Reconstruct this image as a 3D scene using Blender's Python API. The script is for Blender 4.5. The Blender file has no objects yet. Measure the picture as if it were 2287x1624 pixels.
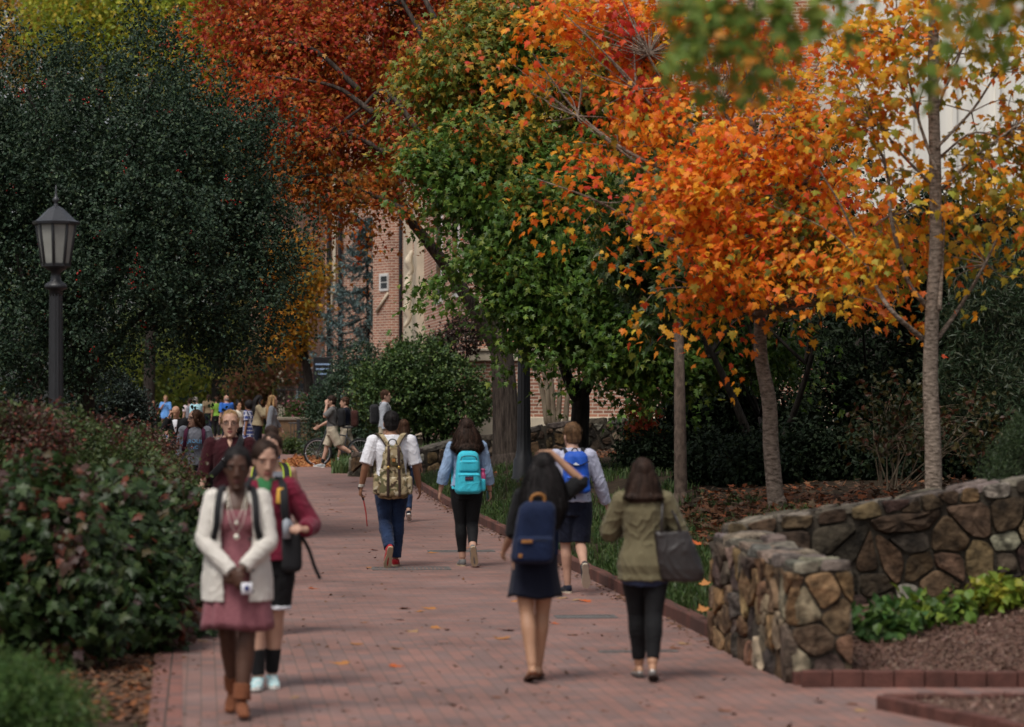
import bpy, math, random
import numpy as np
from mathutils import Vector, Matrix

random.seed(7)
RNG = np.random.default_rng(11)
SC = bpy.context.scene
COL = SC.collection
R = math.radians

# ------------------------------------------------------------------ camera geometry
F0 = 6000.0          # focal length in units of the photograph's 2287-wide frame
CX, HY = 1143.5, 877.0
HC = 2.02

def W(dx, dy, D):
    """photograph point (2287-wide frame) at distance D -> world point"""
    return Vector(((dx - CX) * D / F0, D, HC - (dy - HY) * D / F0))

def WX(dx, D):
    return (dx - CX) * D / F0

# ------------------------------------------------------------------ terrain
def xr(y):
    return 1.63 - 0.11 * (y - 21.9)

def xl(y):
    return -2.88 - 0.123 * (y - 21.9)

def sstep(a, b, v):
    t = min(1.0, max(0.0, (v - a) / (b - a)))
    return t * t * (3 - 2 * t)

def gz(x, y):
    z = 0.21 * sstep(42, 66, y) + 0.0016 * max(0.0, min(80.0, y - 66))
    if y > 21.7:
        d = x - xr(y)
        if d > 0:
            k = 1.0 - 0.35 * sstep(48, 60, y)
            z += k * (0.33 * min(2.1, max(0.0, d - 0.12)) + 0.05 * max(0.0, min(14.0, d - 2.2)))
    elif y > 18.45 and x > 1.7:
        u = (y - 18.45) / 3.2
        z += (0.06 + u * (0.22 + 0.09 * max(0.0, min(4.0, x - 2.3)))) * sstep(.22, .62, x - (1.60 + (21.52 - y) * .1156))
    return z

# ------------------------------------------------------------------ object helpers
def tag(o, label=None, cat=None, group=None, kind=None):
    if label: o['label'] = label
    if cat: o['category'] = cat
    if group: o['group'] = group
    if kind: o['kind'] = kind
    return o

def thing(name, label, cat, loc=(0, 0, 0), rotz=0.0, group=None):
    o = bpy.data.objects.new(name, None)
    o.empty_display_size = 0.2
    COL.objects.link(o)
    o.location = loc
    o.rotation_euler = (0, 0, rotz)
    tag(o, label, cat, group)
    return o

def link(name, me, parent=None):
    o = bpy.data.objects.new(name, me)
    COL.objects.link(o)
    if parent is not None:
        o.parent = parent
    return o

def mesh(name, verts, faces, mats, parent=None, smooth=True, midx=None, loc=None):
    me = bpy.data.meshes.new(name)
    me.from_pydata([tuple(v) for v in verts], [], [tuple(f) for f in faces])
    if not isinstance(mats, (list, tuple)):
        mats = [mats]
    for m in mats:
        me.materials.append(m)
    if midx is not None:
        me.polygons.foreach_set('material_index', np.asarray(midx, dtype=np.int32))
    me.polygons.foreach_set('use_smooth', np.full(len(me.polygons), bool(smooth)))
    me.update()
    o = link(name, me, parent)
    if loc is not None:
        o.location = loc
    return o

def fast_mesh(name, V, tmpl_faces, K, n, mats, parent=None, colors=None, smooth=False):
    """n copies of a template with K verts already transformed into V (n*K,3)"""
    me = bpy.data.meshes.new(name)
    lens = np.array([len(f) for f in tmpl_faces], dtype=np.int64)
    flat = np.concatenate([np.array(f, dtype=np.int64) for f in tmpl_faces])
    loops = (flat[None, :] + (np.arange(n) * K)[:, None]).ravel()
    tot = np.tile(lens, n)
    start = np.concatenate([[0], np.cumsum(tot)[:-1]])
    me.vertices.add(n * K)
    me.vertices.foreach_set('co', V.astype(np.float32).ravel())
    me.loops.add(len(loops))
    me.loops.foreach_set('vertex_index', loops.astype(np.int32))
    me.polygons.add(len(tot))
    me.polygons.foreach_set('loop_start', start.astype(np.int32))
    me.polygons.foreach_set('loop_total', tot.astype(np.int32))
    me.polygons.foreach_set('use_smooth', np.full(len(tot), bool(smooth)))
    if colors is not None:
        a = me.attributes.new('Col', 'FLOAT_COLOR', 'POINT')
        c = np.ones((n * K, 4), dtype=np.float32)
        c[:, :3] = np.repeat(colors, K, axis=0)
        a.data.foreach_set('color', c.ravel())
    me.materials.append(mats)
    me.update(calc_edges=True)
    return link(name, me, parent)

class MB:
    """collects pieces of one mesh"""
    def __init__(s):
        s.v, s.f, s.m = [], [], []
    def add(s, v, f, mi=0):
        o = len(s.v)
        s.v += [Vector(p) for p in v]
        s.f += [tuple(i + o for i in q) for q in f]
        s.m += [mi] * len(f)
        return s
    def box(s, c, size, mi=0, rotz=0.0, bev=0.0):
        c = Vector(c); hx, hy, hz = [q / 2 for q in size]
        M = Matrix.Rotation(rotz, 3, 'Z')
        if bev <= 0:
            v = [c + M @ Vector((x * hx, y * hy, z * hz)) for z in (-1, 1) for y in (-1, 1) for x in (-1, 1)]
            f = [(0, 2, 3, 1), (4, 5, 7, 6), (0, 1, 5, 4), (1, 3, 7, 5), (3, 2, 6, 7), (2, 0, 4, 6)]
            return s.add(v, f, mi)
        rings = []
        b = bev
        prof = [(-hz, b), (-hz + b, 0), (hz - b, 0), (hz, b)]
        v = []
        for z, i in prof:
            ax, ay = hx - i, hy - i
            bb = b * 0.6
            for (x, y) in ((-ax + bb, -ay), (ax - bb, -ay), (ax, -ay + bb), (ax, ay - bb), (ax - bb, ay), (-ax + bb, ay), (-ax, ay - bb), (-ax, -ay + bb)):
                v.append(c + M @ Vector((x, y, z)))
        f = []
        for k in range(3):
            for j in range(8):
                f.append((k * 8 + j, k * 8 + (j + 1) % 8, (k + 1) * 8 + (j + 1) % 8, (k + 1) * 8 + j))
        f.append(tuple(range(7, -1, -1))); f.append(tuple(range(24, 32)))
        return s.add(v, f, mi)
    def tube(s, pts, rad, n=10, mi=0, cap=True, side=None):
        v, f = tube(pts, rad, n, cap, side)
        return s.add(v, f, mi)
    def lathe(s, prof, n=24, mi=0, c=(0, 0, 0)):
        c = Vector(c); v = []; f = []
        for r, z in prof:
            for j in range(n):
                a = 2 * math.pi * j / n
                v.append(c + Vector((r * math.cos(a), r * math.sin(a), z)))
        for k in range(len(prof) - 1):
            for j in range(n):
                f.append((k * n + j, k * n + (j + 1) % n, (k + 1) * n + (j + 1) % n, (k + 1) * n + j))
        f.append(tuple(range(n - 1, -1, -1)))
        f.append(tuple(range((len(prof) - 1) * n, len(prof) * n)))
        return s.add(v, f, mi)
    def ball(s, c, r, n=12, mi=0):
        c = Vector(c)
        if not isinstance(r, (tuple, list)): r = (r, r, r)
        v, f = [], []
        for i in range(n // 2 + 1):
            t = math.pi * i / (n // 2)
            for j in range(n):
                a = 2 * math.pi * j / n
                v.append(c + Vector((r[0] * math.sin(t) * math.cos(a), r[1] * math.sin(t) * math.sin(a), r[2] * math.cos(t))))
        for i in range(n // 2):
            for j in range(n):
                f.append((i * n + j, (i + 1) * n + j, (i + 1) * n + (j + 1) % n, i * n + (j + 1) % n))
        return s.add(v, f, mi)
    def build(s, name, mats, parent=None, smooth=True, off=None):
        v = s.v if off is None else [p - off for p in s.v]
        return mesh(name, v, s.f, mats, parent, smooth, s.m if isinstance(mats, (list, tuple)) and len(mats) > 1 else None)

def tube(pts, rad, n=10, cap=True, side=None):
    """tube along pts; rad entries are r or (a, b): a along the side axis, b across; rounded ends"""
    P = [Vector(p) for p in pts]
    rr = [(r, r) if not isinstance(r, (tuple, list)) else tuple(r) for r in rad]
    if cap:
        d0 = (P[0] - P[1]); d0 = d0.normalized() if d0.length > 1e-9 else Vector((0, 0, 1))
        d1 = (P[-1] - P[-2]); d1 = d1.normalized() if d1.length > 1e-9 else Vector((0, 0, 1))
        m0, m1 = min(rr[0]), min(rr[-1])
        P = [P[0] + d0 * m0 * 0.75, P[0] + d0 * m0 * 0.5] + P + [P[-1] + d1 * m1 * 0.5, P[-1] + d1 * m1 * 0.75]
        rr = [(rr[0][0] * .35, rr[0][1] * .35), (rr[0][0] * .75, rr[0][1] * .75)] + rr + [(rr[-1][0] * .75, rr[-1][1] * .75), (rr[-1][0] * .35, rr[-1][1] * .35)]
    N = len(P)
    v, f = [], []
    prev = Vector(side) if side is not None else None
    for i in range(N):
        t = (P[min(i + 1, N - 1)] - P[max(i - 1, 0)])
        t = t.normalized() if t.length > 1e-9 else Vector((0, 0, 1))
        if prev is None:
            prev = Vector((1, 0, 0)) if abs(t.x) < 0.8 else Vector((0, 1, 0))
        a = (prev - t * prev.dot(t))
        if a.length < 1e-6:
            a = t.orthogonal()
        a.normalize()
        b = t.cross(a)
        if side is None: prev = a
        for j in range(n):
            th = 2 * math.pi * j / n
            v.append(P[i] + a * (rr[i][0] * math.cos(th)) + b * (rr[i][1] * math.sin(th)))
    for i in range(N - 1):
        for j in range(n):
            f.append((i * n + j, i * n + (j + 1) % n, (i + 1) * n + (j + 1) % n, (i + 1) * n + j))
    f.append(tuple(range(n - 1, -1, -1)))
    f.append(tuple(range((N - 1) * n, N * n)))
    return v, f

def spline(pts, n=6):
    """Catmull-Rom through pts"""
    P = [Vector(p) for p in pts]
    if len(P) < 3: return P
    Q = [P[0] * 2 - P[1]] + P + [P[-1] * 2 - P[-2]]
    out = []
    for i in range(1, len(Q) - 2):
        for k in range(n):
            t = k / n
            a, b, c, d = Q[i - 1], Q[i], Q[i + 1], Q[i + 2]
            out.append(0.5 * ((2 * b) + (c - a) * t + (2 * a - 5 * b + 4 * c - d) * t * t + (3 * b - a - 3 * c + d) * t ** 3))
    out.append(P[-1])
    return out

def lerp_list(vals, n):
    """resample list of radii to n values"""
    x = np.linspace(0, 1, len(vals)); q = np.linspace(0, 1, n)
    if isinstance(vals[0], (tuple, list)):
        a = np.interp(q, x, [w[0] for w in vals]); b = np.interp(q, x, [w[1] for w in vals])
        return list(zip(a.tolist(), b.tolist()))
    return np.interp(q, x, vals).tolist()

def vnoise(P, freq, seed=0, octs=2):
    """cheap smooth pseudo-noise in about -1..1"""
    r = np.random.default_rng(seed)
    P = np.asarray(P, dtype=np.float64)
    out = np.zeros(len(P)); amp = 1.0; tot = 0
    for o in range(octs):
        for k in range(5):
            d = r.normal(size=3); d /= np.linalg.norm(d)
            out += amp * np.sin(P @ d * freq * r.uniform(.7, 1.4) * 2 * np.pi + r.uniform(0, 6.28) + 1.3 * np.sin(P @ r.normal(size=3) * freq * 2))
        tot += amp * 2.2
        amp *= .5; freq *= 2.1
    return out / tot

# ------------------------------------------------------------------ materials
def nodes(name):
    m = bpy.data.materials.new(name)
    m.use_nodes = True
    nt = m.node_tree
    b = nt.nodes['Principled BSDF']
    return m, nt, b

def N(nt, t, **kw):
    n = nt.nodes.new(t)
    for k, v in kw.items():
        if hasattr(n, k): setattr(n, k, v)
    return n

def rgb(c):
    return (c[0], c[1], c[2], 1.0)

_mc = {}
def mat(name, c, rough=.7, spec=.3, metal=0.0, var=.12, vscale=6.0, bump=0.0, bscale=60.0, c2=None, stretch=None, sheen=0.0):
    if name in _mc: return _mc[name]
    m, nt, b = nodes(name)
    b.inputs['Roughness'].default_value = rough
    b.inputs['Specular IOR Level'].default_value = spec
    b.inputs['Metallic'].default_value = metal
    if sheen:
        b.inputs['Sheen Weight'].default_value = sheen
    tc = N(nt, 'ShaderNodeTexCoord')
    src = tc.outputs['Object']
    if stretch:
        mp = N(nt, 'ShaderNodeMapping'); mp.inputs['Scale'].default_value = stretch
        nt.links.new(src, mp.inputs['Vector']); src = mp.outputs['Vector']
    nz = N(nt, 'ShaderNodeTexNoise'); nz.inputs['Scale'].default_value = vscale; nz.inputs['Detail'].default_value = 4
    nt.links.new(src, nz.inputs['Vector'])
    cr = N(nt, 'ShaderNodeValToRGB')
    cr.color_ramp.elements[0].position = .3; cr.color_ramp.elements[1].position = .7
    if c2 is None:
        ca = [q * (1 - var) for q in c]; cb = [min(1, q * (1 + var)) for q in c]
    else:
        ca, cb = c, c2
    cr.color_ramp.elements[0].color = rgb(ca); cr.color_ramp.elements[1].color = rgb(cb)
    nt.links.new(nz.outputs['Fac'], cr.inputs['Fac'])
    nt.links.new(cr.outputs['Color'], b.inputs['Base Color'])
    if bump:
        n2 = N(nt, 'ShaderNodeTexNoise'); n2.inputs['Scale'].default_value = bscale; n2.inputs['Detail'].default_value = 3
        nt.links.new(src, n2.inputs['Vector'])
        bp = N(nt, 'ShaderNodeBump'); bp.inputs['Strength'].default_value = bump; bp.inputs['Distance'].default_value = .01
        nt.links.new(n2.outputs['Fac'], bp.inputs['Height'])
        nt.links.new(bp.outputs['Normal'], b.inputs['Normal'])
    _mc[name] = m
    return m

def cloth(name, c, **kw):
    d = dict(rough=.85, spec=.15, var=.10, vscale=9, bump=.35, bscale=240, sheen=.08)
    d.update(kw)
    return mat(name, c, **d)

def leaf_mat(name, rough=.5, spec=.3, trans=.35):
    m, nt, b = nodes(name)
    at = N(nt, 'ShaderNodeAttribute'); at.attribute_name = 'Col'
    b.inputs['Roughness'].default_value = rough
    b.inputs['Specular IOR Level'].default_value = spec
    nt.links.new(at.outputs['Color'], b.inputs['Base Color'])
    if trans > 0:
        tr = N(nt, 'ShaderNodeBsdfTranslucent')
        nt.links.new(at.outputs['Color'], tr.inputs['Color'])
        mx = N(nt, 'ShaderNodeMixShader'); mx.inputs['Fac'].default_value = trans
        nt.links.new(b.outputs['BSDF'], mx.inputs[1]); nt.links.new(tr.outputs['BSDF'], mx.inputs[2])
        nt.links.new(mx.outputs['Shader'], nt.nodes['Material Output'].inputs['Surface'])
    return m

def brick_mat(name, c1, c2, mortar, bw=.2, bh=.0677, ms=.008, rotz=0.0, planar='wall', offset=.5, rough=.85, bump=.5, dirt=.25, extra=None):
    """brick texture in real metres: 'wall' maps (x+y, z); 'ground' maps (x, y) turned by rotz"""
    m, nt, b = nodes(name)
    tc = N(nt, 'ShaderNodeTexCoord')
    geo = N(nt, 'ShaderNodeNewGeometry')
    sep = N(nt, 'ShaderNodeSeparateXYZ')
    nt.links.new(tc.outputs['Object'], sep.inputs[0])
    cmb = N(nt, 'ShaderNodeCombineXYZ')
    if planar == 'wall':
        sn = N(nt, 'ShaderNodeSeparateXYZ'); nt.links.new(geo.outputs['Normal'], sn.inputs[0])
        ab = N(nt, 'ShaderNodeMath', operation='ABSOLUTE'); nt.links.new(sn.outputs['X'], ab.inputs[0])
        gt = N(nt, 'ShaderNodeMath', operation='GREATER_THAN'); gt.inputs[1].default_value = .7
        nt.links.new(ab.outputs[0], gt.inputs[0])
        mx = N(nt, 'ShaderNodeMix'); mx.data_type = 'FLOAT'
        nt.links.new(gt.outputs[0], mx.inputs['Factor'])
        nt.links.new(sep.outputs['X'], mx.inputs[2]); nt.links.new(sep.outputs['Y'], mx.inputs[3])
        nt.links.new(mx.outputs[0], cmb.inputs['X']); nt.links.new(sep.outputs['Z'], cmb.inputs['Y'])
        vec = cmb.outputs[0]
    else:
        mp = N(nt, 'ShaderNodeMapping'); mp.inputs['Rotation'].default_value = (0, 0, rotz)
        nt.links.new(tc.outputs['Object'], mp.inputs['Vector'])
        vec = mp.outputs[0]
    def br(v, w, h):
        k = N(nt, 'ShaderNodeTexBrick'); k.offset = offset
        k.inputs['Scale'].default_value = 1.0
        k.inputs['Brick Width'].default_value = w; k.inputs['Row Height'].default_value = h
        k.inputs['Mortar Size'].default_value = ms; k.inputs['Mortar Smooth'].default_value = .2
        k.inputs['Color1'].default_value = rgb(c1); k.inputs['Color2'].default_value = rgb(c2)
        k.inputs['Mortar'].default_value = rgb(mortar)
        nt.links.new(v, k.inputs['Vector'])
        return k
    k = br(vec, bw, bh)
    colr, fac = k.outputs['Color'], k.outputs['Fac']
    if extra is not None:      # second laying direction nearer than y = extra
        mp2 = N(nt, 'ShaderNodeMapping'); mp2.inputs['Rotation'].default_value = (0, 0, rotz + math.pi / 2)
        nt.links.new(tc.outputs['Object'], mp2.inputs['Vector'])
        k2 = br(mp2.outputs[0], bw, bh)
        lt = N(nt, 'ShaderNodeMath', operation='LESS_THAN'); lt.inputs[1].default_value = extra
        nt.links.new(sep.outputs['Y'], lt.inputs[0])
        m1 = N(nt, 'ShaderNodeMix'); m1.data_type = 'RGBA'
        nt.links.new(lt.outputs[0], m1.inputs['Factor']); nt.links.new(colr, m1.inputs[6]); nt.links.new(k2.outputs['Color'], m1.inputs[7])
        m2 = N(nt, 'ShaderNodeMix'); m2.data_type = 'FLOAT'
        nt.links.new(lt.outputs[0], m2.inputs['Factor']); nt.links.new(fac, m2.inputs[2]); nt.links.new(k2.outputs['Fac'], m2.inputs[3])
        colr, fac = m1.outputs[2], m2.outputs[0]
    nz = N(nt, 'ShaderNodeTexNoise'); nz.inputs['Scale'].default_value = 1.1; nz.inputs['Detail'].default_value = 9; nz.inputs['Roughness'].default_value = .68
    nt.links.new(tc.outputs['Object'], nz.inputs['Vector'])
    rp = N(nt, 'ShaderNodeValToRGB')
    rp.color_ramp.elements[0].position = .3; rp.color_ramp.elements[0].color = rgb([1 - dirt] * 3)
    rp.color_ramp.elements[1].position = .7; rp.color_ramp.elements[1].color = rgb([1 + dirt * .6] * 3)
    nt.links.new(nz.outputs['Fac'], rp.inputs['Fac'])
    mu = N(nt, 'ShaderNodeMix'); mu.data_type = 'RGBA'; mu.blend_type = 'MULTIPLY'; mu.inputs['Factor'].default_value = 1
    nt.links.new(colr, mu.inputs[6]); nt.links.new(rp.outputs['Color'], mu.inputs[7])
    nt.links.new(mu.outputs[2], b.inputs['Base Color'])
    b.inputs['Roughness'].default_value = rough
    b.inputs['Specular IOR Level'].default_value = .3
    inv = N(nt, 'ShaderNodeMath', operation='SUBTRACT'); inv.inputs[0].default_value = 1
    nt.links.new(fac, inv.inputs[1])
    n3 = N(nt, 'ShaderNodeTexNoise'); n3.inputs['Scale'].default_value = 40
    nt.links.new(tc.outputs['Object'], n3.inputs['Vector'])
    ad = N(nt, 'ShaderNodeMath', operation='MULTIPLY_ADD'); ad.inputs[1].default_value = .35
    nt.links.new(n3.outputs['Fac'], ad.inputs[0]); nt.links.new(inv.outputs[0], ad.inputs[2])
    bp = N(nt, 'ShaderNodeBump'); bp.inputs['Strength'].default_value = bump; bp.inputs['Distance'].default_value = .008
    nt.links.new(ad.outputs[0], bp.inputs['Height']); nt.links.new(bp.outputs['Normal'], b.inputs['Normal'])
    return m

def attr_mat(name, rough=.85, spec=.2, bump=.6, bscale=25, vary=.35):
    """colour from the mesh's own per-piece colour, broken up by noise"""
    m, nt, b = nodes(name)
    at = N(nt, 'ShaderNodeAttribute'); at.attribute_name = 'Col'
    tc = N(nt, 'ShaderNodeTexCoord')
    nz = N(nt, 'ShaderNodeTexNoise'); nz.inputs['Scale'].default_value = bscale * .4; nz.inputs['Detail'].default_value = 6
    nt.links.new(tc.outputs['Object'], nz.inputs['Vector'])
    rp = N(nt, 'ShaderNodeValToRGB')
    rp.color_ramp.elements[0].position = .32; rp.color_ramp.elements[0].color = rgb([1 - vary] * 3)
    rp.color_ramp.elements[1].position = .68; rp.color_ramp.elements[1].color = rgb([1 + vary * .6] * 3)
    nt.links.new(nz.outputs['Fac'], rp.inputs['Fac'])
    mu = N(nt, 'ShaderNodeMix'); mu.data_type = 'RGBA'; mu.blend_type = 'MULTIPLY'; mu.inputs['Factor'].default_value = 1
    nt.links.new(at.outputs['Color'], mu.inputs[6]); nt.links.new(rp.outputs['Color'], mu.inputs[7])
    nt.links.new(mu.outputs[2], b.inputs['Base Color'])
    b.inputs['Roughness'].default_value = rough; b.inputs['Specular IOR Level'].default_value = spec
    n2 = N(nt, 'ShaderNodeTexNoise'); n2.inputs['Scale'].default_value = bscale; n2.inputs['Detail'].default_value = 5
    nt.links.new(tc.outputs['Object'], n2.inputs['Vector'])
    bp = N(nt, 'ShaderNodeBump'); bp.inputs['Strength'].default_value = bump; bp.inputs['Distance'].default_value = .02
    nt.links.new(n2.outputs['Fac'], bp.inputs['Height']); nt.links.new(bp.outputs['Normal'], b.inputs['Normal'])
    return m

def bark_mat(name, c1, c2, hz=1.0, vz=.25, scale=14, bump=.8):
    m, nt, b = nodes(name)
    tc = N(nt, 'ShaderNodeTexCoord')
    mp = N(nt, 'ShaderNodeMapping'); mp.inputs['Scale'].default_value = (hz, hz, vz)
    nt.links.new(tc.outputs['Object'], mp.inputs['Vector'])
    nz = N(nt, 'ShaderNodeTexNoise'); nz.inputs['Scale'].default_value = scale; nz.inputs['Detail'].default_value = 6; nz.inputs['Roughness'].default_value = .65
    nt.links.new(mp.outputs[0], nz.inputs['Vector'])
    cr = N(nt, 'ShaderNodeValToRGB')
    cr.color_ramp.elements[0].position = .35; cr.color_ramp.elements[0].color = rgb(c1)
    cr.color_ramp.elements[1].position = .68; cr.color_ramp.elements[1].color = rgb(c2)
    nt.links.new(nz.outputs['Fac'], cr.inputs['Fac']); nt.links.new(cr.outputs['Color'], b.inputs['Base Color'])
    b.inputs['Roughness'].default_value = .9; b.inputs['Specular IOR Level'].default_value = .15
    bp = N(nt, 'ShaderNodeBump'); bp.inputs['Strength'].default_value = bump; bp.inputs['Distance'].default_value = .03
    nt.links.new(nz.outputs['Fac'], bp.inputs['Height']); nt.links.new(bp.outputs['Normal'], b.inputs['Normal'])
    return m

def text_verts(s, size, depth=0.0):
    cu = bpy.data.curves.new('lettering', 'FONT')
    cu.body = s; cu.size = size; cu.align_x = 'CENTER'; cu.align_y = 'CENTER'; cu.extrude = depth; cu.resolution_u = 2
    o = bpy.data.objects.new('lettering', cu); COL.objects.link(o)
    bpy.context.view_layer.update()
    me = bpy.data.meshes.new_from_object(o.evaluated_get(bpy.context.evaluated_depsgraph_get()))
    v = [Vector(p.co) for p in me.vertices]; f = [tuple(p.vertices) for p in me.polygons]
    bpy.data.objects.remove(o); bpy.data.curves.remove(cu); bpy.data.meshes.remove(me)
    return v, f

def remesh(name, mb, m, parent, voxel, off=None, smooth=2, wrinkle=0.0, wfreq=7.0, seed=1, wstretch=(1, 1, .55)):
    """fuse the collected closed shapes into ONE continuous surface"""
    me = bpy.data.meshes.new(name)
    me.from_pydata([tuple(p) for p in mb.v], [], mb.f)
    me.update()
    o = bpy.data.objects.new(name, me); COL.objects.link(o)
    md = o.modifiers.new('fuse', 'REMESH'); md.mode = 'VOXEL'; md.voxel_size = voxel; md.adaptivity = 0
    if smooth:
        sm = o.modifiers.new('ease', 'SMOOTH'); sm.factor = .5; sm.iterations = smooth
    dg = bpy.context.evaluated_depsgraph_get()
    out = bpy.data.meshes.new_from_object(o.evaluated_get(dg))
    bpy.data.objects.remove(o); bpy.data.meshes.remove(me)
    out.name = name
    n = len(out.vertices)
    co = np.empty(n * 3, dtype=np.float32); out.vertices.foreach_get('co', co); co = co.reshape(-1, 3)
    if wrinkle:
        no = np.empty(n * 3, dtype=np.float32); out.vertices.foreach_get('normal', no); no = no.reshape(-1, 3)
        w = vnoise(co * np.array(wstretch), wfreq * .6, seed, 2)
        rdg = 1 - 2 * np.abs(vnoise(co * np.array(wstretch) + .15 * np.sin(co[:, ::-1] * 9), wfreq * .8, seed + 50, 2))
        w = .55 * w + .75 * np.clip(rdg, -.4, 1) ** 2 * np.sign(rdg)
        co = co + no * (w * wrinkle)[:, None]
    if off is not None:
        co = co - np.array(off, dtype=np.float32)
    out.vertices.foreach_set('co', co.astype(np.float32).ravel())
    out.materials.clear(); out.materials.append(m)
    out.polygons.foreach_set('use_smooth', np.full(len(out.polygons), True))
    out.update()
    return link(name, out, parent)
# ------------------------------------------------------------------ people
SKIN = dict(
    dark=mat('skin_dark', (.075, .034, .021), rough=.5, spec=.35, var=.12, vscale=10),
    brown=mat('skin_brown', (.27, .13, .075), rough=.5, spec=.35, var=.1, vscale=10),
    tan=mat('skin_tan', (.40, .22, .135), rough=.5, spec=.35, var=.1, vscale=10),
    fair=mat('skin_fair', (.43, .25, .178), rough=.5, spec=.35, var=.1, vscale=10),
)
def hairmat(name, c):
    return mat(name, c, rough=.62, spec=.16, var=.55, vscale=34, bump=.8, bscale=55, stretch=(1, 1, .08))
HAIR = dict(
    black=hairmat('hair_black', (.012, .010, .010)),
    brown=hairmat('hair_dark_brown', (.028, .015, .010)),
    auburn=hairmat('hair_brown', (.055, .026, .014)),
    sandy=hairmat('hair_sandy', (.115, .062, .030)),
    blonde=hairmat('hair_blonde', (.26, .155, .07)),
    grey=hairmat('hair_grey', (.22, .20, .18)),
)
EYE_W = mat('eye_white', (.17, .155, .14), rough=.25, spec=.5, var=.02)
EYE_D = mat('eye_dark', (.02, .013, .01), rough=.2, spec=.5, var=.02)
LIP = mat('lip_tone', (.30, .10, .085), rough=.45, var=.08)
LIP_D = mat('lip_deep', (.10, .03, .026), rough=.4, var=.08)
SOLE_TAN = mat('sole_tan', (.42, .32, .21), rough=.8, var=.12, bump=.5, bscale=120)
SOLE_WHITE = mat('sole_white', (.62, .60, .56), rough=.7, var=.06)
SOLE_DARK = mat('sole_dark', (.03, .028, .027), rough=.7)
BLACK_STRAP = cloth('strap_black', (.014, .014, .016), rough=.7)
METAL = mat('bright_metal', (.55, .55, .55), rough=.3, metal=1.0, var=.05)

TM = [(.86, .150, .105, 0), (.93, .166, .118, -.008), (1.02, .156, .108, 0), (1.10, .145, .100, .006), (1.20, .158, .110, .008),
      (1.30, .176, .120, .004), (1.37, .182, .114, -.002), (1.43, .150, .088, -.008), (1.475, .088, .066, -.008), (1.51, .058, .060, .0)]
TF = [(.86, .150, .110, 0), (.93, .168, .122, -.012), (1.02, .140, .102, -.002), (1.10, .118, .088, .006), (1.20, .130, .098, .010),
      (1.28, .144, .112, .012), (1.37, .148, .100, -.002), (1.43, .122, .076, -.008), (1.475, .070, .056, -.008), (1.51, .048, .050, .0)]

def superloft(rings, e=3.2, n=28, capmid=True):
    """rings of (cx, cy, z, a, b): closed rounded-box loft"""
    v, f = [], []
    for cx, cy, z, a, b in rings:
        for j in range(n):
            t = 2 * math.pi * j / n
            c, s = math.cos(t), math.sin(t)
            v.append(Vector((cx + a * math.copysign(abs(c) ** (2 / e), c), cy + b * math.copysign(abs(s) ** (2 / e), s), z)))
    for k in range(len(rings) - 1):
        for j in range(n):
            f.append((k * n + j, k * n + (j + 1) % n, (k + 1) * n + (j + 1) % n, (k + 1) * n + j))
    f.append(tuple(range(n - 1, -1, -1))); f.append(tuple(range((len(rings) - 1) * n, len(rings) * n)))
    return v, f

def roundbox_rings(cx, cy, z0, z1, a, b, rr=.03, taper=0.0, top=1.0):
    """z profile of a rounded soft box; taper narrows a towards the top"""
    out = []
    for t, k in ((0, .55), (.25, .82), (.6, .96), (1, 1.0)):
        out.append((cx, cy, z0 + rr * t, (a) * (1 - (1 - k) * min(1, rr / a * 1.6)), b * (1 - (1 - k) * .8)))
    for q in (.35, .65):
        out.append((cx, cy, z0 + rr + (z1 - z0 - 2 * rr) * q, a * (1 - taper * q), b))
    rt = rr * top
    for t, k in ((1, 1.0), (.6, .96), (.25, .80), (0, .5)):
        out.append((cx, cy, z1 - rt * t, a * (1 - taper) * (1 - (1 - k) * min(1, rt / a * 1.4)), b * (1 - (1 - k) * .9)))
    return out

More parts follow.
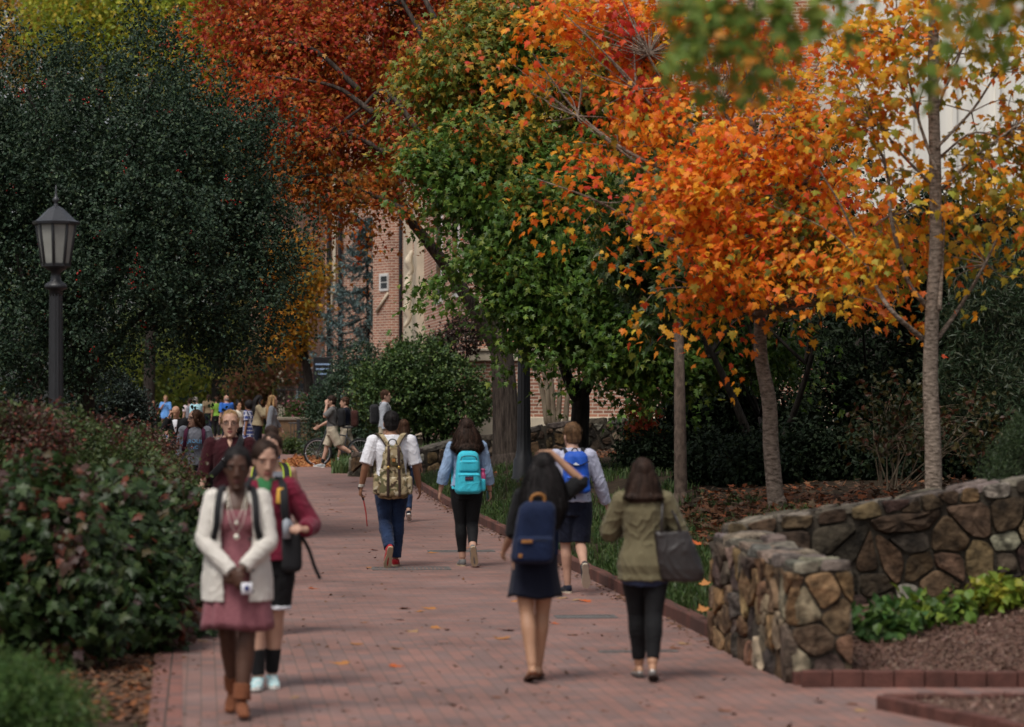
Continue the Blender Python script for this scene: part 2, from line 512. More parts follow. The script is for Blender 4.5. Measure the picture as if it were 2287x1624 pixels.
class Fig:
    def __init__(s, label, H, x, y, rotz, z=None, fem=True, build=1.0, sw=None, skin='fair', lean=0.0, sway=0.0,
                 L=(10, 5, None), Rr=(-10, 20, None), armL=('a', -10, 8, 15), armR=('a', 10, 8, 15), yaw=0.0, nod=0.0,
                 voxel=.008, group='students walking on the brick path', curl=35, hands=True, lift=0.0, stance=-.022):
        s.fem, s.b, s.S, s.vox, s.seed = fem, build, H / 1.785, voxel, int(abs(x * 131 + y * 17)) % 997
        s.label = label
        s.skin = SKIN[skin]; s.skinname = skin
        s.lean, s.sway = R(lean), sway
        s.yaw, s.nod = R(yaw), R(nod)
        s.T = [(a, b * build, c * build, d) for a, b, c, d in (TF if fem else TM)]
        s.sw = (sw or (.158 if fem else .186)) * (0.5 + 0.5 * build)
        hw = .092 if fem else .095
        s.leg = {}
        low = 9
        for side, (t, k, p) in (('L', L), ('R', Rr)):
            sg = -1 if side == 'L' else 1
            t, k = R(t), R(k)
            hip = Vector((sg * hw, 0, .92))
            kn = hip + Vector((-sg * .012 + sg * stance * .5, .42 * math.sin(t), -.42 * math.cos(t)))
            an = kn + Vector((-sg * .012 + sg * stance * .5, .405 * math.sin(t - k), -.405 * math.cos(t - k)))
            if p is None: p = 0
            p = R(p)
            fw = Vector((sg * .13, math.cos(p), math.sin(p))).normalized()
            up = Vector((0, -math.sin(p), math.cos(p)))
            s.leg[side] = [hip, kn, an, fw, up]
            for q in (-.06, .2):
                low = min(low, (an + fw * q - up * .105).z)
        s.dz = -low + lift
        for side in 'LR':
            for i in range(3):
                s.leg[side][i].z += s.dz
        s.arm = {}
        for side, a in (('L', armL), ('R', armR)):
            sg = -1 if side == 'L' else 1
            sh = s.tp((sg * s.sw, -.005, 1.415))
            if a[0] == 'a':
                sw_, ab, fl = R(a[1]), R(a[2]), R(a[3])
                inw = R(a[4]) if len(a) > 4 else R(0)
                el = sh + Vector((sg * math.sin(ab), math.sin(sw_) * math.cos(ab), -math.cos(sw_) * math.cos(ab))) * .30
                wr = el + Vector((sg * math.sin(ab - inw), math.sin(sw_ + fl) * math.cos(ab - inw), -math.cos(sw_ + fl) * math.cos(ab - inw))) * .255
            else:
                el, wr = Vector(a[1]), Vector(a[2])
                el.z += s.dz; wr.z += s.dz
            s.arm[side] = [sh, el, wr]
        s.hk = 1.12
        s.hc = s.tp((0, .022, 1.618))
        zz = gz(x, y) if z is None else z
        s.root = thing('person', label, 'person', (x, y, zz), R(rotz), group)
        s.x, s.y, s.z, s.rz = x, y, zz, R(rotz)
        s.hand_at = {}
        s.curl = curl
        s.hands = hands
        s.body()

    def tp(s, p):
        """torso point: lean about the hips, then lift with the legs"""
        p = Vector(p)
        h = max(0, p.z - .95)
        c, q = math.cos(s.lean), math.sin(s.lean)
        y, z = p.y, p.z
        if p.z > .95:
            y = p.y * c + h * q; z = .95 + h * c - p.y * q
        return Vector((p.x + s.sway * h, y, z + s.dz))

    def hp(s, p):
        """head-local point (centre of head origin) -> figure"""
        M = Matrix.Rotation(s.yaw, 3, 'Z') @ Matrix.Rotation(-s.nod, 3, 'X')
        return s.hc + M @ (Vector(p) * s.hk)

    def hball(s, mb, c, r, n=12, mi=0):
        mb.ball(s.hp(c), tuple(q * s.hk for q in r), n, mi)

    def torso(s, z0, z1, off=0.0, hem=0.0, n=9):
        zs = np.linspace(z0, z1, n)
        T = s.T
        za = [t[0] for t in T]
        pts, rad = [], []
        for z in zs:
            k = max(0, (z - z0) / (z1 - z0))
            a = float(np.interp(z, za, [t[1] for t in T])) + off + hem * (1 - k) ** 2
            b = float(np.interp(z, za, [t[2] for t in T])) + off + hem * (1 - k) ** 2
            yc = float(np.interp(z, za, [t[3] for t in T]))
            pts.append(s.tp((0, yc, z))); rad.append((a, b))
        return pts, rad

    def legtube(s, mb, side, off=0.0, to=1.0, loose=0.0, frm=0.0):
        hip, kn, an = s.leg[side][:3]
        f = s.b * (1.10 if s.fem else 1.02)
        pts = [hip + Vector((0, 0, .02)), hip.lerp(kn, .35), hip.lerp(kn, .7), kn, kn.lerp(an, .3) + Vector((0, -.012, 0)), kn.lerp(an, .65), an]
        rad = [.088 * f, .082 * f, .065 * f, .054 * f, .056 * f, .044 * f, .035 * f]
        P = spline(pts, 4); Rd = lerp_list(rad, len(P))
        a, b = int(round(frm * (len(P) - 1))), int(round(to * (len(P) - 1)))
        P, Rd = P[a:b + 1], Rd[a:b + 1]
        n = len(P)
        Rd = [r + off + loose * (i / max(1, n - 1)) for i, r in enumerate(Rd)]
        mb.tube(P, Rd, 14, cap=False, side=(1, 0, 0))

    def armtube(s, mb, side, off=0.0, to=1.0, loose=0.0, frm=0.0):
        sh, el, wr = s.arm[side]
        f = s.b * (.88 if s.fem else 1.0)
        pts = [sh.lerp(el, -.02), sh.lerp(el, .33), sh.lerp(el, .75), el, el.lerp(wr, .3), el.lerp(wr, .7), wr]
        rad = [.054 * f, .051 * f, .044 * f, .041 * f, .041 * f, .034 * f, .027 * f]
        P = spline(pts, 4); Rd = lerp_list(rad, len(P))
        a, b = int(round(frm * (len(P) - 1))), int(round(to * (len(P) - 1)))
        P, Rd = P[a:b + 1], Rd[a:b + 1]
        n = len(P)
        Rd = [r + off + loose * (i / max(1, n - 1)) for i, r in enumerate(Rd)]
        if frm == 0.0:
            mb.ball(P[0], (Rd[0] * 1.02,) * 3, 12)
        mb.tube(P, Rd, 12, cap=False)

    def hand(s, mb, side, direction=None, palm=None, curl=None, k=1.0):
        sh, el, wr = s.arm[side]
        sg = -1 if side == 'L' else 1
        d = (wr - el).normalized() if direction is None else Vector(direction).normalized()
        pn = Vector((-sg, .15, 0)) if palm is None else Vector(palm)      # the way the palm faces
        pn = (pn - d * pn.dot(d)).normalized()
        ac = d.cross(pn) * (1 if side == 'R' else -1)     # towards the thumb side
        if palm is None and ac.y < 0: ac = -ac
        cu = R(s.curl if curl is None else curl)
        kk = k * (.92 if s.fem else 1.03)
        mb.tube([wr - d * .01, wr + d * .035 * kk, wr + d * .088 * kk], [(.026 * kk, .019 * kk), (.039 * kk, .017 * kk), (.040 * kk, .013 * kk)], 12, side=ac)
        for i, (o, ln) in enumerate(((.030, .070), (.010, .078), (-.011, .072), (-.030, .056))):
            q = wr + d * (.088 - abs(o) * .15) * kk + ac * o * kk
            pts = [q - d * .015]
            dd = d
            for seg, fr in ((.45, .35), (.32, .85), (.25, 1.35)):
                a = cu * fr * (1 + .12 * i)
                dd = d * math.cos(a) + pn * math.sin(a)
                pts.append(pts[-1] + dd * (ln * seg + (.015 if seg == .45 else 0)) * kk)
            mb.tube(pts, [.0095 * kk, .0092 * kk, .0085 * kk, .0072 * kk], 8)
        t0 = wr + d * .022 * kk + ac * .024 * kk
        t1 = t0 + (d * .55 + ac * .75 + pn * .25).normalized() * .036 * kk
        t2 = t1 + (d * .9 + ac * .25 + pn * .45).normalized() * .030 * kk
        mb.tube([t0, t1, t2], [.0135 * kk, .011 * kk, .0085 * kk], 8)
        s.hand_at[side] = wr + d * .085 * kk + pn * .03

    def body(s):
        mb = MB()
        p, r = s.torso(.85, 1.51, 0, n=14)
        r = [(a - .010, b - .012) if q.z - s.dz < 1.12 else (a, b) for q, (a, b) in zip(p, r)]
        mb.tube(p, r, 20, cap=False, side=(1, 0, 0))
        if s.fem:
            for sg in (-1, 1):
                mb.ball(s.tp((sg * .066, .072, 1.262)), (.06, .055, .058), 12)
        nk = .048 if s.fem else .060
        mb.tube([s.tp((0, -.008, 1.46)), s.tp((0, .0, 1.53)), s.hc + Vector((0, -.012, -.05))], [nk * 1.15, nk, nk * .96], 12)
        for sd in 'LR':
            s.legtube(mb, sd); s.armtube(mb, sd)
            hip, kn, an, fw, up = s.leg[sd]
            mb.tube([an - fw * .045 - up * .06, an + fw * .03 - up * .055, an + fw * .10 - up * .078, an + fw * .17 - up * .088], [(.028, .03), (.034, .036), (.038, .022), (.03, .013)], 10, side=(1, 0, 0))
            mb.tube([an + up * .03, an - up * .06], [.034, .033], 10)
            if s.hands:
                args = s.hands.get(sd, {}) if isinstance(s.hands, dict) else {}
                s.hand(mb, sd, **args)
        # head
        prof = [(-.122, .020, .070, .030), (-.112, .034, .082, .0), (-.09, .047, .089, -.035), (-.06, .058, .090, -.066), (-.02, .066, .089, -.088),
                (.02, .071, .090, -.098), (.05, .073, .091, -.100), (.08, .067, .080, -.092), (.105, .050, .056, -.068), (.120, .022, .022, -.03)]
        v, f = [], []
        n = 20
        fw_ = .95 if s.fem else 1.03
        for dz, w, fy, by in prof:
            cy, b = (fy + by) / 2, (fy - by) / 2
            for j in range(n):
                t = 2 * math.pi * j / n
                v.append(s.hp((w * fw_ * math.cos(t), cy + b * math.sin(t), dz)))
        for k in range(len(prof) - 1):
            for j in range(n):
                f.append((k * n + j, k * n + (j + 1) % n, (k + 1) * n + (j + 1) % n, (k + 1) * n + j))
        f.append(tuple(range(n - 1, -1, -1))); f.append(tuple(range((len(prof) - 1) * n, len(prof) * n)))
        mb.add(v, f)
        mb.tube([s.hp((0, .086, .022)), s.hp((0, .103, -.012)), s.hp((0, .108, -.030))], [.008, .011, .013], 8)
        for sg in (-1, 1):
            s.hball(mb, (sg * .012, .095, -.033), (.009, .009, .008), 8)
            s.hball(mb, (sg * .070 * fw_, -.010, -.008), (.012, .020, .032), 8)
            mb.tube([s.hp((sg * .012, .088, .032)), s.hp((sg * .035, .084, .034)), s.hp((sg * .055, .066, .028))], [.008, .009, .007], 8)
        s.hball(mb, (0, .086, -.105), (.018, .012, .012), 8)
        s.fin(mb); s.bodyobj = remesh('body', mb, s.skin, s.root, s.vox, smooth=2)

    def fin(s, mb):
        for p in mb.v: p *= s.S

    def part(s, name, mb, m, voxel=None, wr=.004, wf=7, label=None, smooth=2, parent=None, stretch=(1, 1, .55)):
        s.fin(mb); s.seed += 1
        o = remesh(name, mb, m, parent or s.root, voxel or s.vox, smooth=smooth, wrinkle=wr, wfreq=wf, seed=s.seed, wstretch=stretch)
        return o

    def direct(s, name, mb, m, parent=None, smooth=True):
        s.fin(mb)
        return mb.build(name, m, parent or s.root, smooth)

    # ---------------- face
    def face(s, lip=None, brow='brown', look=0.0):
        for sg in (-1, 1):
            mb = MB()
            s.hball(mb, (sg * .031, .0715, .008), (.0140, .010, .0070), 12, 0)
            s.hball(mb, (sg * .031 + look, .0748, .008), (.0090, .0075, .0070), 10, 1)
            s.direct('eye', mb, [EYE_W, EYE_D])
            mb = MB()
            mb.tube([s.hp((sg * .014, .091, .030)), s.hp((sg * .032, .0885, .036)), s.hp((sg * .052, .0735, .030))], [.0035, .0045, .003], 6)
            s.direct('eyebrow', mb, HAIR[brow])
        mb = MB()
        mb.tube([s.hp((-.025, .080, -.064)), s.hp((-.010, .091, -.061)), s.hp((0, .092, -.063)), s.hp((.010, .091, -.061)), s.hp((.025, .080, -.064))], [.003, .006, .006, .006, .003], 8)
        mb.tube([s.hp((-.020, .082, -.071)), s.hp((0, .092, -.074)), s.hp((.020, .082, -.071))], [.003, .0075, .003], 8)
        s.direct('mouth', mb, lip or LIP)

    def glasses(s):
        mb = MB()
        for sg in (-1, 1):
            c = [s.hp((sg * .032 + .022 * math.cos(t), .096 - abs(sg * .032 + .022 * math.cos(t)) * .12, .006 + .015 * math.sin(t))) for t in np.linspace(0, 2 * math.pi, 13)]
            mb.tube(c, [.0022] * 13, 6, cap=False)
            mb.tube([s.hp((sg * .054, .089, .01)), s.hp((sg * .071, .06, .012)), s.hp((sg * .074, -.01, .006))], [.002] * 3, 6)
        mb.tube([s.hp((-.01, .096, .009)), s.hp((.01, .096, .009))], [.002] * 2, 6)
        s.direct('glasses', mb, SOLE_DARK)

    # ---------------- hair
    def hair(s, kind, m, length=.3, width=1.0, part=0.0, strands=90, wave=.012, vox=None):
        m = HAIR[m]
        mb = MB()
        k = width
        if kind in ('short', 'crop'):
            t = 1.0 if kind == 'short' else .94
            s.hball(mb, (0, -.010, .050), (.081 * t, .098 * t, .086 * t), 16)
            s.hball(mb, (0, -.046, -.005), (.076 * t, .062 * t, .076 * t), 14)
            for sg in (-1, 1):
                mb.tube([s.hp((sg * .070, .03, .045)), s.hp((sg * .071, .018, .0))], [.012, .007], 8)
        elif kind == 'bald':
            s.hball(mb, (0, -.046, -.01), (.077, .064, .045), 14)
        else:
            s.hball(mb, (0, -.015, .048), (.082, .098, .086), 16)
            s.hball(mb, (0, -.044, -.0), (.080, .068, .084), 14)
        if kind == 'bun':
            s.hball(mb, (0, -.055, .14), (.058, .058, .052), 14)
        if kind == 'tied':
            s.hball(mb, (0, -.105, .03), (.04, .04, .045), 12)
            mb.tube([s.hp((0, -.11, .02)), s.hp((0, -.135, -.06)), s.hp((0, -.125, -.15))], [.03, .034, .012], 10)
        if kind == 'afro':
            s.hball(mb, (0, -.035, .035), (.125, .125, .125), 16)
        extra = None
        if kind == 'long':
            L = length
            back = [s.hp((0, -.035, .05)), s.hp((0, -.065, -.05)), s.hc + Vector((0, -.098, -.16)), s.hc + Vector((0, -.125, -.12 - L * .5)), s.hc + Vector((0, -.128, -.10 - L))]
            rad = [(.094, .075), (.106 * k, .070), (.122 * k, .062), (.130 * k, .052), (.088 * k, .026)]
            P = spline(back, 4); Rd = lerp_list(rad, len(P))
            mb.tube(P, Rd, 18, side=(1, 0, 0))
            for sg in (-1, 1):
                q = [s.hp((sg * .066, .03, .05)), s.hp((sg * .080, .022, -.03)), s.hc + Vector((sg * .095 * k, .02, -.13)), s.hc + Vector((sg * .105 * k, -.03, -.13 - L * .45))]
                mb.tube(spline(q, 3), lerp_list([.022, .026, .034, .02], 10), 10)
            ev, ef = [], []
            rg = random.Random(s.seed)
            for i in range(strands):
                ph = rg.uniform(0, 2 * math.pi); w = rg.uniform(.002, .0045); f0 = rg.uniform(1.0, 1.10); wp = rg.uniform(0, 6.28); ext = rg.uniform(.7, 1.12)
                i0 = len(ev)
                M = len(P)
                cnt = 0
                for q in range(1, M):
                    a = Rd[q]
                    t = (q / (M - 1)) * ext
                    idx = min(M - 1.001, t * (M - 1)); lo = int(idx); fr = idx - lo
                    c = P[lo].lerp(P[lo + 1], fr)
                    ra, rb = Rd[lo][0] * (1 - fr) + Rd[lo + 1][0] * fr, Rd[lo][1] * (1 - fr) + Rd[lo + 1][1] * fr
                    wv = wave * math.sin(wp + t * 14) * t
                    p = c + Vector(((ra * f0 + wv) * math.cos(ph), (rb * f0 + wv) * math.sin(ph), -max(0, t - 1) * L * .8))
                    ev += [p + Vector((w * -math.sin(ph), w * math.cos(ph), 0)), p - Vector((w * -math.sin(ph), w * math.cos(ph), 0))]
                    cnt += 1
                for q in range(cnt - 1):
                    ef.append((i0 + 2 * q, i0 + 2 * q + 1, i0 + 2 * q + 3, i0 + 2 * q + 2))
            extra = (ev, ef)
        if kind != 'bald':
            rg = random.Random(s.seed + 3)
            ev, ef = extra if extra else ([], [])
            nst = {'short': 420, 'crop': 260}.get(kind, 260)
            for i in range(nst if strands > 50 else nst // 3):
                u = Vector((rg.gauss(0, 1), rg.gauss(0, 1), rg.gauss(.25, .8))).normalized()
                if u.y > .45 and u.z < .45: continue
                if u.z < -.75: continue
                c = Vector((u.x * .084, -.018 + u.y * .098, .045 + u.z * .088))
                dn = Vector((rg.gauss(0, .35), -.35 + rg.gauss(0, .3), -1)); dn = (dn - u * dn.dot(u)).normalized()
                L = rg.uniform(.025, .055) * (1.4 if kind not in ('short', 'crop') else .8); w = dn.cross(u) * rg.uniform(.002, .0042)
                i0 = len(ev)
                for k_ in range(4):
                    q = c + dn * L * k_ / 3 + u * (.001 + .006 * (k_ / 3) * rg.uniform(.2, 1.6)) - u * (.5 * (L * k_ / 3) ** 2 / .09)
                    ww = w * (1 - .8 * k_ / 3)
                    ev += [s.hp(q + ww), s.hp(q - ww)]
                for k_ in range(3): ef.append((i0 + 2 * k_, i0 + 2 * k_ + 1, i0 + 2 * k_ + 3, i0 + 2 * k_ + 2))
            extra = (ev, ef)
        s.fin(mb); s.seed += 1
        o = remesh('hair', mb, m, s.root, vox or s.vox, smooth=2, wrinkle=.006 if kind != 'crop' else .003, wfreq=16, seed=s.seed, wstretch=(1, 1, .15) if kind != 'afro' else (1, 1, 1))
        if extra:
            me = o.data
            bmv = [tuple(v.co) for v in me.vertices]; bmf = [tuple(p.vertices) for p in me.polygons]
            n0 = len(bmv)
            nv = [tuple(p * s.S) for p in extra[0]]; nf = [tuple(i + n0 for i in q) for q in extra[1]]
            me.clear_geometry(); me.from_pydata(bmv + nv, [], bmf + nf)
            me.polygons.foreach_set('use_smooth', np.full(len(me.polygons), True)); me.update()
        return o

    # ---------------- clothing
    def top(s, m, name='shirt', hem=.95, sleeve=.3, off=.010, loose=.02, flare=.012, neck=1.478, wr=.005, wf=6, bust=True, vox=None):
        mb = MB()
        p, r = s.torso(hem, neck, off, flare, n=12)
        mb.tube(p, r, 22, cap=False, side=(1, 0, 0))
        if s.fem and bust:
            for sg in (-1, 1):
                mb.ball(s.tp((sg * .066, .074, 1.258)), (.066 + off * .3, .06 + off * .5, .064), 12)
        if sleeve > 0:
            for sd in 'LR':
                s.armtube(mb, sd, off + .004, sleeve, loose)
        return s.part(name, mb, m, voxel=vox, wr=wr, wf=wf)

    def pants(s, m, name='trousers', to=.97, off=.008, loose=.012, top=1.03, wr=.004, wf=7, seat=0.0, vox=None):
        mb = MB()
        p, r = s.torso(.80, top, off + seat + .004, 0, n=14)
        mb.tube(p, r, 20, cap=False, side=(1, 0, 0))
        for sd in 'LR':
            s.legtube(mb, sd, off, to, loose)
        return s.part(name, mb, m, voxel=vox, wr=wr, wf=wf, stretch=(1, 1, 1.2))

    def skirt(s, m, name='skirt', z0=1.05, z1=.56, a1=.20, b1=.15, folds=9, amp=.012, off=.012, yoff=0.0, start=None):
        n, K = 56, 14
        T = s.T; za = [t[0] for t in T]
        v, f = [], []
        for i in range(K + 1):
            t = i / K
            z = z0 + (z1 - z0) * t
            a0 = float(np.interp(z, za, [q[1] for q in T])) + off; b0 = float(np.interp(z, za, [q[2] for q in T])) + off
            k = max(0, (z0 - z) / (z0 - z1)); e = k ** 1.4
            a = max(a0, s.T[1][1] * 0 + a0 * (1 - e) + a1 * e) if z > .9 else a0 * (1 - e) + a1 * e
            b = max(b0, b0 * (1 - e) + b1 * e) if z > .9 else b0 * (1 - e) + b1 * e
            c = s.tp((0, yoff * e, z))
            for j in range(n):
                th = 2 * math.pi * j / n
                w = amp * e * (math.sin(folds * th + 1.7 * math.sin(2 * th + s.seed)) + .5 * math.sin((folds * 2 + 1) * th + s.seed))
                hz = .012 * e * math.sin(3 * th + s.seed)
                v.append(c + Vector(((a + w) * math.cos(th), (b + w) * math.sin(th), hz)))
        for i in range(K):
            for j in range(n):
                f.append((i * n + j, (i + 1) * n + j, (i + 1) * n + (j + 1) % n, i * n + (j + 1) % n))
        f.append(tuple(range(n)))
        cb = len(v); v.append(s.tp((0, 0, z1 + .12)))
        for j in range(n): f.append((K * n + j, cb, K * n + (j + 1) % n))
        mb = MB(); mb.add(v, f)
        return s.direct(name, mb, m)

    def shoes(s, m, sole=None, kind='sneaker', name='shoe', h=.0):
        sole = sole or SOLE_WHITE
        for sd in 'LR':
            hip, kn, an, fw, up = s.leg[sd]
            sx = up.cross(fw) * -1
            mb = MB()
            k = .93 if s.fem else 1.04
            if kind == 'flat':
                mb.tube([an - fw * .05 - up * .075, an + fw * .02 - up * .085, an + fw * .10 - up * .086, an + fw * .175 - up * .092], [(.031, .026), (.038, .016), (.043, .018), (.032, .012)], 14, side=sx)
            else:
                mb.tube([an - fw * .052 * k - up * .062, an + fw * .01 - up * .055, an + fw * .07 * k - up * .066, an + fw * .13 * k - up * .078, an + fw * .185 * k - up * .086],
                        [(.034, .042), (.041, .048), (.045, .040), (.046, .027), (.036, .018)], 14, side=sx)
                mb.tube([an - up * .05, an - up * .022 + up * h], [(.044, .05), (.046 if h < .05 else .048, .052)], 14, cap=False, side=sx)
            o = s.part(name, mb, m, voxel=min(s.vox, .008), wr=.001, smooth=1)
            out = [(-.075, .0), (-.068, .024), (-.03, .034), (.03, .033), (.09, .042), (.14, .046), (.185, .034), (.21, .0), (.185, -.036), (.14, -.046), (.09, -.040), (.03, -.030), (-.03, -.033), (-.068, -.024)]
            mb = MB(); n = len(out)
            hs = .010 if kind == 'flat' else .024
            v = [an + fw * a * k + sx * b - up * (.104 - hs) for a, b in out] + [an + fw * a * k * 1.01 + sx * b - up * .104 for a, b in out]
            mb.add(v, [tuple(range(n)), tuple(range(2 * n - 1, n - 1, -1))] + [(j, n + j, n + (j + 1) % n, (j + 1) % n) for j in range(n)])
            s.direct('sole', mb, sole, parent=o, smooth=False)

    def strap_pts(s, sg, zt, wide=.105, back=-.13, front=.125, low=1.08):
        q = [(sg * .055, back, zt), (sg * .078, back + .03, 1.45), (sg * .092, -.03, 1.497), (sg * wide, .065, 1.455), (sg * (wide + .012), front - .008, 1.36),
             (sg * (wide + .02), front, 1.24), (sg * (wide + .045), front - .07, 1.13), (sg * (wide + .05), back + .03, low)]
        return spline([s.tp(p) for p in q], 5)

    def straps(s, parent, m, zt=1.40, w=.026, off=None, wide=.105, front=.125, low=1.08, back=-.13):
        for sg in (-1, 1):
            mb = MB()
            P = s.strap_pts(sg, zt, wide, back, front, low)
            mb.tube(P, [(w, .006)] * len(P), 10, side=(1, 0, 0))
            s.fin(mb)
            mb.build('strap', m, parent, True, off)

    def pack(s, name, label, m, zb=1.0, zt=1.42, a=.15, b=.085, yb=-.115, taper=.06, strap_m=None, pocket=None, strap_w=.026, cx=0.0,
             straps=True, wr=.004, e=3.0, front=.125, top_loop=True, wide=.105, group=None, zip_m=None):
        """a backpack carried on this back: a thing of its own"""
        base = s.tp((cx, yb - b, zb)) * s.S
        Mw = Matrix.Translation((s.x, s.y, s.z)) @ Matrix.Rotation(s.rz, 4, 'Z')
        t = thing(name, label, 'backpack', Mw @ base, s.rz, group)
        cy = yb - b
        mb = MB()
        v, f = superloft(roundbox_rings(cx, cy, zb, zt, a, b, .06, taper, 1.5), e)
        mb.add([s.tp(p) for p in v], f)
        s.fin(mb); s.seed += 1
        bag = remesh('bag', mb, m, t, .008, off=base, smooth=3, wrinkle=wr, wfreq=5, seed=s.seed)
        if pocket:
            for (pz0, pz1, pa, pb, pm) in pocket:
                mb = MB()
                v, f = superloft(roundbox_rings(cx, cy - b - pb * .35, pz0, pz1, pa, pb, .035, .04), e)
                mb.add([s.tp(p) for p in v], f); s.fin(mb); s.seed += 1
                remesh('pocket', mb, pm, t, .007, off=base, smooth=2, wrinkle=wr, wfreq=6, seed=s.seed)
                if zip_m:
                    mb = MB()
                    zz = pz1 - .028
                    q = [s.tp((cx + pa * u, cy - b - pb * 1.36 + .012 * abs(u) ** 3 * 2, zz - .012 * abs(u) ** 4)) for u in np.linspace(-.86, .86, 9)]
                    mb.tube(q, [.0045] * 9, 6); s.fin(mb); mb.build('zip', zip_m, t, True, base)
        if straps:
            s.straps(t, strap_m or BLACK_STRAP, zt - .04, strap_w, base, wide, front, zb + .06, yb)
        if top_loop:
            mb = MB()
            q = [s.tp((cx + .035 * math.cos(u), yb - .02, zt - .01 + .05 * math.sin(u))) for u in np.linspace(0, math.pi, 9)]
            mb.tube(q, [(.007, .005)] * 9, 8); s.fin(mb); mb.build('handle', strap_m or BLACK_STRAP, t, True, base)
        s.pk = (t, base, cy, b)
        return t

    def pack_piece(s, name, mb, m, smooth=True):
        t, base, cy, b = s.pk
        for i, p in enumerate(mb.v): mb.v[i] = s.tp(p) * s.S
        return mb.build(name, m, t, smooth, base)

    def held(s, name, label, cat, mb, m, smooth=True, group=None, rawlocal=True):
        """something held by or resting on this person, a thing of its own: mb in figure space (already lifted)"""
        c = sum(mb.v, Vector()) / len(mb.v)
        z0 = min(p.z for p in mb.v)
        base = Vector((c.x, c.y, z0)) * s.S
        for p in mb.v: p *= s.S
        o = mb.build(name, m, None, smooth, base)
        Mw = Matrix.Translation((s.x, s.y, s.z)) @ Matrix.Rotation(s.rz, 4, 'Z')
        o.location = Mw @ base; o.rotation_euler = (0, 0, s.rz)
        tag(o, label, cat, group)
        return o
# ------------------------------------------------------------------ terrain and paving
SOIL = mat('soil', (.020, .013, .009), c2=(.075, .050, .034), rough=.95, spec=.1, vscale=9, bump=1.0, bscale=40)
DARKSOIL = mat('leafy_soil', (.014, .010, .007), c2=(.045, .032, .020), rough=.95, spec=.1, vscale=5, bump=1.0, bscale=30)
MULCH = mat('mulch', (.055, .030, .022), c2=(.19, .115, .09), rough=.95, spec=.1, vscale=26, bump=1.0, bscale=60)
ORANGE_MULCH = mat('pine_straw', (.16, .055, .02), c2=(.38, .16, .06), rough=.95, spec=.1, vscale=8, bump=.8, bscale=40)
LAWN = mat('lawn_soil', (.018, .026, .010), c2=(.05, .065, .022), rough=.95, spec=.1, vscale=3, bump=.8, bscale=30)

ys = sorted(set([round(v, 3) for v in list(np.arange(-6, 15, 1.5)) + list(np.arange(15, 30, .3)) + list(np.arange(30, 72, 1.0)) + list(np.arange(72, 130, 4)) + list(np.arange(130, 420, 24)) + [21.62, 21.78, 18.38, 18.46]]))
xs = sorted(set([round(v, 3) for v in list(np.arange(-160, -12, 12)) + list(np.arange(-12, -6, .8)) + list(np.arange(-6, 6, .24)) + list(np.arange(6, 16, 1.0)) + list(np.arange(16, 170, 12))]))
tv = [(x, y, gz(x, y) - .004) for y in ys for x in xs]
tf, tm = [], []
nx = len(xs)
for i in range(len(ys) - 1):
    for j in range(nx - 1):
        tf.append((i * nx + j, i * nx + j + 1, (i + 1) * nx + j + 1, (i + 1) * nx + j))
        x, y = (xs[j] + xs[j + 1]) / 2, (ys[i] + ys[i + 1]) / 2
        if y < 21.7: k = 2 if x > 1.9 else 0
        elif x > xr(y): k = 1
        elif y > 62: k = 4
        else: k = 0
        if 64 < y < 78 and -6.2 < x < -3.2: k = 3
        tm.append(k)
tag(mesh('ground', tv, tf, [SOIL, DARKSOIL, MULCH, ORANGE_MULCH, LAWN], None, True, tm), kind='structure')

PAVE = brick_mat('paving_brick', (.275, .143, .116), (.190, .128, .117), (.138, .098, .083), bw=.2, bh=.1, ms=.0045, rotz=R(-6.6), planar='ground', rough=.6, bump=.4, dirt=.34, extra=22.1)
pv, pf = [], []
pys = [-5, 4, 10, 14, 16, 17.4, 18.39, 18.41] + list(np.arange(19, 66.1, 1.5))
ncol = 10
for y in pys:
    a = xl(y); b = xr(y) if y > 18.4 else 9.0
    if y > 58: a -= (y - 58) * .2
    for j in range(ncol + 1):
        x = a + (b - a) * j / ncol
        pv.append((x, y, gz(min(x, xr(y) - .02) if y > 18.4 else x, y) + .004))
for i in range(len(pys) - 1):
    for j in range(ncol):
        pf.append((i * (ncol + 1) + j, i * (ncol + 1) + j + 1, (i + 1) * (ncol + 1) + j + 1, (i + 1) * (ncol + 1) + j))
tag(mesh('brick_path', pv, pf, PAVE, None, True), kind='structure')
# the cross walk and plaza at the far end
cv, cf = [], []
cys = list(np.arange(66, 122, 4)); cxs = list(np.arange(-34, -3, 2.0))
for y in cys:
    for x in cxs:
        xx = x + (0 if x > -5 else 0)
        cv.append((xx, y, gz(xx, y) + .004))
for i in range(len(cys) - 1):
    for j in range(len(cxs) - 1):
        x, y = cxs[j] + 1, cys[i] + 2
        if x < -5.9 - (y - 66) * .06:
            n = len(cxs); cf.append((i * n + j, i * n + j + 1, (i + 1) * n + j + 1, (i + 1) * n + j))
tag(mesh('plaza_paving', cv, cf, PAVE, None, True), kind='structure')

# edging bricks along the left side
EDGE = brick_mat('edging_brick', (.27, .115, .09), (.17, .095, .085), (.06, .045, .037), bw=.1, bh=.22, ms=.007, rotz=R(90 - 6.6), planar='ground', offset=0, rough=.7, bump=.5)
ev, ef = [], []
for y in pys:
    if y > 60: break
    for q in (0, .21):
        ev.append((xl(y) + q - .02, y, gz(xl(y), y) + .008))
for i in range(len(ev) // 2 - 1):
    ef.append((i * 2, i * 2 + 1, i * 2 + 3, i * 2 + 2))
tag(mesh('path_edging', ev, ef, EDGE, None, True), kind='structure')

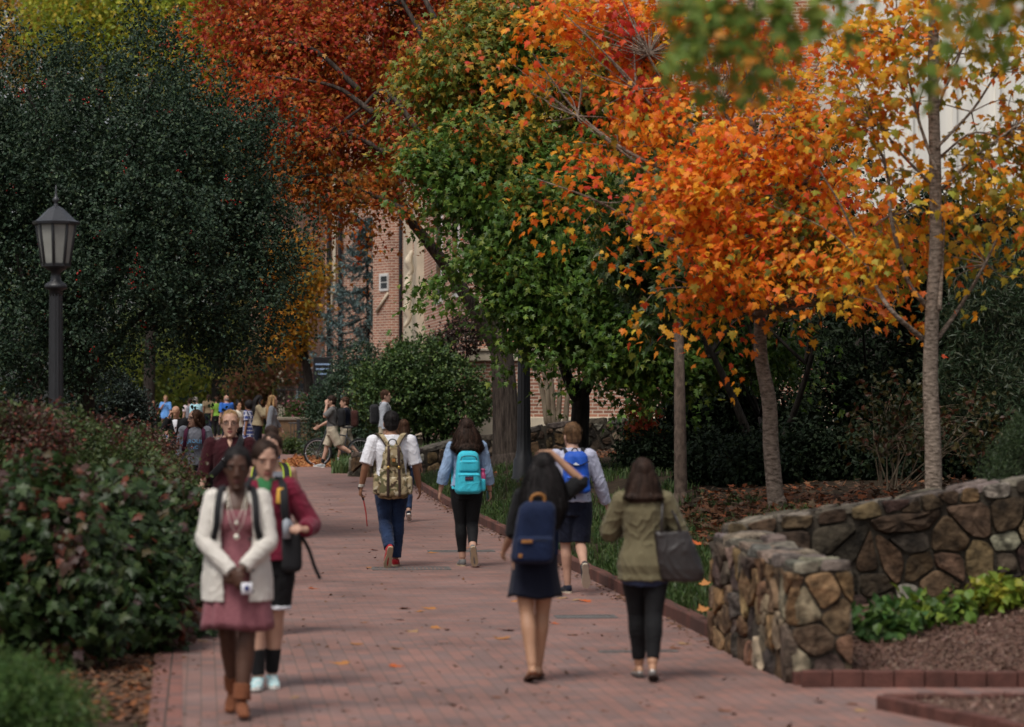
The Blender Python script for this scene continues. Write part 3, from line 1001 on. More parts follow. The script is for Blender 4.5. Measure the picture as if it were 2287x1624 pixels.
KERB = brick_mat('kerb_brick', (.13, .050, .036), (.075, .036, .028), (.05, .037, .03), bw=.21, bh=.5, ms=.006, planar='wall', offset=0, rough=.85, bump=.7, dirt=.45)
kv, kf = [], []
kys = list(np.arange(21.5, 55, .5))
for i, y in enumerate(kys):
    x, z = xr(y), gz(xr(y) - .1, y)
    h = .125 + .006 * math.sin(i * 2.3)
    for dx, zz in ((0, -.05), (0, h - .012), (.012, h), (.10, h), (.112, h - .012), (.112, -.05)):
        kv.append((x + dx, y, z + zz))
for i in range(len(kys) - 1):
    for j in range(5):
        kf.append((i * 6 + j, (i + 1) * 6 + j, (i + 1) * 6 + j + 1, i * 6 + j + 1))
kf.append((0, 1, 2, 3, 4, 5))
tag(mesh('kerb', kv, kf, KERB, None, False), kind='structure')

def kerb_run(name, a, b, h, w, m):
    a, b = Vector(a), Vector(b)
    L = (b - a).length; n = max(2, int(L / .21)); d = (b - a).normalized()
    ang = math.atan2(d.y, d.x)
    mb = MB(); rg = random.Random(int(L * 100))
    for i in range(n):
        c = a + d * (L * (i + .5) / n)
        mb.box((c.x, c.y, c.z + h / 2 - .03 + rg.uniform(-.006, .006)), (L / n - .008, w, h + .06), 0, ang + rg.uniform(-.02, .02), .008)
    return tag(mb.build(name, m, None, False), kind='structure')
BKERB = mat('bed_brick', (.065, .027, .021), c2=(.13, .052, .040), rough=.85, vscale=7, bump=.6, bscale=50)
kerb_run('bed_kerb', (1.98, 18.41, 0), (6.2, 18.41, 0), .115, .10, BKERB)
kerb_run('bed_kerb', (2.38, 17.20, 0), (6.0, 17.62, 0), .085, .09, BKERB)
kerb_run('bed_kerb', (2.36, 17.14, 0), (3.35, 14.9, 0), .085, .09, BKERB)
mv = [(2.45, 17.14, .055), (6, 17.55, .09), (6, 13, .09), (4.2, 13, .07), (3.43, 14.9, .055)]
g = [(x, y, z) for x, y, z in mv]
tag(mesh('mulch_bed', g, [(4, 3, 2, 1, 0)], MULCH, None, False), kind='structure')

# ------------------------------------------------------------------ stone walls
STONE = attr_mat('field_stone', rough=.92, bump=1.0, bscale=26, vary=.75)
MORTAR = mat('mortar', (.035, .029, .022), c2=(.085, .070, .052), rough=.95, vscale=14, bump=1.0, bscale=50)
STONE_COLS = [(.115, .075, .045), (.085, .06, .042), (.16, .115, .07), (.062, .05, .042), (.13, .105, .08), (.10, .062, .045), (.20, .165, .12), (.055, .046, .04), (.15, .10, .055)]

WARM = [(.17, .105, .055), (.125, .08, .048), (.22, .15, .085), (.085, .062, .048), (.19, .145, .10), (.15, .085, .05), (.27, .21, .14), (.075, .06, .05), (.21, .13, .065)]
def clip(poly, p, n):
    out = []
    for i in range(len(poly)):
        a, b = poly[i], poly[(i + 1) % len(poly)]
        da = (a[0] - p[0]) * n[0] + (a[1] - p[1]) * n[1]; db = (b[0] - p[0]) * n[0] + (b[1] - p[1]) * n[1]
        if da <= 0: out.append(a)
        if (da < 0 < db) or (db < 0 < da):
            t = da / (da - db); out.append((a[0] + (b[0] - a[0]) * t, a[1] + (b[1] - a[1]) * t))
    return out

def stones(w, bot, top, cw, ch, seed, gap=.012, aniso=1.0, big=0.35):
    """2-D stones filling 0..w between bot(u) and top(u): rounded outlines"""
    rg = random.Random(seed)
    pts = []
    hmax = max(top(0), top(w)); hmin = min(bot(0), bot(w))
    rows = max(1, int(round((hmax - hmin) / ch)))
    for r in range(rows):
        v = hmin + (r + .5) * (hmax - hmin) / rows
        n = max(1, int(w / cw)); off = rg.random()
        for c in range(-1, n + 1):
            u = (c + .5 + off) * w / n
            u += rg.uniform(-.36, .36) * w / n; vv = v + rg.uniform(-.36, .36) * ch
            if -.05 < u < w + .05 and bot(min(max(u, 0), w)) - .02 < vv < top(min(max(u, 0), w)) + .02:
                if rg.random() > big * .5: pts.append((u, vv))
    out = []
    for i, p in enumerate(pts):
        poly = [(0, bot(0)), (w, bot(w)), (w, top(w)), (0, top(0))]
        for j, q in enumerate(pts):
            if i == j: continue
            dx, dy = q[0] - p[0], q[1] - p[1]
            if dx * dx + dy * dy > (3.2 * max(cw, ch)) ** 2: continue
            poly = clip(poly, ((p[0] + q[0]) / 2, (p[1] + q[1]) / 2), (dx, dy))
            if len(poly) < 3: break
        if len(poly) < 3: continue
        # inset and round off
        cx = sum(a[0] for a in poly) / len(poly); cy = sum(a[1] for a in poly) / len(poly)
        ext = max(.02, min(max(a[0] for a in poly) - min(a[0] for a in poly), max(a[1] for a in poly) - min(a[1] for a in poly)))
        k = max(.35, 1 - 2.2 * gap * rg.uniform(.7, 1.8) / ext)
        poly = [(cx + (a - cx) * k, cy + (b - cy) * k) for a, b in poly]
        for _ in range(2):
            q = []
            for a, b in zip(poly, poly[1:] + poly[:1]):
                q += [(a[0] * .84 + b[0] * .16, a[1] * .84 + b[1] * .16), (a[0] * .16 + b[0] * .84, a[1] * .16 + b[1] * .84)]
            poly = q
            if len(poly) > 40: break
        out.append((poly, (cx, cy), ext))
    return out

def stone_face(acc, o, u, v, n, st, seed, depth=.05, cols=STONE_COLS):
    """raise outlined stones on the plane o + a*u + b*v, domed along n"""
    rg = random.Random(seed)
    o, u, v, n = Vector(o), Vector(u), Vector(v), Vector(n)
    V, Fc, C = acc
    for poly, (cx, cy), ext in st:
        m = len(poly); i0 = len(V)
        d = depth * rg.uniform(.55, 1.25)
        tx, ty = rg.uniform(-.25, .25), rg.uniform(-.25, .25)
        col = rg.choice(cols); q = rg.uniform(.7, 1.3); col = tuple(min(.6, c * q * rg.uniform(.93, 1.07)) for c in col)
        for k, h in ((1.0, -.02), (.985, d * .62), (.94, d * .93), (.70, d)):
            for a, b in poly:
                x, y = cx + (a - cx) * k, cy + (b - cy) * k
                jit = rg.uniform(-.1, .1) * d if h > 0 else 0
                V.append(o + u * x + v * y + n * (h + jit + (h > 0) * d * (tx * (x - cx) + ty * (y - cy)) / max(.05, ext)))
        V.append(o + u * cx + v * cy + n * (d * 1.03))
        for r in range(3):
            for j in range(m):
                Fc.append((i0 + r * m + j, i0 + r * m + (j + 1) % m, i0 + (r + 1) * m + (j + 1) % m, i0 + (r + 1) * m + j))
        for j in range(m):
            Fc.append((i0 + 3 * m + j, i0 + 3 * m + (j + 1) % m, i0 + 4 * m))
        C += [col] * (4 * m + 1)

def stone_mesh(name, acc, parent):
    V, Fc, C = acc
    A = np.array([tuple(p) for p in V])
    A = A + np.stack([vnoise(A, 3.2, 900 + k, 3) for k in range(3)], 1) * .017
    o = mesh(name, A.tolist(), Fc, STONE, parent, True)
    a = o.data.attributes.new('Col', 'FLOAT_COLOR', 'POINT')
    c = np.ones((len(V), 4), dtype=np.float32); c[:, :3] = np.array(C)
    a.data.foreach_set('color', c.ravel())
    o.data.set_sharp_from_angle(angle=R(32))
    return o

def prism(mb, quad, z0s, z1s, mi=0):
    v = [Vector((x, y, z)) for (x, y), z in zip(quad, z0s)] + [Vector((x, y, z)) for (x, y), z in zip(quad, z1s)]
    n = len(quad)
    mb.add(v, [tuple(range(n - 1, -1, -1)), tuple(range(n, 2 * n))] + [(j, (j + 1) % n, n + (j + 1) % n, n + j) for j in range(n)], mi)

# low wall beside the path, end pier towards the camera
LA, LB = Vector((1.60, 21.52, 0)), Vector((1.94, 18.58, 0))     # path side, far and near
lu = (LA - LB).normalized(); ln = Vector((-lu.y, lu.x, 0))       # along the wall; towards the path
wt = .43
LL = (LA - LB).length
low = thing('stone_wall', 'low rough stone wall with a flat top and square end beside the brick path', 'wall', LB)
ztop = lambda u: .83 + .07 * u / LL
mb = MB()
q = [LB, LB - ln * wt, LA - ln * wt, LA]
q2 = [p + (LB + lu * LL / 2 - ln * wt / 2 - p).normalized() * .035 for p in q]
prism(mb, [(p.x - LB.x, p.y - LB.y) for p in q2], [-.05] * 4, [.805, .805, .875, .875])
mb.build('mortar_core', MORTAR, low, False)
acc = ([], [], [])
O = Vector((0, 0, 0))
stone_face(acc, O - ln * .035, lu, (0, 0, 1), ln, stones(LL, lambda u: -.02, lambda u: ztop(u) - .05, .27, .165, 3, .0055, big=.2), 31, .065, WARM)
stone_face(acc, O - ln * wt + lu * .035, ln, (0, 0, 1), -lu, stones(wt, lambda u: .03, lambda u: .775, .21, .19, 14, .0065, big=.0), 32, .035, WARM)
stone_face(acc, O - ln * wt + ln * .035 + lu * LL, -lu, (0, 0, 1), -ln, stones(LL, lambda u: .0, lambda u: ztop(LL - u) - .05, .26, .2, 5, .012), 33, .035)
stone_mesh('stone_facing', acc, low)
acc = ([], [], [])
tilt = (lu + Vector((0, 0, .07 / LL))).normalized()
stone_face(acc, O + Vector((0, 0, .80)) + ln * .005, tilt, -ln, (0, 0, 1), stones(LL, lambda u: 0, lambda u: wt + .01, .34, .24, 8, .008, big=.1), 34, .045, [(.15, .125, .10), (.19, .16, .125), (.115, .10, .085), (.17, .13, .10)])
stone_mesh('cap_stones', acc, low)
mb = MB()
for i in range(5):
    p = LB - ln * (wt * (i + .5) / 5) - LB - lu * .02
    mb.box((p.x, p.y, .045), (.082, .1, .095), 0, math.atan2(lu.y, lu.x) - math.pi / 2, .006)
mb.build('brick_footing', BKERB, low, False)

# retaining wall rising to the right
RW = 3.9
RA = Vector((1.72, 21.62, 0))
ret = thing('stone_wall', 'curving dark fieldstone retaining wall rising to the right behind the mulch bed', 'wall', RA)
rtop = lambda u: .955 + .155 * u
def rbot(u): return gz(RA.x + u, 21.5) - .12
seg = 13
mb = MB()
for i in range(seg):
    a, b = RW * i / seg, RW * (i + 1) / seg
    prism(mb, [(a, 0), (b, 0), (b, .42), (a, .42)], [-.1] * 4, [rtop(a) - .035, rtop(b) - .035, rtop(b) - .035, rtop(a) - .035])
mb.build('mortar_core', MORTAR, ret, False)
acc = ([], [], [])
dark = [(.060, .040, .024), (.045, .033, .023), (.085, .054, .031), (.034, .027, .020), (.10, .066, .038), (.07, .055, .04), (.25, .215, .17), (.14, .09, .048), (.05, .032, .024), (.17, .13, .09)]
stone_face(acc, (0, -.012, 0), (1, 0, 0), (0, 0, 1), (0, -1, 0), stones(RW, rbot, lambda u: rtop(u) - .12, .21, .165, 21, .0085, big=.55), 35, .05, dark)
acc2 = ([], [], [])
stone_face(acc, (0, -.012, 0), (1, 0, 0), (0, 0, 1), (0, -1, 0), stones(RW, lambda u: rtop(u) - .125, lambda u: rtop(u), .30, .12, 22, .008, big=.0), 36, .045, dark)
tv_ = Vector((1, 0, .155)).normalized()
stone_mesh('stone_facing', acc, ret)
stone_face(acc2, (0, 0, .955 - .035), tv_, (0, 1, 0), (0, 0, 1), stones(RW, lambda u: -.02, lambda u: .43, .36, .25, 23, .008, big=.1), 37, .04, [(.12, .10, .08), (.09, .075, .06), (.15, .125, .10)])
stone_mesh('cap_stones', acc2, ret)

# long stone wall across the middle distance
mid = thing('stone_wall', 'long dark stone wall behind the grass, running from the end of the path to the trees', 'wall', (-3.55, 60, 0))
mp = [(-3.55, 59.2, .70), (-3.1, 58.8, .70), (-1.9, 59.4, .80), (-1.05, 59.9, 1.02), (0, 60.0, 1.12), (.75, 60.0, 1.33), (1.6, 60, 1.42), (4.2, 60.2, 1.46)]
mb = MB(); acc = ([], [], []); acc2 = ([], [], [])
for i in range(len(mp) - 1):
    (xa, ya, za), (xb, yb, zb) = mp[i], mp[i + 1]
    a, b = Vector((xa + 3.55, ya - 60, 0)), Vector((xb + 3.55, yb - 60, 0))
    L = (b - a).length; u = (b - a).normalized(); nn = Vector((u.y, -u.x, 0))
    prism(mb, [(a.x, a.y), (b.x, b.y), (b.x - nn.x * .5, b.y - nn.y * .5), (a.x - nn.x * .5, a.y - nn.y * .5)], [0] * 4, [za - .05, zb - .05, zb - .05, za - .05])
    stone_face(acc, a, u, (0, 0, 1), nn, stones(L, lambda t: .05, lambda t: za - .1 + (zb - za) * t / L, .26, .20, 41 + i, .02), 51 + i, .07, dark)
    stone_face(acc2, a + Vector((0, 0, za - .08)) + nn * .06, (u * L + Vector((0, 0, zb - za))).normalized(), -nn, (0, 0, 1), stones(L, lambda t: 0, lambda t: .56, .5, .5, 61 + i, .01, big=0), 71 + i, .09, [(.09, .075, .06), (.12, .10, .08), (.07, .06, .05)])
# rounded end by the path
stone_face(acc, (0, -.35, 0), (0, -1, 0), (0, 0, 1), (-1, 0, 0), stones(.5, lambda t: .05, lambda t: .62, .26, .2, 48, .02), 58, .07, [(.16, .14, .11), (.12, .10, .08), (.2, .17, .14)])
mb.build('mortar_core', MORTAR, mid, False)
stone_mesh('stone_facing', acc, mid); stone_mesh('cap_stones', acc2, mid)

# ------------------------------------------------------------------ lamp posts
IRON = mat('cast_iron', (.017, .017, .019), rough=.45, spec=.5, var=.15, vscale=20, bump=.15, bscale=90)
IRON_L = mat('painted_roof', (.035, .037, .042), rough=.35, spec=.5, var=.1)
FROST = mat('frosted_glass', (.27, .27, .245), rough=.35, spec=.5, var=.14, vscale=8)
BULB = mat('lamp_bulb', (.75, .70, .58), rough=.3, var=.05)

def lamp_post(label, loc, H=4.1, pr=.075, k=1.0):
    t = thing('lamp_post', label, 'lamp', loc)
    # fluted post
    mb = MB(); n = 48
    prof = [(0, 2.3), (.12, 2.3), (.16, 2.1), (.45, 1.9), (.5, 1.55), (.58, 1.45), (.62, 1.25), (.9, 1.18), (H - 1.32, .98), (H - 1.30, .98)]
    v, f = [], []
    for z, q in prof:
        for j in range(n):
            r = pr * q * (1 + (.055 * math.cos(12 * 2 * math.pi * j / n) if z > .6 else 0))
            a = 2 * math.pi * j / n
            v.append((r * math.cos(a), r * math.sin(a), z))
    for i in range(len(prof) - 1):
        for j in range(n):
            f.append((i * n + j, i * n + (j + 1) % n, (i + 1) * n + (j + 1) % n, (i + 1) * n + j))
    mb.add(v, f); mb.build('post', IRON, t)
    z = H - 1.32
    mb = MB(); mb.lathe([(pr * .98, z), (pr * 1.0, z + .05), (pr * 1.1, z + .06), (pr * 1.65, z + .075), (pr * 1.75, z + .10), (pr * 1.5, z + .125), (pr * .85, z + .15), (pr * .72, z + .20), (pr * .7, z + .24), (pr * 1.5, z + .27), (pr * 1.9, z + .30)], 28)
    mb.build('capital', IRON, t)
    zb, zt = z + .31, z + .72
    rb, rt = .155 * k, .222 * k
    mb = MB(); mb.lathe([(rb * .8, zb - .03), (rb * 1.12, zb - .015), (rb * 1.14, zb + .012), (rb * 1.02, zb + .02)], 8); 
    mb.build('lantern_base', IRON, t, False)
    for j in range(8):
        a0, a1 = 2 * math.pi * j / 8, 2 * math.pi * (j + 1) / 8
        e = .1
        def P(a, r, zz): return Vector((r * math.cos(a), r * math.sin(a), zz))
        mb = MB()
        b0, b1 = a0 + (a1 - a0) * e, a1 - (a1 - a0) * e
        q = [P(b0, rb, zb + .02), P(b1, rb, zb + .02), P(b1, rt, zt), P(b0, rt, zt)]
        q += [p * 1 - Vector((p.x, p.y, 0)) * .03 for p in q]
        mb.add(q, [(0, 1, 2, 3), (7, 6, 5, 4), (0, 4, 5, 1), (1, 5, 6, 2), (2, 6, 7, 3), (3, 7, 4, 0)])
        mb.build('pane', FROST, t, False)
        mb = MB(); mb.tube([P(a0, rb * 1.02, zb), P(a0, rt * 1.02, zt)], [.016, .016], 6)
        mb.build('glazing_bar', IRON, t)
    mb = MB(); mb.lathe([(.03, zb), (.03, zb + .1), (.045, zb + .13), (.05, zb + .2), (.03, zb + .27), (.0, zb + .28)], 16); mb.build('bulb', BULB, t)
    mb = MB()
    mb.lathe([(rt * 1.0, zt - .01), (rt * 1.22, zt + .0), (rt * 1.26, zt + .025), (rt * 1.05, zt + .04), (rt * .72, zt + .10), (rt * .42, zt + .155), (rt * .2, zt + .18), (.02, zt + .19)], 8)
    mb.build('lantern_roof', IRON_L, t, False)
    mb = MB()
    mb.lathe([(.035, zt + .17), (.02, zt + .20), (.016, zt + .22), (.034, zt + .24), (.03, zt + .26), (.014, zt + .28), (.009, zt + .33), (.003, zt + .40)], 14)
    mb.build('finial', IRON_L, t)
    return t

lamp_post('black cast iron lamp post with an eight sided lantern, in front of the berried holly', (WX(125, 27), 27, gz(WX(125, 27), 27)), 4.31, .066, .86)
lp = lamp_post('tall fluted black lamp post on the grass between the big trunk and the students', (WX(1170, 48), 48, gz(WX(1170, 48), 48) - .1), 4.6, .098, 1.0)
st = MB(); st.box((-.098, -.03, 1.35), (.004, .03, .12)); st.build('paper_sticker', mat('paper_white', (.6, .6, .58)), lp, False)

# ------------------------------------------------------------------ buildings
BRICK = brick_mat('wall_brick', (.44, .20, .13), (.25, .105, .072), (.58, .48, .38), bw=.28, bh=.092, ms=.015, planar='wall', rough=.9, bump=.6, dirt=.2)
BRICK_D = brick_mat('brown_brick', (.20, .085, .06), (.13, .06, .045), (.24, .19, .15), bw=.28, bh=.092, ms=.013, planar='wall', rough=.9, bump=.6, dirt=.2)  # reddish brown brick, darker than the hall's
LIME = mat('limestone', (.58, .50, .38), rough=.85, var=.12, vscale=3, bump=.3, bscale=30)
WFRAME = mat('white_frame', (.62, .62, .60), rough=.5, var=.05)
GLASS = mat('window_glass', (.03, .035, .04), rough=.08, spec=.6, var=.3, vscale=2)
PIPE = mat('drain_pipe', (.02, .02, .023), rough=.5, spec=.4)

def bl(y0):  # the long side wall follows the path
    return -1.12 - .1165 * (y0 - 70)
hall = thing('brick_building', 'long red brick hall with limestone bands behind the middle stone wall', 'building', (-1.12, 70, 0))
mb = MB()
D1 = 93.0
x1 = bl(D1) + 1.12
prism(mb, [(0, 0), (16, 0), (16, 24), (x1, D1 - 70)], [-.5] * 4, [16] * 4)
mb.build('wall', BRICK, hall, False)
mb = MB(); mb.box((7.96, -.05, 1.0), (16.0, .16, .75), 0, 0, .01); mb.build('stone_base', LIME, hall, False)
mb = MB(); mb.box((7.96, -.06, .05), (16.02, .14, 1.0), 0, 0, .01); mb.build('base_bricks', BRICK, hall, False)
mb = MB(); mb.box((7.98, -.045, 2.98), (16.1, .13, .28), 0, 0, .02); mb.box((7.98, -.06, 3.14), (16.16, .2, .07), 0, 0, .01); mb.build('stone_band', LIME, hall, False)
# steps with a pale flank wall at the corner
mb = MB()
for i in range(6):
    mb.box((-1.0 + i * .16 - .7, -.9, .12 + i * .14 - .05), (.9, 1.6, .14), 0, 0, .01)
mb.build('steps', LIME, hall, False)
mb = MB(); prism(mb, [(-.55, -1.75), (.12, -1.75), (.12, -1.6), (-.55, -1.6)], [0] * 4, [.95, 1.45, 1.45, .95]); mb.build('step_wall', BRICK, hall, False)
# limestone doorway surround with carved scroll on the side wall, projecting towards the path
def side_pt(y, outw=0.0, z=0.0):
    n = Vector((-1, -.1165, 0)).normalized()
    return Vector((bl(y) + 1.12, y - 70, z)) + n * outw
def side_box(mb, y0, y1, z0, z1, depth, mi=0):
    a, b = side_pt(y0), side_pt(y1); c, d = side_pt(y1, depth), side_pt(y0, depth)
    prism(mb, [(a.x + .05, a.y), (b.x + .05, b.y), (c.x, c.y), (d.x, d.y)], [z0] * 4, [z1] * 4, mi)
mb = MB(); side_box(mb, 84.0, 85.2, 0, 9.5, .22); side_box(mb, 88.4, 89.6, 0, 9.5, .22); mb.build('door_surround', LIME, hall, False)
mb = MB()
for k in range(3):
    y = 84.2 + .3 * k
    c = side_pt(84.6, .34 + .03 * k, 5.9 - k * .75)
    mb.tube(spline([c + Vector((0, 0, .55)), c + Vector((-.10, 0, .25)), c + Vector((-.02, 0, -.05)), c + Vector((-.16, 0, -.3))], 5), lerp_list([.06, .13, .09, .05], 16), 10)
mb.build('carved_scroll', LIME, hall)
mb = MB(); side_box(mb, 85.2, 88.4, 0, 6.5, .02); mb.build('door_recess', GLASS, hall, False)
for (y0, y1) in ((72.5, 74.2), (77.5, 79.2)):
    mb = MB(); side_box(mb, y0, y1, 4.6, 7.6, .05); w = mb.build('window', WFRAME, hall, False)
    mb = MB(); side_box(mb, y0 + .14, y1 - .14, 4.74, 7.46, .06); mb.build('pane', GLASS, w, False)
mb = MB(); side_box(mb, 83.5, 90.2, 9.5, 9.9, .35); mb.build('cornice', LIME, hall, False)

# projecting stair tower with a drain pipe and a small window
tow = thing('brick_building', 'narrow brick stair tower with a small white window and black drain pipe', 'building', (WX(866, 93), 93, 0))
hw_ = .56
mb = MB(); prism(mb, [(-hw_, 1.0), (.05, 0), (hw_, 0), (hw_, 5), (-hw_, 5)], [0] * 5, [15] * 5); mb.build('wall', BRICK, tow, False)
mb = MB(); mb.tube([(hw_ - .10, -.07, 0), (hw_ - .10, -.07, 15)], [.075, .075], 12, cap=False); mb.tube([(hw_ - .10, -.07, 3.0), (hw_ - .10, -.07, 3.2)], [.1, .1], 12); mb.build('drain_pipe', PIPE, tow)
du = Vector((.61, -1.0, 0)).normalized(); dn = Vector((-du.y * -1, du.x * -1, 0)); dn = Vector((-1.0, -.61, 0)).normalized()
def slant_box(mb, s0, s1, z0, z1, o0, o1):
    a = Vector((-hw_, 1.0, 0))
    L = Vector((.61, -1.0, 0)).length
    p = [a + du * (s0 * L) + dn * o0, a + du * (s1 * L) + dn * o0, a + du * (s1 * L) + dn * o1, a + du * (s0 * L) + dn * o1]
    prism(mb, [(q.x, q.y) for q in p], [z0] * 4, [z1] * 4)
mb = MB(); slant_box(mb, .45, .98, 5.55, 6.15, -.02, .05); w = mb.build('window', WFRAME, tow, False)
mb = MB(); slant_box(mb, .56, .94, 5.64, 5.83, .03, .06); slant_box(mb, .56, .94, 5.87, 6.06, .03, .06); mb.build('pane', GLASS, w, False)
mb = MB()
a = Vector((-hw_, 1.0, 0)); L = Vector((.61, -1, 0)).length
p0 = a + du * (.28 * L) + dn * .04; p1 = a + du * (.98 * L) + dn * .04
mb.tube([Vector((p0.x, p0.y, 4.85)), Vector((p1.x, p1.y, 5.45))], [(.05, .07)] * 2, 8, cap=False); mb.build('sloping_sill', LIME, tow)

wing = thing('brick_building', 'far darker brick wing with two drain pipes behind the blue spruce', 'building', (WX(785, 112), 112, 0))
mb = MB(); mb.box((.6, 3, 9), (3.4, 6, 18)); mb.build('wall', BRICK, wing, False)
for dx in (-1.02, -.55):
    mb = MB(); mb.tube([(dx + .08, -.1, 0), (dx + .08, -.1, 18)], [.09, .09], 10, cap=False); mb.build('drain_pipe', PIPE, wing)
mb = MB(); mb.box((-.72, -.06, 9.2), (.12, .12, 6.0)); mb.box((-.86, -.06, 5.95), (.12, .12, .9), 0); mb.build('stone_trim', LIME, wing, False)
mb = MB(); mb.box((-.78, -.05, 1.7), (.28, .1, 3.4)); mb.build('stone_pier', LIME, wing, False)

far_b = thing('brick_building', 'distant reddish brown brick building behind the yellow tree', 'building', (WX(655, 135), 135, 0))
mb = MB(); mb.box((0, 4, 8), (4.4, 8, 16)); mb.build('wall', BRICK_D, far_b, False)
mb = MB(); mb.box((-.62, -.05, 2.0), (.34, .1, 2.6)); mb.build('stone_pier', LIME, far_b, False)
mb = MB(); mb.box((.55, -.05, 2.3), (.8, .08, 2.0)); w = mb.build('window', WFRAME, far_b, False)
mb = MB(); mb.box((.55, -.1, 2.3), (.66, .06, 1.86)); mb.build('pane', GLASS, w, False)

PALE = mat('pale_stucco', (.80, .77, .70), rough=.9, var=.07, vscale=1.6, bump=.3, bscale=6, stretch=(3, 3, .12))
pale = thing('pale_building', 'tall pale stucco building seen through the maple at upper right', 'building', (12.2, 62, 0))
mb = MB(); mb.box((0, 5, 12.7), (8.4, 10, 13.4)); mb.build('wall', PALE, pale, False)
mb = MB(); mb.box((.2, 5.2, 2.8), (8.0, 9.6, 6.4)); mb.build('dark_ground_storey', mat('dark_boards', (.03, .025, .022), rough=.9), pale, False)
mb = MB()
for i in range(9):
    mb.box((-4.0 + i, -.05, 12.7), (.09, .1, 13.3))
mb.build('wall_rib', PALE, pale, False)

# low terrace wall, railing and sign by the far junction
terr = thing('terrace_wall', 'low tan stone terrace wall beyond the mulch at the path junction', 'wall', (WX(668, 84), 84, gz(WX(668, 84), 84)))
mb = MB(); mb.box((0, .3, .45), (1.35, .5, .95), 0, 0, .02); mb.build('wall_body', mat('tan_stone', (.17, .10, .05), c2=(.08, .06, .035), vscale=4, bump=.8), terr, False)
mb = MB(); mb.box((0, .3, .96), (1.45, .6, .1), 0, 0, .02); mb.build('coping', mat('weathered_coping', (.20, .17, .13), rough=.9), terr, False)
rail = thing('iron_railing', 'short dark iron railing before the tan terrace wall', 'railing', (WX(672, 80), 80, gz(WX(672, 80), 80)))
mb = MB()
for i in range(7): mb.tube([(-.3 + i * .1, 0, 0), (-.3 + i * .1, 0, .9)], [.012, .012], 6)
mb.tube([(-.36, 0, .88), (.36, 0, .88)], [.02, .02], 6); mb.tube([(-.36, 0, .12), (.36, 0, .12)], [.015, .015], 6)
mb.build('rail_bars', IRON, rail)
mb = MB(); mb.box((-.07, .0, .5), (.10, .1, 1.0)); mb.build('rail_post', IRON, rail, False)
fence = thing('iron_fence', 'dark iron picket fence before the far brick building', 'fence', (WX(672, 118), 118, gz(WX(672, 118), 118)))
mb = MB()
for i in range(22): mb.tube([(-1.0 + i * .1, 0, 0), (-1.0 + i * .1, 0, 2.0)], [.02, .02], 5)
mb.tube([(-1.1, 0, 1.85), (1.2, 0, 1.85)], [.03, .03], 6); mb.tube([(-1.1, 0, .3), (1.2, 0, .3)], [.03, .03], 6); mb.build('pickets', IRON, fence)
sign = thing('notice_board', 'dark notice board with pale blue lines beside the juniper', 'sign', (WX(722, 90), 90, gz(WX(722, 90), 90)))
mb = MB(); mb.box((0, 0, 2.4), (.66, .08, 1.15), 0, 0, .02); mb.build('board', mat('board_black', (.012, .013, .016), rough=.4), sign, False)
for i, w in enumerate((.5, .44, .3)):
    mb = MB(); mb.box((-.02, -.05, 2.72 - i * .16), (w, .02, .05)); mb.build('printed_line', mat('sign_blue', (.25, .36, .55), rough=.5), sign, False)
for dx in (-.27, .27):
    mb = MB(); mb.box((dx, .06, 1.0), (.06, .06, 2.0)); mb.build('post', IRON, sign, False)

# drain covers
GRATE = mat('drain_iron', (.12, .115, .11), rough=.6, metal=.0, var=.3, vscale=30, bump=.6, bscale=160)
def drain(label, dx, dy, w, d, slots=True):
    D = HC * F0 / (dy - HY)
    x = WX(dx, D)
    t = thing('drain_cover', label, 'drain cover', (x, D, gz(x, D) + .001), R(5))
    mb = MB(); mb.box((0, d / 2 - .02, .004), (w, .04, .012)); mb.box((0, -d / 2 + .02, .004), (w, .04, .012)); mb.box((-w / 2 + .02, 0, .004), (.04, d - .08, .012)); mb.box((w / 2 - .02, 0, .004), (.04, d - .08, .012))
    mb.build('rim', GRATE, t, False)
    mb = MB()
    if slots:
        n = int((w - .08) / .045)
        for i in range(n):
            mb.box((-w / 2 + .06 + i * (w - .12) / max(1, n - 1), 0, .003), (.024, d - .09, .008))
        mb.box((0, 0, -.0005), (w - .08, d - .08, .001))
    else:
        mb.box((0, 0, .001), (w - .085, d - .085, .008))
    mb.build('grating', GRATE, t, False)
drain('square slotted drain grate behind the camouflage backpack man', 918, 1271, .90, .52)
drain('narrow drain cover behind the turquoise backpack woman', 1030, 1232, .85, .35, False)
drain('plain metal cover in the paving left of the long kerb', 1308, 1379, .55, .32, False)
drain('thin slotted channel drain near the olive jacket woman', 1425, 1457, .62, .12)
# ------------------------------------------------------------------ foliage
def unit(a):
    return a / np.maximum(1e-9, np.linalg.norm(a, axis=1))[:, None]

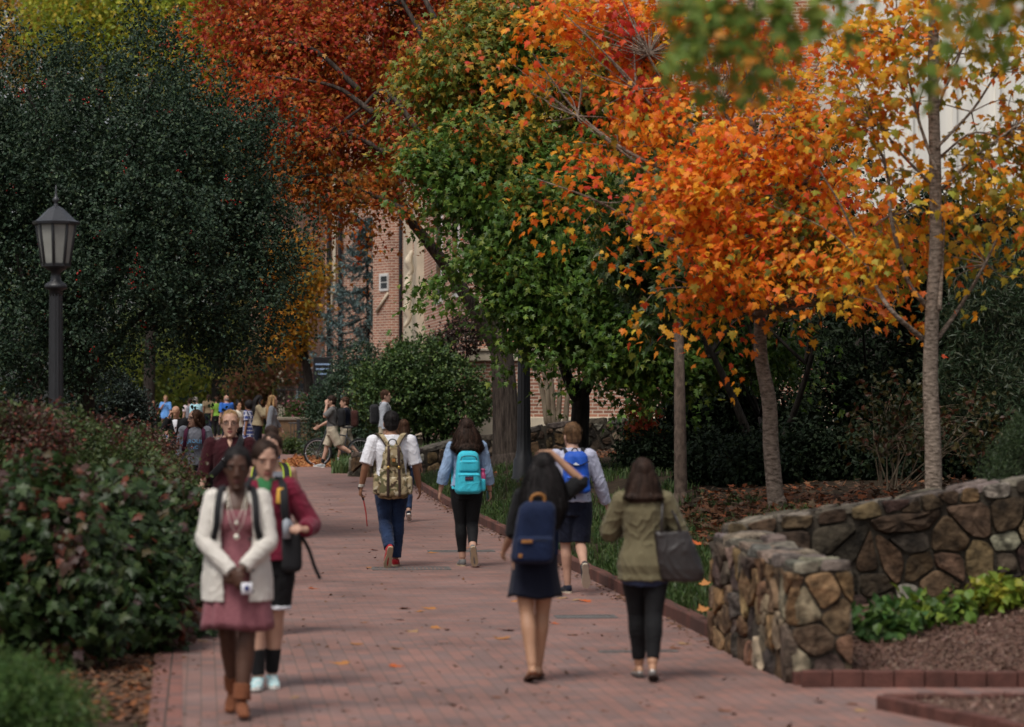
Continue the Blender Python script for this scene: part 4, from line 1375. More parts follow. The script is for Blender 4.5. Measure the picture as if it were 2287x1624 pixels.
def star_tmpl():
    half = [(.0, .0), (.10, -.04), (.30, -.10), (.24, .08), (.50, .16), (.40, .27), (.47, .40), (.27, .40), (.20, .46), (.23, .64), (.11, .66), (0, 1.0)]
    pts = half + [(-x, y) for x, y in half[-2:0:-1]]
    v = [(0, .30, .035)] + [(x, y - .0, -.22 * x * x - .05 * (y - .3) ** 2) for x, y in pts]
    n = len(pts)
    return np.array(v), [(0, 1 + i, 1 + (i + 1) % n) for i in range(n)]
def small_star():
    pts = [(0, 0), (.42, -.02), (.24, .22), (.5, .42), (.18, .48), (0, 1), (-.18, .48), (-.5, .42), (-.24, .22), (-.42, -.02)]
    v = [(0, .3, .05)] + [(x, y, -.25 * x * x) for x, y in pts]
    return np.array(v), [(0, 1 + i, 1 + (i + 1) % 10) for i in range(10)]
def lens_tmpl(w=.36, fold=.12, curl=-.15):
    v = [(0, 0, 0), (w * .8, .3, fold), (w * .75, .65, fold * .8), (0, 1, curl), (-w * .75, .65, fold * .8), (-w * .8, .3, fold), (0, .5, 0)]
    return np.array(v), [(0, 1, 6), (1, 2, 6), (2, 3, 6), (3, 4, 6), (4, 5, 6), (5, 0, 6)]
def quad_tmpl(w=.3, fold=.08):
    v = [(0, 0, 0), (w, .45, fold), (0, 1, -.05), (-w, .45, fold)]
    return np.array(v), [(0, 1, 2), (0, 2, 3)]
STAR, SSTAR, LENS, QUAD = star_tmpl(), small_star(), lens_tmpl(), quad_tmpl()

def place_leaves(name, P, T, Nn, size, tmpl, cols, m, parent=None, smooth=False):
    tv, tf = tmpl
    T = unit(T); X = unit(np.cross(T, Nn)); Z = np.cross(X, T)
    K = len(tv)
    V = P[:, None, :] + size[:, None, None] * (tv[None, :, 0, None] * X[:, None, :] + tv[None, :, 1, None] * T[:, None, :] + tv[None, :, 2, None] * Z[:, None, :])
    return fast_mesh(name, V.reshape(-1, 3), tf, K, len(P), m, parent, cols, smooth)

def pick_cols(rng, n, pal, w=None, jit=.22):
    pal = np.array(pal); w = None if w is None else np.array(w) / np.sum(w)
    i = rng.choice(len(pal), n, p=w)
    return np.clip(pal[i] * rng.uniform(1 - jit, 1 + jit, (n, 1)) * rng.uniform(.94, 1.06, (n, 3)), 0, .9)

def crown_pts(rng, blobs, n_twig, shell=.5, gaps=0.0, gfreq=.8, seed=0, drop=0.0, clumps=0, sig=(.35, .10, .15), loose=.28):
    """blobs: (center, (rx,ry,rz)); twig points biased to the outside, with clumpy gaps"""
    C = np.array([tuple(b[0]) for b in blobs]); Rr = np.array([b[1] if isinstance(b[1], (tuple, list)) else (b[1],) * 3 for b in blobs], dtype=float)
    w = np.prod(Rr, axis=1) ** (.75); w *= np.array([b[2] if len(b) > 2 else 1.0 for b in blobs]); w /= w.sum()
    k = rng.choice(len(C), n_twig, p=w)
    d = unit(rng.normal(size=(n_twig, 3)))
    rho = (shell + (1 - shell) * rng.random(n_twig)) ** .8
    rho *= 1 + .16 * vnoise(d * 2 + C[k], 1.3, seed + 5, 2)
    P = C[k] + d * Rr[k] * rho[:, None]
    out = unit(d / Rr[k])
    if clumps:
        kc = rng.choice(len(C), clumps, p=w); dc = unit(rng.normal(size=(clumps, 3)))
        rc = (.50 + .42 * rng.random(clumps)) * (1 + .14 * vnoise(dc * 2 + C[kc], 1.3, seed + 5, 2))
        Pc = C[kc] + dc * Rr[kc] * rc[:, None]; oc = unit(dc / Rr[kc])
        i = rng.integers(0, clumps, n_twig)
        sc = rng.uniform(.6, 1.35, clumps)[i]
        g = rng.normal(size=(n_twig, 3)) * np.array([sig[0], sig[0], sig[1]])
        Q = Pc[i] + (g + oc[i] * np.abs(rng.normal(size=(n_twig, 1))) * sig[2]) * sc[:, None]
        if sig[1] < sig[0]: Q[:, 2] -= .35 * (g[:, 0] ** 2 + g[:, 1] ** 2) / sig[0]
        m = rng.random(n_twig) > loose
        P = np.where(m[:, None], Q, P); out = np.where(m[:, None], unit(oc[i] + g * .8), out)
    if gaps > 0:
        q = vnoise(P, gfreq, seed + 9, 2)
        keep = q > -1 + gaps * 2 * .62
        P, out, k = P[keep], out[keep], k[keep]
    return P, out, k

def sprays(rng, P, out, per, tl, spread, mode):
    """leaves along short twigs"""
    n = len(P)
    td = unit(out * 1.0 + rng.normal(size=(n, 3)) * .55 + np.array([0, 0, -.15 if mode != 'holly' else .25]))
    s = rng.random((n, per))
    pos = P[:, None, :] + td[:, None, :] * (tl * (s - .35))[:, :, None] + rng.normal(size=(n, per, 3)) * spread
    pos = pos.reshape(-1, 3); tdr = np.repeat(td, per, axis=0); outr = np.repeat(out, per, axis=0)
    m = len(pos)
    tilt = np.stack([vnoise(pos, .9, 701 + q, 1) for q in range(3)], 1) * .45
    if mode == 'maple':
        T = unit(outr * .45 + np.array([0, 0, -.85]) + rng.normal(size=(m, 3)) * .55 + tilt)
        Nn = unit(outr * .5 + np.array([0, -.25, .75]) + rng.normal(size=(m, 3)) * .55 + tilt)
    elif mode == 'holly':
        T = unit(tdr * .8 + rng.normal(size=(m, 3)) * .75)
        Nn = unit(outr * .45 + np.array([0, 0, .65]) + rng.normal(size=(m, 3)) * .55)
    else:
        T = unit(tdr * .6 + np.array([0, 0, -.2]) + rng.normal(size=(m, 3)) * .7)
        Nn = unit(outr * .5 + np.array([0, 0, .6]) + rng.normal(size=(m, 3)) * .6)
    return pos, T, Nn

def limb(mb, pts, r0, r1, n=8, seed=0, jit=0.0):
    rg = random.Random(seed)
    P = [Vector(p) for p in pts]
    if jit:
        P = [P[0]] + [p + Vector((rg.uniform(-jit, jit), rg.uniform(-jit, jit), rg.uniform(-jit, jit))) for p in P[1:-1]] + [P[-1]]
    Q = spline(P, 5)
    m = len(Q)
    mb.tube(Q, [r0 + (r1 - r0) * (i / (m - 1)) ** .85 for i in range(m)], n)

def branches(mb, P, starts, count, r, rng, bend=.25, n=5):
    """thin branches from the nearest limb point out to some twig points"""
    S = np.array([tuple(p) for p in starts])
    idx = rng.choice(len(P), min(count, len(P)), replace=False)
    for i in idx:
        p = P[i]
        d = np.linalg.norm(S - p, axis=1) + rng.random(len(S)) * .5
        s = S[int(np.argmin(d + (S[:, 2] > p[2] + .4) * 1.5))]
        a, b = Vector(s), Vector(p)
        if (b - a).length < .1: continue
        mid = a.lerp(b, .5) + Vector((rng.normal() * .12, rng.normal() * .12, bend * .4 * (b - a).length * .3 + rng.normal() * .06))
        mb.tube(spline([a, mid, b], 3), lerp_list([r, r * .6, r * .25], 7), n)

def local(mb_or_pts, base):
    b = Vector(base)
    if isinstance(mb_or_pts, MB):
        mb_or_pts.v = [p - b for p in mb_or_pts.v]
        return mb_or_pts
    return np.asarray(mb_or_pts) - np.array(tuple(b))

BARK_G = bark_mat('grey_maple_bark', (.085, .064, .048), (.36, .285, .225), 2.6, 6.0, 6, .8)
BARK_D = bark_mat('dark_bark', (.012, .010, .009), (.05, .042, .035), 1, .3, 12, .9)
BARK_O = bark_mat('old_furrowed_bark', (.026, .020, .016), (.125, .098, .080), 1.6, .22, 13, 1.0)
BARK_T = bark_mat('tan_myrtle_bark', (.12, .09, .06), (.30, .24, .17), 1, .2, 8, .3)

L_HOLLY = leaf_mat('holly_leaf', rough=.5, spec=.24, trans=.12)
L_AUT = leaf_mat('autumn_leaf', rough=.5, spec=.3, trans=.48)
L_GRN = leaf_mat('green_leaf', rough=.45, spec=.32, trans=.34)
L_DRY = leaf_mat('dry_leaf', rough=.8, spec=.15, trans=.1)
L_EVG = leaf_mat('evergreen_leaf', rough=.5, spec=.3, trans=.12)
L_DARK = leaf_mat('dark_evergreen_leaf', rough=.6, spec=.14, trans=.08)
BERRY = mat('holly_berry', (.42, .018, .012), rough=.3, spec=.5, var=.2)

def B(dx, dy, D, rpx, ry=None, w=1.0, sq=1.0):
    """blob by photograph position and radius in photograph pixels at distance D"""
    r = rpx * D / F0
    return (W(dx, dy, D), (r, (ry if ry is not None else r), r * sq), w)

# ---------- the berried holly at left
rng = np.random.default_rng(101)
base = Vector((WX(175, 37), 37.5, gz(WX(175, 37), 37.5)))
holly = thing('holly_tree', 'huge dark evergreen holly with red berries behind the left lamp post', 'tree', base)
hb = [B(190, 370, 38, 250, 1.7), B(330, 480, 37, 250, 1.5), B(440, 600, 37, 190, 1.2), B(60, 520, 38, 230, 1.5), B(330, 260, 38, 150, 1.3), B(245, 640, 37, 170, 1.3), B(50, 250, 38.5, 160, 1.3), B(470, 380, 37.5, 150, 1.0), B(270, 110, 38.5, 60, .6), B(480, 670, 37, 110, .9),
      B(540, 550, 37, 95, .8), B(575, 470, 37.3, 50, .5), B(590, 600, 37, 60, .5), B(420, 735, 37, 75, .7), B(545, 735, 37, 62, .6), B(600, 585, 36.8, 62, .6), B(565, 690, 36.8, 55, .5), B(655, 585, 36.8, 22, .25, .9), B(60, 740, 37.5, 150, 1.2), B(-70, 400, 38, 230, 1.4), B(20, 70, 38.5, 40, .3), B(150, 770, 37, 75, .6), B(470, 270, 38, 70, .6), B(-30, 860, 37, 120, .9), B(395, 135, 38.3, 45, .4), B(530, 330, 37.6, 60, .5)]
P, out, k = crown_pts(rng, hb, 26000, .5, .30, .5, 3, clumps=1150, sig=(.15, .15, .26), loose=.16)
pos, T, Nn = sprays(rng, P, out, 7, .30, .03, 'holly')
n = len(pos)
cols = pick_cols(rng, n, [(.028, .052, .029), (.020, .040, .023), (.040, .068, .034), (.062, .092, .042)], [4, 4, 3, 1.2])
place_leaves('crown', local(pos, base), T, Nn, rng.uniform(.042, .070, n), LENS, cols, L_HOLLY, holly)
mb = MB()
limb(mb, [base, base + Vector((.05, 0, .9)), W(190, 700, 37.5), W(210, 400, 38), W(230, 150, 38.3)], .17, .05, 10)
for q in ([(150, 860), (215, 800), (330, 690), (440, 600)], [(150, 800), (80, 700), (30, 550)], [(190, 700), (300, 560), (430, 420)], [(200, 500), (120, 350), (60, 200)], [(210, 450), (300, 320), (340, 180)]):
    limb(mb, [W(a, b, 37.2) for a, b in q], .07, .02, 8)
local(mb, base).build('trunk', BARK_D, holly)
bm_ = MB(); pi = rng.choice(len(P), 2200, replace=False)
cl = vnoise(P[pi], .9, 44) > .55
for p in P[pi][cl][:170]:
    c = Vector(p) - base
    for j in range(rng.integers(3, 8)):
        q = c + Vector(rng.normal(size=3) * .035) + Vector((0, -.05, 0))
        bm_.ball(q, .013, 6)
bm_.build('berries', BERRY, holly)

# ---------- red maple whose trunk stands beyond the mid lamp
rng = np.random.default_rng(102)
base = Vector((WX(1132, 54), 54, gz(WX(1132, 54), 54)))
redm = thing('maple_tree', 'big red and orange maple leaning over the path from a thick furrowed trunk', 'tree', base)
rb = [B(560, 40, 53, 120, 1.3), B(690, 150, 52, 170, 1.6), B(820, 60, 53, 190, 1.8), B(640, 290, 52, 120, 1.2), B(770, 320, 52, 150, 1.5), B(890, 230, 53, 130, 1.3), B(700, 410, 51.5, 80, .8), B(810, 420, 51.5, 75, .8), B(960, 120, 54, 140, 1.3), B(880, 390, 52.5, 70, .8), B(650, -60, 53, 200, 1.5), B(900, -80, 54, 200, 1.5), B(505, 60, 53, 60, .7), B(745, 470, 51.5, 40, .3), B(660, 450, 51.5, 45, .4)]
P, out, k = crown_pts(rng, rb, 8600, .35, .36, .55, 13, clumps=400, sig=(.36, .12, .12), loose=.22)
pos, T, Nn = sprays(rng, P, out, 8, .5, .10, 'maple')
n = len(pos)
cols = pick_cols(rng, n, [(.46, .050, .026), (.54, .095, .022), (.52, .155, .022), (.34, .040, .022), (.42, .17, .03), (.60, .30, .07), (.18, .16, .03)], [3.5, 4, 4, 2, 2, .7, .9])
lowm = pos[:, 2] < W(0, 390, 52).z
cl2 = pick_cols(rng, n, [(.48, .14, .016), (.40, .15, .02), (.26, .13, .02), (.12, .12, .025), (.42, .07, .016)], [4, 3, 2, 1.5, 1.5])
mixv = np.clip((W(0, 330, 52).z - pos[:, 2]) / 1.2 + .5 + vnoise(pos, .5, 3) * .5, 0, 1)
sel = rng.random(n) < mixv
cols[sel] = cl2[sel]
place_leaves('crown', local(pos, base), T, Nn, rng.uniform(.07, .115, n), SSTAR, cols, L_AUT, redm)
mb = MB()
limb(mb, [base + Vector((0, 0, -.2)), W(1131, 960, 54), W(1128, 860, 54), W(1115, 770, 54), W(1090, 700, 54)], .30, .20, 18, 4, .02)
limb(mb, [base + Vector((0, 0, -.25)), base + Vector((0, 0, .25))], .40, .29, 18)
limb(mb, [W(1112, 780, 54), W(1060, 690, 53.8), W(1000, 600, 53.5), W(955, 540, 53.3), W(905, 470, 53), W(860, 340, 52.8), W(800, 200, 52.5)], .17, .06, 12)
limb(mb, [W(1105, 740, 54), W(1110, 600, 54), W(1060, 350, 54), W(970, 100, 54), W(890, 10, 54)], .17, .07, 12)
for q in ([(905, 470), (820, 440), (700, 400), (600, 420)], [(960, 330), (860, 215), (790, 255), (690, 330)], [(1000, 215), (900, 205), (800, 290), (700, 320)], [(800, 200), (700, 120), (620, 90)], [(860, 340), (760, 300), (640, 280)], [(950, 90), (900, 20), (880, -30)], [(970, 40), (930, -20), (900, -60)], [(830, 250), (740, 200), (600, 170)]):
    limb(mb, [W(a, b, 51.0) for a, b in q], .062, .018, 8, 5, .12)
st_ = [W(a, b, 52.5) for a, b in ((905, 470), (860, 340), (800, 200), (700, 330), (700, 120), (640, 280), (900, 205), (890, 10), (700, 400), (760, 300))]
branches(mb, P, st_, 170, .022, rng)
local(mb, base).build('trunk', BARK_O, redm)

# ---------- green maple in the centre, turning at the top
rng = np.random.default_rng(103)
base = Vector((WX(1292, 46), 46, gz(WX(1292, 46), 46)))
grn = thing('maple_tree', 'broad green maple in the centre with its top turning orange, above a dark forked trunk', 'tree', base)
gb = [B(1050, 130, 45, 130, 1.0), B(1160, 60, 45.5, 130, 1.0), B(1090, 330, 44.5, 130, 1.1), B(1035, 400, 44.5, 88, .8), B(1170, 450, 44.3, 170, 1.3), B(1180, 580, 44, 105, 1.0), B(1250, 600, 44.2, 150, 1.2), B(1350, 480, 44.5, 170, 1.2), B(1400, 660, 44, 150, 1.1), B(1265, 700, 44, 68, .7), B(1380, 735, 44, 85, .8), B(1500, 740, 44, 110, .9), B(1170, 690, 44, 55, .6), B(1260, 240, 45.2, 150, 1.1), B(1400, 280, 45.5, 130, 1.0), B(1005, 605, 43.8, 42, .35, .6), B(950, 350, 44.6, 50, .5), B(965, 170, 45, 55, .6), B(1600, 720, 44.3, 90, .7), B(1700, 745, 44, 70, .5), B(1470, 810, 44.2, 50, .4)]
P, out, k = crown_pts(rng, gb, 13000, .5, .24, .7, 23, clumps=430, sig=(.28, .10, .12), loose=.28)
pos, T, Nn = sprays(rng, P, out, 8, .42, .075, 'maple')
n = len(pos)
green = pick_cols(rng, n, [(.075, .15, .020), (.055, .115, .018), (.11, .185, .026), (.17, .22, .032)], [4, 3.5, 3, 1.5])
gold = pick_cols(rng, n, [(.40, .27, .03), (.48, .19, .02), (.20, .21, .028), (.50, .10, .018), (.12, .16, .024)], [3, 1.8, 3.5, 1.0, 5])
q = np.clip((pos[:, 2] - W(0, 420, 45).z) / 2.6 + .20 + .50 * vnoise(pos, .42, 31), 0, 1)
sel = rng.random(n) < q
cols = np.where(sel[:, None], gold, green)
place_leaves('crown', local(pos, base), T, Nn, rng.uniform(.08, .135, n), SSTAR, cols, L_GRN, grn)
mb = MB()
limb(mb, [base + Vector((0, 0, -.2)), W(1294, 970, 46), W(1297, 900, 46), W(1292, 865, 46)], .17, .15, 12)
limb(mb, [W(1296, 900, 46), W(1270, 850, 45.8), W(1240, 740, 45.3), W(1200, 560, 45), W(1150, 350, 45)], .12, .04, 10)
limb(mb, [W(1296, 890, 46), W(1320, 840, 45.8), W(1350, 700, 45.3), W(1370, 480, 45), W(1330, 250, 45)], .12, .04, 10)
for q in ([(1240, 740), (1150, 690), (1060, 640)], [(1200, 560), (1100, 450), (1010, 420)], [(1160, 380), (1090, 250), (1040, 110)], [(1350, 700), (1440, 690), (1560, 720)], [(1360, 560), (1430, 500), (1480, 420)], [(1340, 300), (1250, 150), (1170, 50)]):
    limb(mb, [W(a, b, 44.8) for a, b in q], .05, .015, 7)
branches(mb, P, [W(a, b, 44.8) for a, b in ((1240, 740), (1150, 690), (1100, 450), (1200, 560), (1090, 250), (1350, 700), (1440, 690), (1430, 500), (1250, 150))], 120, .018, rng)
local(mb, base).build('trunk', BARK_D, grn)

# ---------- the near orange maple
rng = np.random.default_rng(104)
D = 30.0
base = Vector((WX(1737, D), D, gz(WX(1737, D), D)))
orm = thing('maple_tree', 'slender maple with vivid orange leaves and a pale trunk bending left behind the stone wall', 'tree', base)
ob = [B(1480, 250, 30, 95, .7), B(1590, 300, 29.5, 110, .8), B(1720, 250, 30, 120, .9), B(1830, 330, 29.8, 110, .8), B(1510, 430, 29, 95, .7), B(1640, 430, 29.2, 120, .9), B(1790, 460, 29.4, 120, .9), B(1590, 545, 28.8, 85, .7), B(1720, 545, 29, 90, .7), B(1530, 605, 29, 55, .5, .7), B(1680, 620, 29, 45, .5, .7), B(1880, 500, 29.6, 70, .6), B(1940, 430, 29.8, 70, .6, .7), B(1650, 120, 30.5, 110, .8, .8), B(1800, 110, 30.5, 110, .8, .8), B(1500, 100, 30.5, 110, .8, .5), B(1390, 440, 29.4, 70, .5, .45), B(1290, 430, 29.8, 90, .6, .3), B(1330, 520, 29.6, 60, .5, .35), B(1230, 360, 30, 80, .5, .18), B(1400, 240, 30, 80, .6, .5), B(1830, 570, 29.4, 60, .5, .6), B(1580, 655, 29.3, 40, .4, .35), B(1900, 610, 30, 60, .4, .3), B(1250, 80, 30.6, 110, .6, .5), B(1330, 20, 30.6, 120, .6, .9), B(1430, 60, 31, 100, .6, .9), B(1520, 20, 31, 100, .6, .9)]
P, out, k = crown_pts(rng, ob, 3200, .30, .34, 1.0, 33, clumps=165, sig=(.25, .052, .07), loose=.10)
pos, T, Nn = sprays(rng, P, out, 6, .34, .07, 'maple')
n = len(pos)
cols = pick_cols(rng, n, [(.88, .28, .020), (.88, .40, .028), (.84, .18, .020), (.88, .52, .045), (.46, .34, .04), (.78, .10, .03), (.22, .25, .04)], [6, 2.8, 4.6, 1.0, .9, 1.2, 1.0])
redz = vnoise(pos, .55, 8) > .75
cols[redz] = pick_cols(rng, int(redz.sum()), [(.60, .075, .02), (.62, .05, .03), (.62, .12, .02)])
grz = (vnoise(pos, .6, 18) > .55) & (rng.random(n) < .6)
cols[grz] = pick_cols(rng, int(grz.sum()), [(.16, .17, .025), (.30, .21, .025), (.09, .12, .02)])
place_leaves('crown', local(pos, base), T, Nn, .056 + .062 * rng.random(n) ** 1.2, STAR, cols, L_AUT, orm)
mb = MB()
limb(mb, [base + Vector((0, 0, -.3)), base + Vector((0, 0, .12))], .16, .098, 14)
limb(mb, [base + Vector((0, 0, -.1)), W(1722, 1000, D), W(1718, 900, D), W(1700, 800, D), W(1697, 700, D), W(1690, 560, D), W(1682, 380, D), W(1675, 150, D), W(1680, -40, D)], .098, .045, 14)
for q in ([(1698, 720), (1640, 690), (1560, 640), (1490, 620)], [(1692, 640), (1600, 560), (1500, 440), (1380, 330), (1250, 230)], [(1690, 580), (1560, 400), (1420, 200), (1260, 30)], [(1688, 520), (1560, 300), (1450, 120), (1380, -20)], [(1688, 500), (1780, 420), (1880, 300), (1940, 200)], [(1690, 620), (1800, 560), (1900, 500)], [(1684, 420), (1760, 280), (1840, 120)], [(1684, 380), (1610, 230), (1560, 60)], [(1600, 560), (1470, 520), (1330, 450), (1200, 400)], [(1560, 400), (1430, 350), (1290, 260), (1190, 120)], [(1702, 735), (1735, 720), (1740, 690)], [(1690, 700), (1790, 690), (1900, 660)]):
    limb(mb, [W(a, b, D - .2 + .25 * math.sin(a)) for a, b in q], .030, .006, 7, int(sum(q[0])), .04)
branches(mb, P, [W(a, b, D - .1) for a, b in ((1640, 690), (1560, 640), (1600, 560), (1500, 440), (1380, 330), (1560, 400), (1420, 200), (1450, 120), (1780, 420), (1880, 300), (1800, 560), (1760, 280), (1610, 230), (1330, 450), (1290, 260), (1740, 690))], 330, .010, rng)
local(mb, base).build('trunk', BARK_G, orm)

# ---------- the right hand maple
rng = np.random.default_rng(105)
D = 27.0
base = Vector((WX(2085, D), D, gz(WX(2085, D), D)))
rim = thing('maple_tree', 'straight grey maple with thin orange and yellow foliage at right, behind the retaining wall', 'tree', base)
fb = [B(1990, 520, 27.4, 75, .5), B(1960, 590, 27.2, 45, .4, .6), B(2030, 430, 26.5, 40, .3, .3), B(2220, 380, 27.4, 80, .6), B(2270, 310, 27.5, 90, .6), B(2160, 80, 27, 120, .6, .18), B(2010, 60, 27, 100, .6, .4), B(1940, 250, 27, 70, .6, .5), B(2060, 260, 28, 70, .5, .1), B(2240, 470, 27, 70, .5, .7), B(2290, 580, 27.2, 60, .5, .4), B(2000, 370, 27.4, 55, .4, .3), B(2090, 600, 28.0, 45, .3, .2), B(1930, 120, 27, 70, .6, .5), B(2280, 100, 27, 90, .6, .25), B(2170, 560, 28, 60, .5, .25)]
P, out, k = crown_pts(rng, fb, 880, .25, .32, 1.1, 43, clumps=90, sig=(.25, .07, .1), loose=.25)
pos, T, Nn = sprays(rng, P, out, 6, .32, .07, 'maple')
n = len(pos)
cols = pick_cols(rng, n, [(.86, .31, .02), (.88, .47, .04), (.78, .16, .018), (.50, .38, .04), (.32, .33, .04)], [5, 4, 2, 2, 2])
lowg = (pos[:, 0] > W(2120, 0, D).x) & (rng.random(n) < .45)
cols[lowg] = pick_cols(rng, int(lowg.sum()), [(.30, .26, .035), (.18, .20, .03), (.5, .3, .03)])
place_leaves('crown', local(pos, base), T, Nn, rng.uniform(.07, .115, n), STAR, cols, L_AUT, rim)
mb = MB()
limb(mb, [base + Vector((0, 0, -.3)), W(2084, 1000, D), W(2078, 850, D), W(2082, 700, D), W(2090, 550, D), W(2088, 350, D), W(2084, 150, D), W(2088, -60, D)], .092, .05, 14)
for q, r in (([(2070, 765), (1990, 690), (1930, 590), (1880, 470), (1830, 380)], .03), ([(2095, 755), (2150, 690), (2205, 590), (2250, 470), (2287, 410)], .026), ([(2075, 690), (2030, 620), (1990, 480), (1980, 380), (1920, 200), (1860, 60)], .03), ([(2098, 690), (2108, 560), (2112, 430)], .026), ([(2090, 380), (2050, 250), (2010, 80), (2000, -20)], .02), ([(2095, 430), (2180, 350), (2260, 290), (2310, 250)], .022), ([(2092, 330), (2170, 250), (2230, 160), (2300, 120)], .018), ([(2086, 260), (2140, 120), (2200, 0)], .016), ([(2088, 420), (2020, 340), (1960, 280), (1900, 270)], .018), ([(2100, 350), (2180, 300), (2290, 330)], .014), ([(2085, 200), (2150, 90), (2260, 40)], .012)):
    limb(mb, [W(a, b, D + .2 * math.sin(a)) for a, b in q], r, .007, 8, int(sum(q[0])), .03)
branches(mb, P, [W(a, b, D) for a, b in ((1990, 690), (1930, 590), (1990, 480), (1980, 380), (2205, 590), (2250, 470), (2050, 250), (2010, 80), (2180, 350), (2260, 290), (2170, 250), (2140, 120), (1960, 280), (2230, 160))], 150, .008, rng)
local(mb, base).build('trunk', BARK_G, rim)

# ---------- young tree left of the orange maple
rng = np.random.default_rng(106)
D = 34.5
base = Vector((WX(1521, D), D, gz(WX(1521, D), D)))
yng = thing('young_tree', 'straight young brown trunk with a green crown left of the bending pale trunk', 'tree', base)
P, out, k = crown_pts(rng, [B(1510, 640, 35.5, 110, .8), B(1440, 540, 35.8, 110, .8), B(1600, 580, 35.8, 110, .8), B(1530, 420, 36, 130, .9)], 1500, .4, .3, .9, 53)
pos, T, Nn = sprays(rng, P, out, 8, .36, .07, 'maple'); n = len(pos)
place_leaves('crown', local(pos, base), T, Nn, rng.uniform(.10, .15, n), SSTAR, pick_cols(rng, n, [(.030, .060, .012), (.045, .08, .015), (.07, .085, .018), (.2, .12, .02)], [4, 4, 2, .6]), L_GRN, yng)
mb = MB()
limb(mb, [base + Vector((0, 0, -.3)), base + Vector((0, 0, .15))], .14, .09, 12)
limb(mb, [base + Vector((0, 0, -.1)), W(1519, 960, D), W(1517, 800, D + .2), W(1514, 600, D + .6), W(1520, 400, D + 1)], .09, .05, 12)
for q in ([(1516, 700), (1450, 600), (1400, 500)], [(1515, 640), (1580, 560), (1640, 500)], [(1516, 560), (1500, 470), (1460, 380)]):
    limb(mb, [W(a, b, D + .6) for a, b in q], .03, .01, 7)
local(mb, base).build('trunk', bark_mat('brown_bark', (.05, .036, .028), (.155, .115, .09), 2, 1.2, 7, .5), yng)

# ---------- branches of a tree nearer the camera, hanging into the top of the view
rng = np.random.default_rng(107)
D = 11.5
base = Vector((3.6, 11.9, 0))
nea = thing('overhanging_tree', 'out of focus green and orange branches hanging into the top right of the view', 'tree', base)
nb = [B(1600, 30, D, 110, .4), B(1690, 120, D, 75, .3), B(1570, 170, D, 60, .25), B(1760, 20, D, 90, .3), B(1660, 210, D, 40, .2, .6), B(2130, 30, D, 80, .3, .4), B(2080, 170, D, 50, .25, .35), B(2200, 110, D, 40, .25, .3), B(1900, -40, D, 90, .3), B(2240, -20, D, 100, .3)]
P, out, k = crown_pts(rng, nb, 140, .2, .2, 2.0, 63)
pos, T, Nn = sprays(rng, P, out, 5, .16, .045, 'maple'); n = len(pos)
place_leaves('crown', local(pos, base), T, Nn, rng.uniform(.055, .095, n), STAR, pick_cols(rng, n, [(.15, .23, .04), (.20, .25, .04), (.40, .28, .04), (.6, .26, .04)], [6, 3, 1.5, .8]), L_AUT, nea)
mb = MB()
limb(mb, [base, base + Vector((-.1, 0, 2)), base + Vector((-.2, 0, 4.5))], .14, .09, 12)
for q in ([(2290, -160), (2050, -120), (1800, -80), (1620, 0), (1590, 150)], [(2290, -160), (2200, -60), (2140, 20), (2080, 180)], [(1800, -80), (1740, 20), (1690, 130)], [(2300, -150), (2230, -40), (2200, 110)]):
    limb(mb, [W(a, b, D) for a, b in q], .014, .003, 6)
limb(mb, [base + Vector((-.2, 0, 4.4)), W(2480, -260, 11.8), W(2290, -160, D)], .06, .016, 8)
local(mb, base).build('trunk', BARK_G, nea)

# ---------- rounded shrubs and bushes
def bush(name, label, cat, blobs, n_twig, per, tl, size, pal, w=None, m=None, tmpl=LENS, mode='holly', shell=.6, gaps=.2, gf=1.0, seed=1, spread=.03, stems=5, base=None, group=None, bark=None, extra=None, stem_r=.025):
    rng = np.random.default_rng(seed)
    if base is None:
        c = Vector(blobs[0][0]); base = Vector((c.x, c.y, gz(c.x, c.y)))
    t = thing(name, label, cat, base, 0, group)
    P, out, k = crown_pts(rng, blobs, n_twig, shell, gaps, gf, seed)
    ok = P[:, 2] > np.array([gz(p[0], p[1]) for p in P]) + .03
    P, out = P[ok], out[ok]
    pos, T, Nn = sprays(rng, P, out, per, tl, spread, mode); n = len(pos)
    cols = pick_cols(rng, n, pal, w)
    if extra: cols = extra(rng, pos, cols)
    place_leaves('foliage', local(pos, base), T, Nn, rng.uniform(size[0], size[1], n), tmpl, cols, m or L_EVG, t)
    mb = MB(); rg = random.Random(seed)
    for i in range(stems):
        b = blobs[rg.randrange(len(blobs))]
        c = Vector(b[0])
        s0 = base + Vector((rg.uniform(-.12, .12), rg.uniform(-.1, .1), -.05))
        limb(mb, [s0, s0.lerp(c, .5) + Vector((rg.uniform(-.1, .1), rg.uniform(-.1, .1), .05)), c], stem_r, stem_r * .3, 7)
        for j in range(3):
            p = P[rg.randrange(len(P))]; limb(mb, [s0.lerp(c, .6), s0.lerp(c, .8).lerp(Vector(p), .5), Vector(p)], stem_r * .45, stem_r * .12, 5)
    local(mb, base).build('stem', bark or BARK_D, t)
    return t, P

